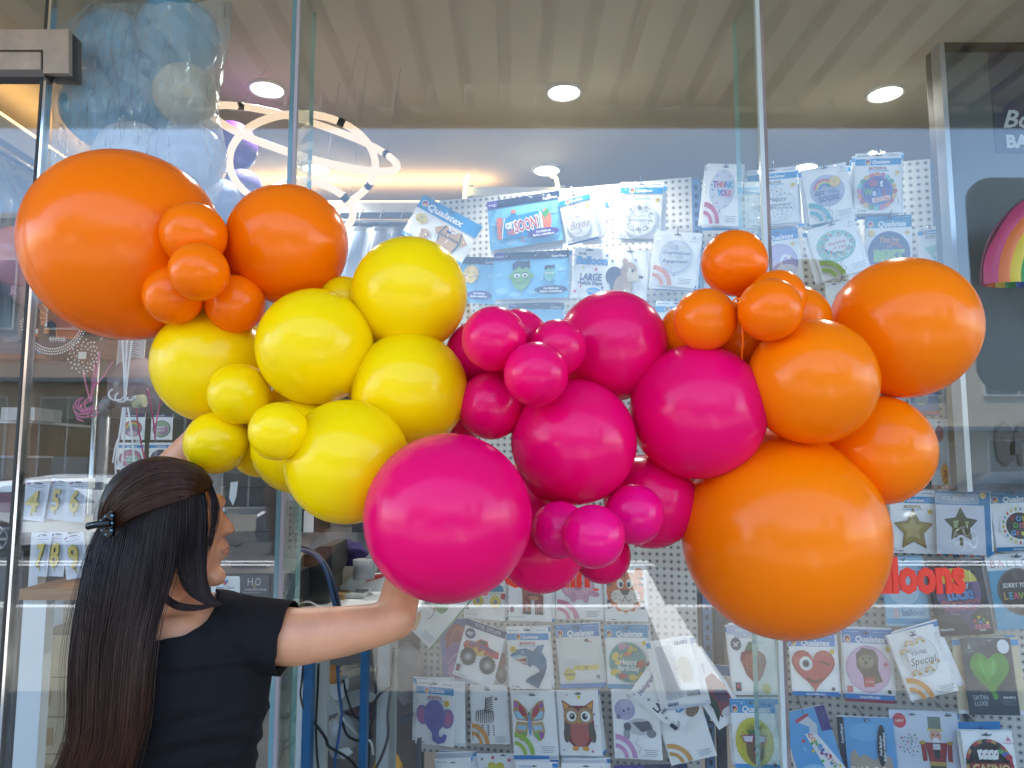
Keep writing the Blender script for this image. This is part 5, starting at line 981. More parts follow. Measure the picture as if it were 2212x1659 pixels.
MB().box((-1.9, 2.15, 2.68), (-1.79, 3.3, 2.76), white).build("shelf", rl2); MB().box((-1.80, 2.15, 2.762), (-1.788, 3.3, 2.77), emis("warm_strip", (1, .62, .25), .6)).build("light_strip", rl2)
for yy in (2.2, 3.25): MB().tube([(-1.82, yy, 0), (-1.82, yy, 2.6)], .014, steel, 8).build("leg", rl2)
for k in range(5): garment(-1.83, 2.25 + k * .13, za2 - .06, .62, .30, ["#6f93bd", "#7fa0c4", "#8aa6c2", "#5f80aa"][k % 4], "blue tinted bagged garment on the left rail", "bagged clothes on the left rail", ang=.15 * math.sin(k * 1.7))
la = bpy.data.lights.new("cove_lamp", 'AREA'); la.shape = 'RECTANGLE'; la.size = .04; la.size_y = 1.1; la.energy = .25; la.color = (1, .55, .18)
lo = bpy.data.objects.new("lamp", la); col.objects.link(lo); lo.location = (-1.82, 2.7, 2.78); lo.rotation_euler = (R(180), 0, 0); lo.parent = rl2; lo.matrix_parent_inverse = Matrix.Translation(-world_loc(rl2))
la2 = bpy.data.lights.new("strip_lamp", 'AREA'); la2.shape = 'RECTANGLE'; la2.size = 1.6; la2.size_y = .04; la2.energy = .8; la2.color = (1, .6, .25)
lo = bpy.data.objects.new("lamp", la2); col.objects.link(lo); lo.location = (-.9, YR + .06, za + .13); lo.rotation_euler = (R(180), 0, 0); lo.parent = rl; lo.matrix_parent_inverse = Matrix.Translation(-world_loc(rl))
# overhead bar with conduit behind the upper board
m = MB(); bxp(m, 1012, 404, 1200, 422, 3.12, .05, white); m2 = MB(); bxp(m2, 1070, 424, 1140, 436, 3.14, .05, white)
oh = simple("conveyor_bar", "white metal bar with yellow lit hose ends above the left pegboard", "rail", [("bar", m), ("bracket", m2)])
for px in (1005, 1205):
    c = [PY(px - (2 if px < 1100 else -10), 440, 3.1), PY(px, 405, 3.1), PY(px + (3 if px < 1100 else -4), 385, 3.1), PY(px + (8 if px < 1100 else -14), 380, 3.14)]
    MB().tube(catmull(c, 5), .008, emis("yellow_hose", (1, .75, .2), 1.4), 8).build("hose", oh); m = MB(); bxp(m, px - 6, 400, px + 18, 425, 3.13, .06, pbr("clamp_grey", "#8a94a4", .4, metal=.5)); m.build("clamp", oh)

# plastic bag with blue, clear and white balloons
def lat(c): return pbr("latex_" + c.strip('#'), c, .25, coat=.3, trans=.25)
def free_balloon(px, py, rp, z, colr, label, group=None, down=True, mat=None):
    c = P(px, py, z); r = rp * z / F; t = thing("balloon", label, "balloon", c - Vector((0, 0, r * 1.1)), group)
    balloon(c, r, mat or lat(colr), c + Vector((0, 0, -1 if down else 1)), "skin", t, None, True, 32, 20)
for px, py, rp, z, c, lb in ((250, 105, 78, 2.25, "#5fb0dc", "sky blue balloon in the clear bag, top left"), (385, 80, 84, 2.25, "#68b2dc", "sky blue balloon in the clear bag, top right"), (215, 235, 78, 2.23, "#70b4da", "sky blue balloon in the clear bag, lower left"), (315, 200, 80, 2.27, "#5faedc", "sky blue balloon in the middle of the clear bag"), (400, 205, 66, 2.19, "#cfcfc6", "cloudy clear balloon in the clear bag"), (290, 350, 84, 2.23, "#e3e7f2", "white balloon in the bottom of the clear bag"), (412, 340, 72, 2.23, "#d3d8ee", "pale lavender balloon in the bottom right of the clear bag")):
    free_balloon(px, py, rp, z, c, lb, "balloons inside the clear bag")
out = [(4, 196, 500), (30, 150, 500), (60, 122, 497), (100, 120, 492), (150, 116, 482), (190, 104, 474), (250, 104, 472), (290, 106, 478), (340, 108, 492), (380, 120, 488), (420, 170, 468), (450, 240, 440)]
rows = []
for (y, x0, x1), (y2, x02, x12) in zip(out, out[1:]):
    for q in range(4):
        t_ = q / 4; yy, a0, a1 = y + (y2 - y) * t_, x0 + (x02 - x0) * t_, x1 + (x12 - x1) * t_; row = []; c, hw = (a0 + a1) / 2, (a1 - a0) / 2
        for k in range(72):
            th = 2 * math.pi * k / 72; p = P(c + hw * math.cos(th), yy, 2.22 - .135 * math.sin(th)); w_ = p * 7
            fl = noise.noise(Vector((w_.x * 1.4 + w_.z * .5, w_.y, w_.z * .35))); row.append(p + Vector((.010 * noise.noise(w_ * 1.5), .022 * fl + .022 * abs(noise.noise(Vector((w_.x * 4, w_.y, w_.z * 1.6)))), .008 * noise.noise(w_))))
        rows.append(row + row[:1])
sack = clear("sack_film", ior=1.6, rough=.09, bump=2.5, bscale=15, haze=.25, hazecol=(.78, .88, .95), mn=.05, stretch=(1.6, 1, .45))
t_ = thing("plastic_bag", "large crumpled clear plastic bag full of blue and white balloons at the upper left", "plastic bag", P(300, 450, 2.2)); MB().grid(rows, sack).build("film", t_)
free_balloon(500, 318, 55, 2.7, "#5c3a78", "purple balloon peeking right of the clear bag"); free_balloon(524, 408, 42, 2.65, "#7a70a8", "lavender balloon low right of the clear bag"); free_balloon(478, 435, 48, 2.6, "#a9b8e0", "pale blue balloon between the bag and the orange balloons")
free_balloon(34, 552, 62, 2.25, "#d59fb5", "pink balloon behind the left edge of the giant orange balloon"); free_balloon(62, 602, 56, 2.5, "#b9a6b4", "dull mauve balloon behind the pink balloon"); free_balloon(300, 835, 62, 3.0, "#a598a4", "greyish balloon behind the white ribbons")
# rainbow foil balloon
rf = thing("rainbow_balloon", "rainbow shaped foil balloon at the right edge of the window", "foil balloon", PY(2200, 620, 2.12))
def foilm(c): return pbr("foil_" + c.strip('#'), c, .42, metal=.0, coat=.1, bump=.2, bscale=18)
cc = PY(2340, 615, 2.12); pxm = (PY(2378, 615, 2.12).x - cc.x) / 38
bands = [("#c02468", 218, 195), ("#e8701a", 195, 174), ("#e8c81a", 174, 152), ("#159a3c", 152, 128), ("#1f50c0", 128, 106), ("#6a3a8c", 106, 84)]
for c, r1, r0 in bands:
    g = []
    for i in range(37):
        th = R(180 - i * 5) ; row = []
        for k in range(7):
            u = k / 6; rr = (r0 + (r1 - r0) * u) * pxm; prof = .035 * math.sin(math.pi * min(1, max(0, (rr / pxm - 80) / 142))) ** .6 + .004 * math.sin(math.pi * u)
            crimp = (1 + .012 * math.sin(i * 7)) if (u == 1 and r1 == 218) else 1
            row.append(cc + Vector((rr * math.cos(th) * crimp * 1.0, -prof, rr * math.sin(th) * crimp)))
        g.append(row)
    gb = [[q + Vector((0, 2 * (cc.y - q.y), 0)) for q in row] for row in g]
    MB().grid(g, foilm(c)).grid(gb, foilm(c)).build("stripe", rf)
ed = [cc + Vector((219 * pxm * math.cos(R(180 - i * 2)) * (1 + .012 * (i % 2)), 0, 219 * pxm * math.sin(R(180 - i * 2)) * (1 + .012 * (i % 2)))) for i in range(91)]
MB().tube(ed, .0035, foilm("#7c1c46"), 5).build("seam", rf)
free_balloon(2222, 590, 22, 2.45, "#b9d4cc", "pale mint balloon under the rainbow foil balloon")
# steel framed display panel
Yd = 2.28
fp = thing("framed_panel", "tall steel framed dark display panel at the right", "display panel", PY(2110, 1060, Yd))
X0 = PY(2008, 85, Yd).x; X1 = PY(2039, 85, Yd).x; ZT = PY(2030, 85, Yd).z; ZBm = PY(2100, 1062, Yd).z; XE = X1 + .75
MB().box((X1 - .016, Yd, ZBm), (X1, Yd + .05, ZT), pbr("bright_steel", (.5, .52, .54), .32, metal=.9)).build("side_rail", fp)
MB().box((X1, Yd, ZT - .016), (XE, Yd + .05, ZT), black).box((X1, Yd, ZBm), (XE, Yd + .05, ZBm + .022), black).box((XE, Yd, ZBm), (XE + .02, Yd + .05, ZT), black).build("frame", fp)
MB().box((X1 - .013, Yd + .0505, ZBm), (X1 + .01, Yd + .085, ZT - .005), pbr("frame_side", "#4a4238", .5)).build("casing", fp)
MB().box((X1 + .012, Yd + .05, ZBm), (XE, Yd + .13, ZT - .01), pbr("panel_grey", (.085, .105, .115), .30, var=.25, vscale=1.5)).build("panel", fp)
sgn = MB(); q = [PY(x, y, Yd + .047) for x, y in ((2135, 107), (2420, 107), (2420, 330), (2152, 330))]; sgn.prism(q, (0, .002, 0), pbr("sign_navy", (.035, .045, .075), .4)); sg = sgn.build("sign", fp)
def wall_text(s, px, py, hpx, Y, mat, parent, bold=.0, shear=0, name="lettering", sx=1):
    vs, fs, (a, b) = textgeo(s, bold); o = PY(px, py, Y); k = hpx * (PY(px + 1, py, Y).x - o.x) / .72
    return MB().add([(o.x + ((v[0] - a) + shear * v[1]) * k * sx, Y, o.z + v[1] * k) for v in vs], fs, mat).build(name, parent)
ghost = pbr("ghost_white", (.45, .52, .56), .5)
wall_text("Boss", 2168, 275, 40, Yd + .044, ghost, sg, .02, .35); wall_text("BALLOONS", 2175, 318, 28, Yd + .044, ghost, sg, .05)
dkt = pbr("dark_letters", (.02, .022, .035), .35); wall_text("04", 2152, 994, 74, Yd + .044, dkt, fp, .12, sx=.62)
# ---------------------------------------------------------------- left interior
def cylinder(p, q, r, mat, n=16): return MB().tube([p, q], r, mat, n)
# black till / printer
m1 = MB(); bxp(m1, 470, 1022, 624, 1050, 2.42, .3, black); m2 = MB(); bxp(m2, 484, 1052, 626, 1180, 2.44, .05, pbr("screen_back", "#222427", .4)); m3 = MB(); bxp(m3, 506, 1092, 612, 1150, 2.425, .015, pbr("till_plate", "#2c2e32", .4))
m4 = MB(); bxp(m4, 515, 1150, 594, 1222, 2.40, .06, pbr("till_neck", "#2a2c31", .28)); m5 = MB(); a = [PY(x, y, 2.2) for x, y in ((452, 1302), (640, 1302), (640, 1238), (452, 1238))]; m5.prism(a, (0, .42, 0), blk2)
m6 = MB(); g = []
for j in range(9):
    t = j / 8; yy = 2.205 + .3 * t; zz = PY(540, 1238, 2.2).z + .085 * math.sin(t * 1.5); g.append([Vector((PY(462 + 10 * t, 1230, 2.2).x, yy, zz)), Vector((PY(632, 1230, 2.2).x, yy, zz))])
m6.grid(g, pbr("till_hood", "#3b3d42", .3)); m7 = MB(); bxp(m7, 500, 1214, 575, 1226, 2.235, .02, pbr("till_slot", "#0c0c0e", .5))
till = simple("till", "black till with flip screen and curved hood behind the window, right of the woman's face", "cash register", [("base", m5), ("shelf_top", m1), ("screen", m2), ("plate", m3), ("neck", m4), ("hood", m6), ("slot", m7)])
# business cards stuck on the glass side
def bcard(x0, y0, x1, y1, c, label):
    t = thing("business_card", label, "card", PY((x0 + x1) / 2, y1, 2.19)); m = MB(); r = 4; pts = []
    for cx_, cy_, a0 in ((x1 - r, y0 + r, 0), (x0 + r, y0 + r, 90), (x0 + r, y1 - r, 180), (x1 - r, y1 - r, 270)):
        for i in range(5): th = R(a0 + i * 22.5); pts.append(PY(cx_ + r * math.cos(th), cy_ - r * math.sin(th), 2.19))
    m.prism(pts, (0, .0015, 0), ink(c)); m.build("card", t); return t
c1 = bcard(456, 1245, 518, 1285, "#eceff2", "white business card with a small balloon drawing, on the black till")
for px, py, c in ((484, 1256, "#e8503a"), (489, 1255, "#4fa8e0"), (486, 1260, "#e04a7a"), (481, 1259, "#e8c83a")): MB().ball(PY(px, py, 2.187), .0045, ink(c), 10, 8).build("drawing", c1)
wall_text("BALLOONS", 467, 1281, 5, 2.187, ink("#4a4f58"), c1, .01, sx=1.15); wall_text("Bondi Cloud", 467, 1272, 6, 2.187, ink("#2f5f7a"), c1, 0, .3, sx=.9)
c2 = bcard(520, 1243, 581, 1284, "#43474d", "dark grey business card with white H2O lettering, on the black till")
wall_text("H", 535, 1265, 17, 2.187, ink("#e6eaee"), c2, -.01, sx=.8); wall_text("2", 547, 1269, 9, 2.186, ink("#c9a36a"), c2, 0); wall_text("O", 551, 1265, 17, 2.187, ink("#e6eaee"), c2, -.01, sx=.7); wall_text("Laundry & Dry Cleaning", 529, 1275, 4, 2.187, ink("#d8dce0"), c2, .01, sx=.85); wall_text("302 Bondi Road, Bondi", 524, 1281, 2.6, 2.187, ink("#a8acb2"), c2, 0, sx=1.1)
# white rag / paper scrap
m = MB(); m.prism([PY(x, y, 2.18) for x, y in ((498, 1042), (514, 1040), (510, 1072), (503, 1092), (495, 1076))], (0, .002, 0), ink("#e2e6ea")); simple("paper_scrap", "small torn white paper stuck by the till screen", "paper", [("paper", m)])
# counter and shelves at left
m = MB(); bxp(m, -30, 1040, 84, 1062, 2.2, .5, white); simple("counter", "white counter corner at the far left", "counter", [("top", m)])
# pinboard strip
m = MB(); bxp(m, 42, 1272, 190, 1296, 2.2, .45, wood); m2 = MB(); bxp(m2, 35, 1296, 86, 1760, 2.22, .04, white); m3 = MB(); bxp(m3, 88, 1298, 136, 1372, 2.6, .04, grey)
m4 = MB(); bxp(m4, 40, 1128, 195, 1150, 2.32, .35, pbr("shelf_cream", "#c5bfb2", .5)); m5 = MB(); bxp(m5, 64, 1150, 84, 1272, 2.3, .04, white)
simple("shelf_unit", "white shelf unit with a wooden shelf board at the lower left", "shelf", [("wooden_shelf", m), ("side_panel", m2), ("back_panel", m3), ("upper_shelf", m4), ("post", m5)])
for k, (x0, y0, x1, y1, lb) in enumerate([(62, 1372, 330, 1462, "topmost beige carton under the wooden shelf"), (66, 1464, 330, 1548, "beige carton, second from the top of the stack"), (70, 1550, 330, 1628, "beige carton, third from the top of the stack"), (64, 1630, 330, 1740, "beige carton at the bottom of the stack")]):
    m = MB(); bxp(m, x0, y0, x1, y1, 2.35, .3, cartonm); tp = MB(); bxp(tp, x0 + 4, y0 + 22, x0 + 44, y0 + 60, 2.349, .0005, pbr("packing_tape", "#a8895c", .3)); simple("cardboard_box", lb, "box", [("carton", m), ("tape", tp)], "stacked cartons")
# number candles
gold = pbr("gold_candle", "#b3a565", .28, metal=.55)
def candle(ch, corners, label, hd=.72):
    quad = [PY(x, y, 2.12 + .01 * (ord(ch) % 3)) for x, y in corners]; a = Art(quad, 60, 100, "#d6d9e2"); a.tiny(10, 84, 48, 1, 3, "#5a6f9a"); a.text("OCCASION", 36, 90, 4, "#8a8fa4"); a.ell(32, 95, 12, 1.6, "#3a3038"); a.ell(9, 91, 2.4, 2.4, "#b0404a"); a.ell(14, 93, 2.4, 2.4, "#3a4a9a"); a.rect(10, 14, 50, 80, "#c9ced9"); a.rect(28, 12, 33, 24, "#a89a5a")
    t = thing("number_candle", label, "candle", a.raw(30, 0, 0), "gold number candles on cards"); a.done("card", t)
    vs, fs, (x0, x1) = textgeo(ch, .03, .09); k = 52 / .72; z0 = 0
    m = MB(); m.add([a.raw(30 + (v[0] - (x0 + x1) / 2) * k * .78, 24 + v[1] * k, .004 + v[2] * .05) for v in vs], fs, gold); m.build("candle", t)
candle("4", [(54, 1036), (108, 1042), (94, 1128), (37, 1120)], "gold number 4 candle on a white card"); candle("5", [(106, 1034), (146, 1036), (140, 1126), (102, 1120)], "gold number 5 candle on a white card"); candle("6", [(144, 1036), (184, 1038), (186, 1128), (140, 1126)], "gold number 6 candle on a white card")
candle("7", [(72, 1150), (106, 1152), (106, 1246), (74, 1244)], "gold number 7 candle on a white card"); candle("8", [(102, 1148), (140, 1150), (142, 1246), (100, 1244)], "gold number 8 candle on a white card"); candle("9", [(132, 1156), (178, 1150), (192, 1244), (144, 1254)], "gold number 9 candle on a white card")
# haunted house foil bag
a = Art([PY(x, y, 2.5) for x, y in ((62, 612), (205, 612), (205, 772), (62, 772))], 100, 100, "#241c1a"); a.mb = MB()
t = thing("printed_foil_balloon", "round orange foil balloon printed with a black haunted house below the giant orange balloon", "foil balloon", a.raw(60, 0, 0)); a.k = 3
a.mb.ball(a.raw(50, 54, -.03), (a.w * .58, .045, a.h * .58), pbr("foil_black", "#1c1816", .3, metal=.3), 32, 20)
a.k = 110; a.ell(50, 58, 46, 44, "#b8592a", n=40); [a.poly([(44, 50), (44 + 40 * math.cos(R(t_)), 50 + 40 * math.sin(R(t_))), (44 + 40 * math.cos(R(t_ + 8)), 50 + 40 * math.sin(R(t_ + 8)))], "#d08a4a") for t_ in range(40, 300, 22)]
a.poly([(8, 30), (80, 22), (60, 12), (30, 10)], "#20243a")
a.poly([(10, 24), (12, 44), (8, 44), (8, 56), (4, 56), (13, 76), (24, 60), (22, 56), (27, 40), (36, 40), (36, 46), (42, 48), (48, 42), (50, 20)], "#181c22"); 
for x, y in ((13, 64), (12, 53), (17, 52), (34, 42)): a.rect(x - 1.4, y - 2.4, x + 1.4, y + 2.4, "#d8dce0")
a.rect(31, 30, 39, 38, "#c8803a"); a.rect(18, 26, 24, 37, "#c8603a"); a.rect(19.5, 30, 22.5, 36, "#d8dce0"); a.rect(13, 28, 18, 32, "#c8603a")
for k in range(6): a.rect(42 + k * 4, 19, 43 + k * 4, 26, "#d8dce0")
a.line([(40, 22), (66, 21)], .8, "#d8dce0"); a.line([(40, 24), (66, 23)], .8, "#d8dce0")
for k in range(120):
    r_ = 47 + (k % 3) * 3.4; th = R(186 + (k // 3) * 4.2 + (k % 3) * 2.1); x, y = 50 + r_ * math.cos(th), 56 + r_ * math.sin(th); a.ell(x, y, 1.1, 1.1, "#e6e6e2", n=8)
a.done("print", t)
a = Art([PY(x, y, 2.46) for x, y in ((120, 735), (235, 735), (225, 830), (150, 830))], 100, 100, "#241c1a"); a.mb = MB(); a.poly([(2, 92), (100, 100), (84, 50), (70, 0), (56, 30), (20, 66)], "#5a2f22"); dots(a, 52, 62, 36, 40, "#e6e6e2", 60, 1.6)
a.rect(40, 56, 58, 72, "#c9c4bc"); t = thing("dotted_tissue", "brown tissue paper with white dots hanging below the haunted house balloon", "tissue", a.raw(60, 0, 0)); o = a.done("sheet", t); o.modifiers.new("s", 'SOLIDIFY').thickness = .0015
# ribbons
pink = pbr("pink_ribbon", "#cf6f9c", .35); rib_w = pbr("white_ribbon", "#dfe3ea", .35); magr = pbr("magenta_ribbon", "#b02a6a", .35)
t = thing("ribbon_tangle", "tangle of pink curling ribbon beside the grey pipe", "ribbon", PY(195, 900, 2.4)); m = MB(); rg = random.Random(4)
for pts in ([(180, 805), (188, 840), (196, 868)], [(205, 790), (200, 830), (196, 868)], [(215, 760), (210, 800), (204, 830), (196, 868)], [(244, 780), (222, 815), (204, 836)]): m.tube(catmull([PY(x, y, 2.4) for x, y in pts], 6), .0025, pink, 5)
for k in range(9):
    cx_, cy_ = 192 + rg.uniform(-12, 12), 885 + rg.uniform(-12, 10); rr = rg.uniform(10, 24); m.tube([PY(cx_ + rr * math.cos(R(q * 24)) * 1.1, cy_ + rr * .8 * math.sin(R(q * 24)), 2.38 + .01 * q * .3) for q in range(rg.randint(8, 15))], .0022, pink, 5)
m.tube(catmull([PY(x, y, 2.4) for x, y in ((180, 910), (168, 905), (165, 895))], 5), .0022, pink, 5); m.build("ribbon", t)
t = thing("ribbon_bunch", "bunch of white ribbons tied round the end of the grey pipe", "ribbon", PY(270, 1000, 2.38)); m = MB()
for pts in ([(264, 735), (268, 800), (270, 868)], [(274, 735), (272, 800), (270, 868)], [(285, 735), (276, 810), (270, 868)], [(266, 880), (258, 940), (250, 1000), (252, 1036)], [(270, 880), (268, 950), (262, 1010), (254, 1040)], [(276, 880), (284, 930), (290, 1000), (296, 1040)], [(268, 880), (262, 930), (250, 965), (244, 1000)]): m.tube(catmull([PY(x, y, 2.37) for x, y in pts], 6), .003, rib_w, 5)
for rr, cx_, cy_ in ((14, 262, 858), (18, 252, 852), (12, 280, 856)): m.tube([PY(cx_ + rr * math.cos(R(q * 30)), cy_ + rr * .7 * math.sin(R(q * 30)), 2.37) for q in range(9)], .003, rib_w, 5)
m.build("ribbon", t)
t = thing("ribbon_pair", "magenta ribbons hanging over the small birthday packs", "ribbon", PY(300, 1000, 2.5)); m = MB()
for pts in ([(292, 862), (300, 930), (312, 990), (318, 1015)], [(318, 840), (330, 900), (336, 950)], [(350, 850), (340, 900), (334, 946)]): m.tube(catmull([PY(x, y, 2.5) for x, y in pts], 6), .0028, magr, 5)
m.build("ribbon", t)
# pipe rack
pipem = pbr("grey_pipe", "#70797f", .4, metal=.4); t = thing("pipe_rack", "grey pipe rack with an elbow and cream cap left of the woman's head", "pipe rack", PY(227, 1030, 2.4))
MB().tube([PY(227, 892, 2.4), Vector((PY(227, 892, 2.4).x, 2.4, .2))], .0165, pipem, 16).build("upright", t); MB().tube([PY(227, 895, 2.4), PY(226, 876, 2.4), PY(232, 868, 2.4), PY(246, 868, 2.4)], .021, pipem, 16).build("elbow", t)
MB().tube([PY(244, 868, 2.4), PY(294, 868, 2.4)], .0155, pipem, 16).build("arm", t); MB().tube([PY(290, 868, 2.4), PY(312, 866, 2.4)], .021, pbr("cap_cream", "#c5c3a4", .5), 16).build("cap", t)
# small packs behind the ribbons
def art_mini(c1, c2, txt, bl=True):
    def f(a):
        if bl: a.rect(0, 104, 100, 118, "#1f8fcf"); a.text("Qualatex", 54, 111, 8, "#f0f2f6", bold=.02, shear=.2, maxw=50)
        else: a.rect(0, 112, 100, 130, "#3a2c5a"); a.text("BALLOON", 40, 120, 7, "#d8d8e4", bold=.03)
        a.ell(50, 54, 42, 42, "#4a4a54"); a.ell(50, 54, 39, 39, c1); a.ell(58, 48, 24, 22, c2); a.text(txt[0], 50, 62, 11, "#e8eaf0", bold=.02, shear=.2); a.text(txt[1], 50, 46, 11, "#e8eaf0", bold=.02, shear=.2, maxw=56)
    return f
def mini(corners, art, label):
    a = Art([PY(x, y, 2.7) for x, y in corners], 100, 130); art(a); t = thing("balloon_pack", label, "balloon pack", a.raw(50, 0, 0), "small packs behind the white ribbons"); a.done("card", t); sleeve(a, t, seed=corners[0][0])
def art_rb(a): a.rect(0, 112, 100, 130, "#3a2c5a"); a.text("BALLOON", 40, 120, 7, "#d8d8e4", bold=.03); a.ell(50, 56, 40, 42, "#8a7a92"); rainbow(a, 50, 56, 38, 5, RB[:4]); a.text("TO", 50, 60, 10, "#c8405a", bold=.03); a.ell(50, 30, 22, 14, "#c9a8b4")
mini([(262, 893), (312, 893), (312, 950), (262, 950)], art_rb, "small rainbow pack behind the white ribbons, upper left of four"); mini([(326, 893), (372, 893), (372, 950), (326, 950)], art_mini("#8fa88a", "#a87a9a", ("BABY", "BOY"), False), "small green round pack behind the ribbons, upper right of four")
mini([(254, 956), (310, 956), (310, 1014), (252, 1014)], art_mini("#c27f9a", "#8fb89a", ("Happy", "Birthday")), "small pink happy birthday pack behind the ribbons"); mini([(322, 956), (372, 956), (372, 1014), (320, 1014)], art_mini("#3c4266", "#4a5078", ("Happy", "Birthday")), "small navy happy birthday pack beside the raised forearm")
mini([(258, 1022), (310, 1024), (308, 1090), (254, 1088)], art_mini("#c9d0d8", "#b0b8c8", ("Hi", "You")), "small pack just above the woman's hair")
# notices, crates, back shelves
a = Art([PY(x, y, 2.95) for x, y in ((256, 712), (318, 712), (306, 810), (250, 806))], 60, 100, "#dcd9e2"); [a.rect(6, 94 - k * 4.4, 50 - (k * 7 % 12), 95.4 - k * 4.4, "#9a9aa8") for k in range(20)]; t = thing("notice_sheet", "printed white notice sheet behind the ribbons", "paper", a.raw(30, 0, 0)); a.done("sheet", t)
darkw = pbr("dark_shelving", "#3c3632", .6, var=.2)
m = MB(); bxp(m, -40, 735, 260, 775, 4.2, .3, pbr("reddish_wood", "#8f5c47", .5, var=.2, vscale=5, stretch=(1, 6, 10))); m2 = MB(); bxp(m2, -40, 776, 350, 815, 4.3, .3, pbr("grey_box_row", "#6a6f70", .6, var=.15)); m3 = MB(); bxp(m3, -40, 700, 240, 735, 4.5, .3, darkw)
simple("high_shelf", "reddish wooden shelf across the back left of the shop", "shelf", [("board", m), ("lower_board", m2), ("upper_board", m3)])
m = MB(); bxp(m, -60, 912, 66, 985, 3.4, .5, pbr("drawer_brown", "#7c6149", .6, var=.2)); m2 = MB(); bxp(m2, -60, 908, 70, 914, 3.38, .5, white); simple("drawer_unit", "brown drawer unit at the far left edge", "drawers", [("drawer", m), ("top", m2)])
m = MB(); bxp(m, 2, 880, 75, 908, 3.3, .2, ink("#c9cbd0")); simple("white_tray", "white tray on the brown drawer unit", "tray", [("tray", m)])
m = MB(); bxp(m, 190, 970, 216, 1035, 4.5, .3, black); m2 = MB(); bxp(m2, 110, 965, 190, 1030, 4.6, .3, pbr("machine_grey", "#777c80", .5)); simple("machine", "grey and black machine at the back left of the shop", "machine", [("panel", m), ("body", m2)])
m = MB(); bxp(m, 80, 905, 400, 1060, 6.5, .1, pbr("back_wall_panel", "#5c564e", .7)); simple("wall_panel", "dull brown panel on the back wall", "wall panel", [("panel", m)])
for k, (px, py, c, lb) in enumerate([(20, 1085, "#6a2f4a", "dark red box on the counter at the far left edge"), (12, 1010, "#55504e", "grey bundle under the drawer unit at the far left edge"), (14, 1165, "#3f464e", "dark grey crate below the counter at the far left edge")]):
    m = MB(); bxp(m, px - 60, py - 22, px + 18, py + 22, 2.5, .2, ink(c)); lid = MB(); bxp(lid, px - 62, py - 26, px + 20, py - 21, 2.495, .21, ink("#8a8a90")); simple("storage_box", lb, "box", [("box", m), ("lid", lid)])
m = MB(); bxp(m, -60, 1190, 32, 1760, 2.9, .3, pbr("left_cabinet", "#4a4d50", .5, var=.15)); m2 = MB(); bxp(m2, -58, 1300, 28, 1306, 2.895, .01, steel); simple("cabinet", "grey cabinet low at the far left edge", "cabinet", [("body", m), ("trim", m2)])
# ---------------------------------------------------------------- desk area right of the left joint
m = MB(); bxp(m, 655, 1208, 712, 1300, 2.35, .25, pbr("printer_dark", "#3a3634", .45)); mm = MB(); mm.prism([PY(x, y, 2.34) for x, y in ((690, 1180), (716, 1180), (718, 1225), (700, 1290), (655, 1290), (655, 1200))], (0, .22, 0), pbr("printer_black", "#1f1e20", .5)); simple("printer", "dark printer side beside the glass fin", "printer", [("body", m), ("cover", mm)])
def lump(label, cat, name, px, py, rx, ry, Y, colr, sd=0, amp=.3, rough=.8):
    c = PY(px, py, Y); sx = (PY(px + rx, py, Y).x - c.x); sz = c.z - PY(px, py + ry, Y).z; mt = pbr("cloth_" + colr.strip('#'), colr, rough, var=.2, vscale=8)
    o = MB().ball(c, (sx, sx * .6, sz), mt, 36, 22, fn=lambda p, d: p * (1 + amp * noise.noise(d * 2.2 + Vector((sd, 0, 0))) + amp * .5 * noise.noise(d * 5 + Vector((0, sd, 0))))).build(name); return tag(o, label, cat)
lump("crumpled purple cloth on the desk behind the cables", "cloth", "purple_cloth", 748, 1200, 42, 30, 2.6, "#2c1a5a", 3)
lump("yellow bag bottom at the lower edge left of the pegboard", "bag", "yellow_bag", 838, 1672, 34, 46, 2.8, "#c8961a", 5, .15, .5)
m = MB(); bxp(m, 650, 1312, 905, 1322, 2.3, .7, white); m2 = MB(); bxp(m2, 650, 1322, 900, 1330, 2.34, .02, grey); simple("desk", "white desk behind the woman's arm", "desk", [("top", m), ("edge", m2)])
m = MB(); m.prism([PY(x, y, 2.5) for x, y in ((722, 1272), (744, 1262), (806, 1186), (824, 1200), (830, 1215), (758, 1286), (730, 1286))], (0, .05, 0), pbr("arm_white", "#bdc2c2", .4)); m2 = MB(); m2.tube([PY(786, 1208, 2.5), PY(786, 1250, 2.5)], .035, pbr("arm_grey", "#8d9299", .5), 20); m3 = MB(); bxp(m3, 690, 1284, 786, 1292, 2.44, .12, pbr("arm_white", "#bdc2c2", .4)); m4 = MB(); bxp(m4, 744, 1292, 786, 1320, 2.46, .08, pbr("arm_white", "#bdc2c2", .4))
simple("monitor_arm", "pale grey angled monitor arm clamped to the desk", "monitor arm", [("arm", m), ("joint", m2), ("base_plate", m3), ("clamp", m4)])
m = MB(); m.prism([PY(x, y, 2.58) for x, y in ((755, 1272), (800, 1240), (846, 1238), (880, 1248), (838, 1280))], (0, .02, 0), ink("#c9cace")); m.prism([PY(x, y, 2.575) for x, y in ((770, 1262), (800, 1246), (842, 1236), (826, 1248))], (0, .003, 0), ink("#c8434a")); simple("papers", "white papers with a red sheet behind the monitor arm", "paper", [("sheets", m)])
m = MB(); m.prism([PY(x, y, 2.53) for x, y in ((722, 1255), (745, 1224), (775, 1224), (748, 1262))], (0, .004, 0), ink("#ddd6c6")); simple("price_list", "cream printed slip leaning left of the monitor arm", "paper", [("slip", m)])
m = MB(); bxp(m, 645, 1285, 742, 1312, 2.42, .25, brown); simple("brown_box", "flat brown carton on the desk below the cables", "box", [("carton", m)])
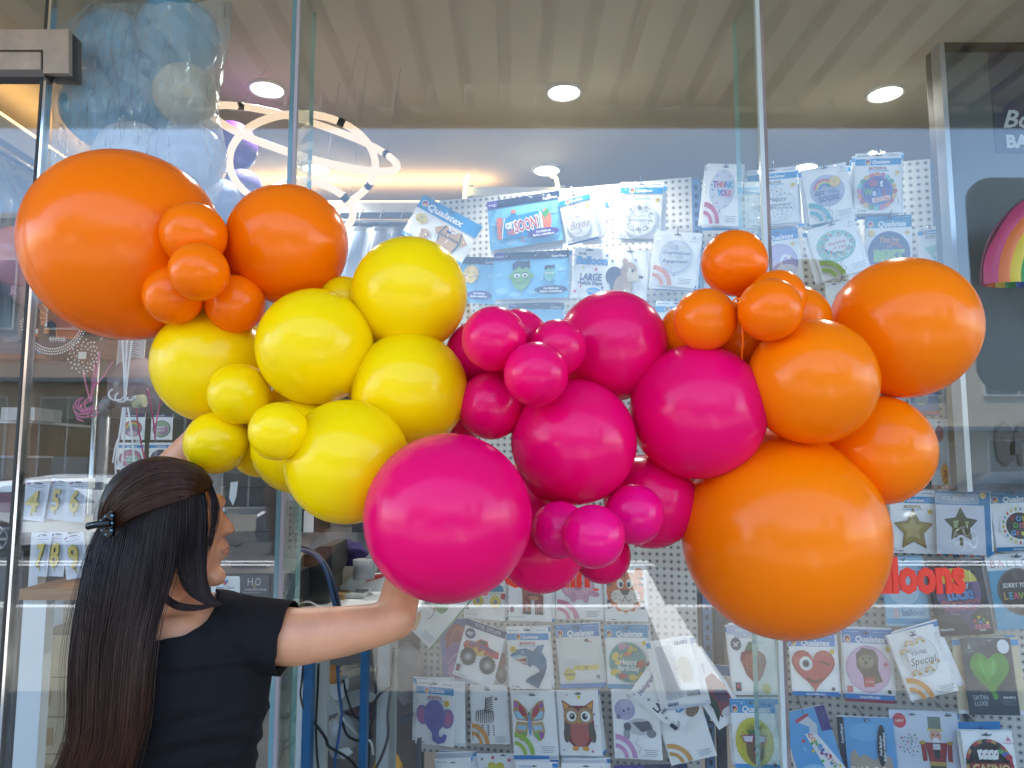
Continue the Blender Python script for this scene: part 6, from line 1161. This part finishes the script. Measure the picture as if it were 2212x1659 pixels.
m = MB(); bxp(m, 788, 1280, 880, 1311, 2.62, .2, ink("#b4babd")); m2 = MB(); bxp(m2, 780, 1276, 884, 1281, 2.6, .22, ink("#d5d8da")); simple("grey_box", "grey box right of the monitor arm", "box", [("box", m), ("lid", m2)])
m = MB(); bxp(m, 652, 1150, 920, 1186, 3.4, .3, ink("#8d8f92")); m2 = MB(); bxp(m2, 650, 1090, 690, 1150, 3.3, .2, black); m3 = MB(); bxp(m3, 760, 1120, 900, 1150, 3.3, .2, ink("#33363c")); simple("back_counter", "grey counter with dark machines behind the desk", "counter", [("top", m), ("machine", m2), ("monitor", m3)])
m = MB(); bxp(m, 656, 1104, 676, 1150, 2.9, .01, ink("#d4d6da")); simple("paper_tag", "white paper tag standing left of the dark machines", "paper", [("sheet", m)])
def cable(pts, r, colr, label, Y=2.3, group=None, n=7):
    o = MB().tube(catmull([PY(x, y, Y + (.02 * math.sin(i * 1.3))) for i, (x, y) in enumerate(pts)], n), r, pbr("cable_" + colr.strip('#'), colr, .45), 8).build("cable"); return tag(o, label, "cable", group)
cable([(645, 1180), (672, 1190), (700, 1216), (720, 1260), (735, 1325)], .007, "#1c2a44", "thick dark blue cable bundle curving down over the desk", 2.28); cable([(640, 1186), (675, 1196), (700, 1225), (714, 1270), (728, 1330)], .006, "#23466e", "blue cable beside the thick dark bundle", 2.27)
cable([(640, 1305), (668, 1300), (690, 1314), (700, 1330)], .003, "#dadcd8", "thin white cable crossing just above the woman's sleeve"); cable([(845, 1245), (830, 1275), (812, 1305), (805, 1325)], .0028, "#23242a", "thin black cable hanging at the elbow", 2.5)
# under the desk
bluep = pbr("blue_post", "#1f5c8c", .4, var=.1)
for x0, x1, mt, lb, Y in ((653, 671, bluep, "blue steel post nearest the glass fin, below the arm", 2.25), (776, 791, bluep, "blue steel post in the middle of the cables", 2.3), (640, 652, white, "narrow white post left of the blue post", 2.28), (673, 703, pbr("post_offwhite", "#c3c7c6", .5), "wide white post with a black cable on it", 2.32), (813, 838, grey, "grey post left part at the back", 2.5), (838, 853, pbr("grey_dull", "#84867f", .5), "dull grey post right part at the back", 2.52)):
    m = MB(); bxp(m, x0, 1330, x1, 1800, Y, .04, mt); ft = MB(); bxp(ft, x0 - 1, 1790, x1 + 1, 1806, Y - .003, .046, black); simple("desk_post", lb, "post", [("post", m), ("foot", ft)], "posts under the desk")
m = MB(); bxp(m, 655, 1325, 905, 1800, 3.2, .05, pbr("under_back", "#55575a", .7, var=.3, vscale=6)); m2 = MB(); bxp(m2, 855, 1325, 905, 1800, 3.0, .05, pbr("under_brown", "#5c4f42", .8, var=.3, vscale=9)); simple("back_partition", "dull grey and brown partition behind the desk", "partition", [("panel", m), ("brown_panel", m2)])
m = MB(); m.prism([PY(x, y, 2.45) for x, y in ((704, 1548), (704, 1510), (778, 1488), (812, 1500), (812, 1512))], (0, .2, 0), ink("#9ea3a6")); simple("sloping_shelf", "pale grey sloping shelf under the desk", "shelf", [("board", m)])
lump("orange printed bag under the desk", "bag", "orange_bag", 716, 1458, 19, 22, 2.42, "#c9884a", 6, .12, .4); m = MB(); bxp(m, 705, 1479, 738, 1512, 2.4, .1, ink("#d4dae0")); simple("white_carton", "small white carton below the orange bag", "box", [("carton", m)])
lump("crumpled translucent grey bag low among the cables", "bag", "grey_bag", 745, 1590, 40, 48, 2.6, "#8c9094", 9, .2, .3); lump("red and grey cloth bundle on the sloping shelf", "cloth", "cloth_bundle", 785, 1535, 32, 24, 2.62, "#6a5560", 11, .3)
lump("beige crumpled paper heap behind the middle blue post", "paper", "paper_heap", 775, 1462, 44, 28, 2.7, "#b9ac96", 13, .3)
m = MB(); m.prism([PY(x, y, 2.44) for x, y in ((724, 1622), (752, 1614), (762, 1626), (742, 1640))], (0, .004, 0), ink("#d0d4d8")); simple("crumpled_note", "torn white paper piece at the bottom among the cables", "paper", [("sheet", m)])
CBL = "cables under the desk"
for pts, r, c, lb, Y in (([(688, 1434), (686, 1500), (683, 1560), (684, 1620), (690, 1680)], .0035, "#15161a", "black cable running straight down the wide white post", 2.29), ([(655, 1438), (652, 1470), (649, 1500), (655, 1530)], .003, "#15161a", "black cable left of the blue post", 2.23), ([(671, 1550), (690, 1575), (704, 1596), (710, 1612), (740, 1630), (760, 1645), (772, 1665)], .0045, "#1c1d22", "thick black cable sweeping down to the right from the blue post", 2.28), ([(690, 1440), (706, 1490), (724, 1520), (740, 1552), (778, 1592), (800, 1602), (806, 1630)], .0035, "#c9cbc2", "white cable crossing behind the middle blue post", 2.36), ([(729, 1440), (732, 1490), (738, 1540), (732, 1590), (724, 1640), (722, 1680)], .0045, "#2a5a92", "blue cable hanging between the two blue posts", 2.34), ([(742, 1470), (748, 1500), (765, 1545), (790, 1545), (820, 1500), (850, 1482)], .004, "#1c1d22", "black cable looping under the sloping shelf", 2.42), ([(815, 1440), (812, 1480), (810, 1530), (800, 1580), (796, 1660)], .004, "#1c1d22", "black cable hanging right of the middle blue post", 2.44), ([(850, 1400), (848, 1440), (844, 1490), (838, 1540), (838, 1590), (826, 1630), (806, 1672)], .0048, "#23242a", "thick dark cable curving down the grey post", 2.46), ([(740, 1560), (748, 1585), (765, 1598), (785, 1600), (806, 1590)], .004, "#1c1d22", "black cable sagging behind the white cable", 2.4), ([(778, 1600), (790, 1640), (800, 1670)], .004, "#1c1d22", "short black cable at the bottom edge", 2.42)):
    cable(pts, r, c, lb, Y, CBL)
m = MB(); bxp(m, 899, 1600, 908, 1760, 2.75, .03, dk); m2 = MB(); m2.prism([PY(x, y, 2.8) for x, y in ((855, 1556), (890, 1544), (890, 1552), (855, 1568))], (0, .03, 0), dk); simple("dark_frame", "dark metal frame left of the lower pegboard", "frame", [("post", m), ("brace", m2)])
lump("grey dust cover standing left of the pegboard behind the elbow", "cover", "grey_cover", 880, 1455, 34, 66, 2.95, "#8a8688", 17, .12)
# ================================================================== the woman
def capsule(mb, p, q, r0, r1, mat, n=20, ends=True):
    p, q = Vector(p), Vector(q); ax = (q - p).normalized(); u = ax.orthogonal().normalized(); w = ax.cross(u); rings = []
    L_ = (q - p).length
    st = [(-r0 * math.cos(t), r0 * math.sin(t)) for t in (0.02, .4, .8, 1.2)] if ends else [(0, .0001), ]
    en = [(L_ + r1 * math.sin(t), r1 * math.cos(t)) for t in (.35, .75, 1.15, 1.55)] if ends else [(L_, .0001)]
    prof = st + [(L_ * k / 6, r0 + (r1 - r0) * k / 6) for k in range(7)] + en
    vs = [p + ax * a + (u * math.cos(2 * math.pi * k / n) + w * math.sin(2 * math.pi * k / n)) * r for a, r in prof for k in range(n)]
    m = len(prof); fs = [(i * n + k, i * n + (k + 1) % n, (i + 1) * n + (k + 1) % n, (i + 1) * n + k) for i in range(m - 1) for k in range(n)]
    fs += [tuple(range(n))[::-1], tuple((m - 1) * n + k for k in range(n))]
    mb.add(vs, fs, mat, True)
def remeshed(mb, vox, smooth, name, disp=None, cut=None):
    o = mb.build("temp_shape", clean=True); md = o.modifiers.new("r", 'REMESH'); md.mode = 'VOXEL'; md.voxel_size = vox; md.use_smooth_shade = True
    sm_ = o.modifiers.new("s", 'SMOOTH'); sm_.factor = .5; sm_.iterations = smooth
    dg = bpy.context.evaluated_depsgraph_get(); me = bpy.data.meshes.new_from_object(o.evaluated_get(dg)); bpy.data.objects.remove(o); me.name = name
    if disp:
        ns = [v.normal.copy() for v in me.vertices]
        for v, n_ in zip(me.vertices, ns): v.co = v.co + n_ * disp(v.co, n_)
    if cut:
        bm = bmesh.new(); bm.from_mesh(me); bmesh.ops.delete(bm, geom=[v for v in bm.verts if cut(v.co)], context='VERTS')
        for _ in range(6):
            bd = [v for v in bm.verts if v.is_boundary]; new = {}
            for v in bd:
                nb = [e.other_vert(v).co for e in v.link_edges if e.is_boundary]
                if len(nb) == 2: new[v] = (v.co + (nb[0] + nb[1]) / 2) / 2
            for v, c in new.items(): v.co = c
        bm.to_mesh(me); bm.free()
    for p_ in me.polygons: p_.use_smooth = True
    return me
def skinmat():
    m = pbr("skin", (.62, .295, .16), .46, var=.10, vscale=22, bump=.06, bscale=220); b = m.node_tree.nodes["Principled BSDF"]
    b.inputs["Subsurface Weight"].default_value = .18; b.inputs["Subsurface Radius"].default_value = (1, .3, .15); b.inputs["Subsurface Scale"].default_value = .012; return m
skin = skinmat()
black_cloth = pbr("black_tshirt", (.0055, .0055, .0070), .85, spec=.22, var=.2, vscale=30, bump=.25, bscale=260)
PZ0 = 1.34
wom = thing("person", "woman seen from behind in black T-shirt, long dark hair clipped half up", "person", (P(395, 1500, PZ0).x, P(395, 1500, PZ0).y, 0))
HC = P(345, 1118, PZ0 - .01); fd = Vector((math.cos(R(13)), math.sin(R(13)), 0)); sd = Vector((math.sin(R(13)), -math.cos(R(13)), 0))  # face dir, side toward camera
upv = Vector((0, 0, 1)); HM = Matrix((fd, sd, upv)).transposed()
def H(f, s, z): return HC + fd * f + sd * s + upv * z
def loft(mb, rows, z, mat, n=36):
    rs = []
    for y, x0, x1, d in rows:
        c = P((x0 + x1) / 2, y, z); hw = (x1 - x0) / 2 / F * z
        rs.append([c + Vector((hw * math.copysign(abs(math.cos(t)) ** .85, math.cos(t)), d * math.sin(t), 0)) for t in [2 * math.pi * k / n for k in range(n)]])
    vs = [p for r_ in rs for p in r_]; m = len(rs)
    fs = [(i * n + k, i * n + (k + 1) % n, (i + 1) * n + (k + 1) % n, (i + 1) * n + k) for i in range(m - 1) for k in range(n)] + [tuple(range(n))[::-1], tuple((m - 1) * n + k for k in range(n))]
    mb.add(vs, fs, mat, True)
B = MB()
B.ball(H(0, 0, .008), (.094, .075, .098), skin, 40, 28, M=HM)
B.ball(H(.048, 0, -.062), (.060, .056, .062), skin, 30, 20, M=HM)
B.ball(H(.075, 0, -.02), (.036, .055, .055), skin, 30, 20, M=HM)
B.ball(H(.078, .022, -.050), (.024, .026, .030), skin, 20, 14, M=HM).ball(H(.078, -.022, -.050), (.024, .026, .030), skin, 20, 14, M=HM)
B.ball(H(.096, 0, -.106), (.020, .024, .018), skin, 20, 14, M=HM)
B.ball(H(.088, 0, .026), (.022, .046, .016), skin, 20, 14, M=HM)
capsule(B, H(.098, 0, .006), H(.116, 0, -.018), .008, .010, skin); B.ball(H(.117, 0, -.024), (.0115, .013, .009), skin, 16, 12, M=HM)
B.ball(H(.106, .012, -.028), (.009, .007, .007), skin, 12, 8, M=HM).ball(H(.106, -.012, -.028), (.009, .007, .007), skin, 12, 8, M=HM)
B.ball(H(.104, 0, -.058), (.016, .024, .020), skin, 16, 12, M=HM)
B.ball(H(-.002, .076, -.018), (.016, .010, .030), skin, 14, 10, M=HM).ball(H(-.002, -.076, -.018), (.016, .010, .030), skin, 14, 10, M=HM)
capsule(B, H(-.01, 0, -.05), P(348, 1335, PZ0), .050, .060, skin)
capsule(B, P(348, 1325, PZ0), P(290, 1370, PZ0), .052, .05, skin); capsule(B, P(352, 1325, PZ0), P(470, 1345, PZ0), .052, .05, skin)
TR = [(1318, 290, 470, .062), (1350, 245, 530, .082), (1400, 222, 570, .095), (1470, 222, 572, .102), (1560, 226, 558, .096), (1660, 236, 536, .088), (1760, 224, 552, .095), (1860, 208, 566, .10), (1940, 212, 560, .10)]
loft(B, TR, PZ0, skin)
AR = [(520, 1368, 1.335, .052), (640, 1376, 1.335, .0505), (740, 1364, 1.345, .0445), (815, 1350, 1.355, .0385), (853, 1336, 1.365, .0385), (868, 1270, 1.415, .0365), (890, 1190, 1.47, .031), (912, 1120, 1.52, .0235)]
AL = [(248, 1392, 1.33, .050), (268, 1270, 1.42, .045), (300, 1110, 1.50, .037), (330, 1056, 1.515, .0385), (400, 982, 1.50, .034), (455, 915, 1.49, .0245)]
for A_ in (AR, AL):
    for (x0, y0, z0, r0), (x1, y1, z1, r1) in zip(A_, A_[1:]): capsule(B, P(x0, y0, z0), P(x1, y1, z1), r0, r1, skin)
def hand(w, d, pn):
    """palm with five bent fingers closing on the garland; d = along the hand, pn = palm side"""
    d = d.normalized(); pn = (pn - d * pn.dot(d)).normalized(); s = d.cross(pn)
    Mx = Matrix((d, s, pn)).transposed(); B.ball(w + d * .045, (.046, .038, .014), skin, 24, 16, M=Mx)
    for k, (off, ln) in enumerate(((-.029, .068), (-.010, .078), (.010, .074), (.028, .058))):
        p0 = w + d * .078 + s * off; p1 = p0 + (d * .9 + pn * .35).normalized() * ln * .45; p2 = p1 + (d * .6 + pn * .8).normalized() * ln * .32; p3 = p2 + (d * .2 + pn).normalized() * ln * .26
        capsule(B, p0 - d * .02, p1, .0088, .0082, skin, 10); capsule(B, p1, p2, .0082, .0074, skin, 10); capsule(B, p2, p3, .0074, .0066, skin, 10)
    t0 = w + d * .03 - s * .03; t1 = t0 + (d * .5 - s * .75 + pn * .3).normalized() * .034; t2 = t1 + (d * .8 - s * .3 + pn * .5).normalized() * .028
    capsule(B, t0, t1, .0115, .0098, skin, 10); capsule(B, t1, t2, .0098, .008, skin, 10)
hand(P(*AR[-1][:3]), P(940, 1040, 1.53) - P(912, 1120, 1.52), Vector((0, -1, 0))); hand(P(*AL[-1][:3]), P(520, 840, 1.49) - P(455, 915, 1.49), Vector((0, -1, 0)))
# legs and feet
bx, by = P(395, 1900, PZ0).x, P(395, 1900, PZ0).y
for s_ in (-1, 1):
    capsule(B, (bx + s_ * .085, by, .76), (bx + s_ * .085, by + .01, .45), .078, .052, skin); capsule(B, (bx + s_ * .085, by + .01, .45), (bx + s_ * .085, by, .08), .052, .034, skin); capsule(B, (bx + s_ * .085, by - .03, .045), (bx + s_ * .09, by + .13, .035), .036, .028, skin)
me = remeshed(B, .0042, 5, "body"); me.materials.clear(); me.materials.append(skin)
bo = bpy.data.objects.new("body", me); col.objects.link(bo); bo.parent = wom; bo.matrix_parent_inverse = Matrix.Translation(-world_loc(wom))
# eye, lips
MB().ball(H(.083, .031, .001), (.010, .012, .010), pbr("eye_white", "#e6e0da", .2), 16, 12, M=HM).ball(H(.0915, .033, .001), (.0035, .005, .005), pbr("iris_brown", "#2a1a12", .15), 10, 8, M=HM).build("eye", wom)
MB().tube([H(.094, .030, .007), H(.100, .035, .006), H(.094, .044, .004)], [.0012, .0016, .0006], pbr("lash_black", "#14100e", .6), 5).build("eyelash", wom)
MB().tube(catmull([H(.108, .022, -.060), H(.1155, .010, -.0555), H(.118, 0, -.0565), H(.1155, -.010, -.0555), H(.108, -.022, -.060)], 5), .0030, pbr("lip_pink", (.46, .20, .15), .45), 8).build("upper_lip", wom)
MB().tube(catmull([H(.108, .020, -.063), H(.1145, .008, -.0635), H(.1165, 0, -.064), H(.1145, -.008, -.0635), H(.108, -.020, -.063)], 5), .0034, pbr("lip_pink", (.46, .20, .15), .45), 8).build("lower_lip", wom)
# shirt
S = MB(); g_ = .009
loft(S, [(y, x0 - 9, x1 + 10, d + g_) for y, x0, x1, d in TR if y < 1900], PZ0, black_cloth)
capsule(S, P(348, 1330, PZ0), P(478, 1350, PZ0), .058, .062, black_cloth); capsule(S, P(348, 1330, PZ0), P(280, 1380, PZ0), .058, .06, black_cloth)
def sleeve_part(a, b, ra, rb):
    p, q = P(*a), P(*b); ax = (q - p).normalized(); u = ax.orthogonal().normalized(); w = ax.cross(u); n = 28; vs = []
    for k in range(9):
        t = k / 8; vs += [p.lerp(q, t) + (u * math.cos(2 * math.pi * i / n) + w * math.sin(2 * math.pi * i / n)) * (ra + (rb - ra) * t) for i in range(n)]
    S.add(vs, [(i * n + k, i * n + (k + 1) % n, (i + 1) * n + (k + 1) % n, (i + 1) * n + k) for i in range(8) for k in range(n)] + [tuple(range(n))[::-1], tuple(8 * n + k for k in range(n))], black_cloth, True)
S.ball(P(512, 1366, PZ0), .066, black_cloth, 24, 16); sleeve_part((508, 1366, PZ0), (628, 1380, PZ0), .064, .0645)
S.ball(P(258, 1385, PZ0), .060, black_cloth, 24, 16); sleeve_part((256, 1385, 1.335), (264, 1290, 1.41), .062, .056)
S.ball(P(556, 1432, PZ0), (.030, .05, .035), black_cloth, 20, 14)
def pxof(co):
    q = CM.transposed() @ (co - CAM_LOC); return CX + F * q.x / -q.z, CY - F * q.y / -q.z
def fold(co, n_):
    x, y = pxof(co); a = 0
    a += .0030 * noise.noise(co * 9)
    wz = max(0, 1 - abs(y - 1600) / 110); yy = y + 26 * math.sin((x - 330) / 120)
    a += wz * (.0060 * math.sin(yy / 9.0 + noise.noise(co * 7) * 3) * (.5 + .5 * noise.noise(co * 5 + Vector((3, 3, 3)))))
    a += .0042 * math.exp(-((y - 1545 + (x - 500) * .25) / 9) ** 2) * (1 if x > 330 else 0) + .0026 * math.exp(-((x - 530 + (y - 1400) * .15) / 7) ** 2) * (1 if 1330 < y < 1440 else 0)
    a += .0040 * math.exp(-((y - 1432 + (x - 430) * .08) / 10) ** 2) * (1 if 330 < x < 520 else 0) - .0025 * math.exp(-((y - 1452 + (x - 430) * .1) / 8) ** 2) * (1 if 350 < x < 560 else 0)
    return a
NK = P(345, 1292, PZ0)
def cutneck(co):
    x, y = pxof(co)
    if ((x - 342) / 122) ** 2 + ((y - 1288) / 90) ** 2 < 1 and co.z > P(345, 1400, PZ0).z: return True
    ex = P(628, 1380, PZ0) - P(508, 1366, PZ0); 
    if (co - P(624, 1380, PZ0)).dot(ex.normalized()) > 0 and co.x > -.6: return True
    el = P(264, 1290, 1.41) - P(256, 1385, 1.335)
    if (co - P(262, 1295, 1.405)).dot(el.normalized()) > 0 and x < 290: return True
    return False
me = remeshed(S, .005, 4, "tshirt", disp=fold, cut=cutneck); me.materials.clear(); me.materials.append(black_cloth)
so = bpy.data.objects.new("tshirt", me); col.objects.link(so); so.parent = wom; so.matrix_parent_inverse = Matrix.Translation(-world_loc(wom)); md = so.modifiers.new("s", 'SOLIDIFY'); md.thickness = .0022; md.offset = 0
# trousers, shoes (below the picture)
T_ = MB(); jeans = pbr("dark_jeans", "#20242e", .85, var=.15)
loft(T_, [(1850, 196, 580, .118), (1900, 194, 582, .12), (1960, 200, 575, .12)], PZ0, jeans)
for s_ in (-1, 1): capsule(T_, (bx + s_ * .085, by, .78), (bx + s_ * .085, by + .01, .45), .092, .068, jeans); capsule(T_, (bx + s_ * .085, by + .01, .45), (bx + s_ * .085, by, .10), .068, .055, jeans)
me = remeshed(T_, .008, 4, "trousers"); me.materials.clear(); me.materials.append(jeans)
to = bpy.data.objects.new("trousers", me); col.objects.link(to); to.parent = wom; to.matrix_parent_inverse = Matrix.Translation(-world_loc(wom))
for s_ in (-1, 1):
    m = MB(); m.ball((bx + s_ * .088, by + .045, .052), (.05, .135, .052), pbr("shoe_white", "#c9cbd0", .6), 24, 14, fn=lambda p, d: Vector((p.x, p.y, max(p.z, -.05)))); m.build("shoe", wom)
# ---- hair
def hairmat(name, c0, c1):
    m = bpy.data.materials.new(name); m.use_nodes = True; nt = m.node_tree; N = nt.nodes; L = nt.links; b = N["Principled BSDF"]
    g = N.new("ShaderNodeNewGeometry"); s = N.new("ShaderNodeSeparateXYZ"); L.new(g.outputs["Position"], s.inputs[0]); mr = N.new("ShaderNodeMapRange"); mr.inputs[1].default_value = 1.40; mr.inputs[2].default_value = 1.08; L.new(s.outputs[2], mr.inputs[0])
    tc = N.new("ShaderNodeTexCoord"); mp = N.new("ShaderNodeMapping"); mp.inputs["Scale"].default_value = (90, 90, 4); L.new(tc.outputs["Object"], mp.inputs[0]); n = N.new("ShaderNodeTexNoise"); n.inputs["Scale"].default_value = 1; L.new(mp.outputs[0], n.inputs[0])
    mx = N.new("ShaderNodeMix"); mx.data_type = 'RGBA'; mx.inputs[6].default_value = c0 + (1,); mx.inputs[7].default_value = c1 + (1,); L.new(mr.outputs[0], mx.inputs[0])
    m2 = N.new("ShaderNodeMix"); m2.data_type = 'RGBA'; m2.blend_type = 'MULTIPLY'; m2.inputs[0].default_value = .75; L.new(mx.outputs[2], m2.inputs[6]); r = N.new("ShaderNodeValToRGB"); r.color_ramp.elements[0].position = .3; r.color_ramp.elements[0].color = (.35, .35, .35, 1); r.color_ramp.elements[1].position = .7; L.new(n.outputs[0], r.inputs[0]); L.new(r.outputs[0], m2.inputs[7]); L.new(m2.outputs[2], b.inputs["Base Color"])
    b.inputs["Roughness"].default_value = .38; b.inputs["Specular IOR Level"].default_value = .25; return m
hm_top = hairmat("hair_top", (.05, .018, .009), (.05, .02, .012)); hm_side = hairmat("hair_side", (.012, .009, .012), (.070, .027, .014))
def skull_z(px, py, extra=0):
    c = (345, 1116); a = ((px - c[0]) / 134) ** 2 + ((py - c[1]) / 126) ** 2
    return (PZ0 - .01) - (.082 + extra) * math.sqrt(max(0, 1 - a))
def guide(pts):
    out = []
    for q in pts:
        x, y = q[0], q[1]; z = q[2] if len(q) > 2 else skull_z(x, y) - .004; out.append(P(x, y, z))
    return catmull(out, 6)
rh = random.Random(12)
def strands(mb, guides, n, mat, r=.0008, jit=.0035, back=.012, taper=.35, cutlen=0.0):
    ns = 14
    def samp(g, t):
        k = t * (len(g) - 1); i = min(int(k), len(g) - 2); return g[i].lerp(g[i + 1], k - i)
    for s in range(n):
        u = rh.random() * (len(guides) - 1); i = min(int(u), len(guides) - 2); f = u - i
        off = Vector((rh.gauss(0, jit), rh.uniform(-.001, back), rh.gauss(0, jit * .4))); ph = rh.uniform(0, 6); wv = rh.uniform(.0003, .0015); tmax = 1 - rh.random() * cutlen; f2 = f + rh.gauss(0, .10)
        pts = []
        for k in range(ns):
            t = k / (ns - 1) * tmax; ff = f + (f2 - f) * t; p = samp(guides[i], t).lerp(samp(guides[i + 1], t), ff)
            pts.append(p + off * min(1, .25 + t * 1.6) + Vector((wv * math.sin(ph + t * 7), 0, 0)))
        rr = r * rh.uniform(.7, 1.5)
        mb.tube(pts, [rr * (1 - (1 - taper) * (k / (ns - 1)) ** 2) for k in range(ns)], mat, 4, cap=False)
Hh = MB()
# hanging side and back hair
G1 = [guide(g) for g in (
 [(214, 1142), (194, 1190, 1.325), (178, 1260, 1.30), (162, 1360, 1.27), (152, 1450, 1.25), (150, 1550, 1.24), (140, 1610, 1.23), (96, 1700, 1.22)],
 [(222, 1146), (210, 1200, 1.285), (196, 1270, 1.26), (186, 1370, 1.24), (178, 1480, 1.22), (176, 1570, 1.21), (160, 1640, 1.20), (130, 1720, 1.20)],
 [(250, 1138), (240, 1200, 1.255), (226, 1280, 1.235), (214, 1380, 1.22), (208, 1490, 1.205), (204, 1590, 1.195), (184, 1660, 1.19), (170, 1740, 1.19)],
 [(290, 1118), (278, 1190, 1.24), (264, 1280, 1.225), (246, 1390, 1.21), (238, 1500, 1.195), (232, 1600, 1.19), (212, 1680, 1.185), (200, 1750, 1.185)],
 [(330, 1100), (318, 1180, 1.238), (302, 1270, 1.225), (278, 1390, 1.205), (268, 1500, 1.19), (258, 1600, 1.185), (236, 1680, 1.18), (214, 1740, 1.18)],
 [(362, 1086), (354, 1170, 1.242), (338, 1260, 1.235), (308, 1370, 1.21), (296, 1470, 1.195), (288, 1560, 1.19), (262, 1650, 1.185), (240, 1720, 1.185)],
 [(392, 1076), (384, 1160, 1.25), (366, 1245, 1.245), (328, 1340, 1.225), (312, 1430, 1.20), (302, 1540, 1.195), (284, 1620, 1.19), (262, 1690, 1.19)])]
strands(Hh, G1, 2700, hm_side, .00070, .0042, .014, cutlen=.22)
strands(Hh, G1, 300, hm_side, .0005, .010, .004, cutlen=.16); strands(Hh, G1, 60, hm_side, .0003, .022, .004, cutlen=.2)
# front lock falling past the cheek onto the shoulder
G2 = [guide(g) for g in (
 [(388, 1076), (388, 1140, 1.252), (383, 1200, 1.26), (390, 1250, 1.265), (408, 1282, 1.27), (440, 1303, 1.268), (462, 1312, 1.266)],
 [(408, 1066), (410, 1130, 1.26), (404, 1200, 1.268), (410, 1250, 1.268), (428, 1284, 1.268), (452, 1304, 1.266), (470, 1310, 1.264)],
 [(425, 1058), (430, 1120, 1.27), (428, 1190, 1.275), (430, 1245, 1.272), (440, 1280, 1.268), (458, 1302, 1.266), (474, 1308, 1.264)],
 [(438, 1050), (445, 1110, 1.275), (443, 1180, 1.28), (438, 1240, 1.275), (446, 1278, 1.27), (462, 1300, 1.268), (478, 1306, 1.266)])]
strands(Hh, G2, 620, hm_side, .00075, .0018, .010)
G3 = [guide(g) for g in ([(444, 1040, 1.29), (456, 1080, 1.27), (456, 1130, 1.268), (450, 1180, 1.268), (444, 1210, 1.27)], [(450, 1036, 1.30), (466, 1075, 1.29), (468, 1110, 1.285), (462, 1150, 1.28), (456, 1170, 1.278)])]
strands(Hh, G3, 110, hm_side, .0005, .0025, .004, cutlen=.4)
# neck wisp under the clip side hair
G4 = [guide(g) for g in ([(340, 1230, 1.262), (352, 1275, 1.262), (380, 1300, 1.262), (420, 1308, 1.262), (456, 1306, 1.264)], [(336, 1250, 1.258), (346, 1290, 1.256), (378, 1314, 1.256), (416, 1318, 1.258), (450, 1312, 1.262)])]
strands(Hh, G4, 90, hm_side, .0008, .0015, .004)
Hh.build("hair", wom)
Ht = MB()
G5 = [guide(g) for g in (
 [(458, 1044, 1.30), (436, 1012, 1.31), (400, 996, 1.33), (355, 990, 1.34), (300, 1003, 1.33), (250, 1040, 1.31), (218, 1090, 1.29), (212, 1136, 1.28)],
 [(455, 1046, 1.292), (430, 1018, 1.27), (390, 1002, 1.27), (345, 998, 1.275), (295, 1016, 1.27), (252, 1050, 1.262), (224, 1098, 1.262), (218, 1138, 1.268)],
 [(451, 1050, 1.285), (420, 1026, 1.255), (380, 1016, 1.245), (330, 1022, 1.242), (284, 1046, 1.24), (250, 1078, 1.243), (230, 1110, 1.25), (224, 1140, 1.262)],
 [(447, 1056, 1.28), (414, 1044, 1.245), (370, 1042, 1.235), (322, 1056, 1.23), (284, 1076, 1.232), (254, 1102, 1.24), (236, 1124, 1.25), (228, 1142, 1.26)],
 [(444, 1062, 1.28), (410, 1066, 1.245), (366, 1074, 1.232), (322, 1086, 1.229), (286, 1100, 1.232), (258, 1120, 1.24), (242, 1134, 1.25), (232, 1146, 1.258)],
 [(434, 1064, 1.275), (402, 1076, 1.245), (360, 1088, 1.234), (318, 1102, 1.23), (284, 1116, 1.234), (258, 1132, 1.243), (244, 1142, 1.252), (234, 1148, 1.26)])]
strands(Ht, G5, 2200, hm_top, .00062, .0016, .009, taper=.8); strands(Ht, G5, 40, hm_top, .0003, .006, .004, taper=.8)
Ht.build("hair_top", wom)
# under-layer that closes the gaps
U = MB(); und = pbr("hair_under", (.010, .007, .007), .5)
def dens(G): return [[p + Vector((0, .007, 0)) for p in g[::2]] for g in G]
U.grid(dens([[*g] for g in G1]), und).grid(dens(G5), und).grid([[p + Vector((0, .008, 0)) for p in g[::2]][:12] for g in G2], und)
U.ball(HC + Vector((-.004, .004, .012)), (.0945, .0765, .0945), und, 36, 24, M=HM, fn=lambda p, d: p if (d.x < .55 and d.z > -.55) or d.z > .75 else p * .8)
uo = U.build("hair_underlayer", wom); md = uo.modifiers.new("s", 'SOLIDIFY'); md.thickness = .003
# back volume of the hair behind the neck (far side)
# claw clip
cm = pbr("clip_black", "#08080b", .22, spec=.4); ct = pbr("clip_shine", "#5f7f8f", .15, metal=.6); cl = MB()
zc = 1.235
cl.tube(catmull([P(190, 1137, zc), P(204, 1134, zc - .004), P(222, 1132, zc - .006), P(238, 1130, zc - .004)], 4), [.006] * 5 + [.0065] * 8 if False else .0062, cm, 10)
cl.prism([P(x, y, zc) for x, y in ((212, 1128), (226, 1112), (239, 1104), (243, 1112), (240, 1158), (232, 1163), (222, 1150), (212, 1142))], (0, .012, 0), cm)
for k in range(7): cl.ball(P(243 - k * .4, 1106 + k * 8, zc - .003), (.0028, .0028, .0034), ct if k % 2 else cm, 8, 6)
for q in ((218, 1124), (228, 1116), (220, 1146), (229, 1155), (200, 1133)): cl.ball(P(q[0], q[1], zc - .008), .0022, ct, 8, 6)
cl.build("hair_clip", wom, bevel=.001)
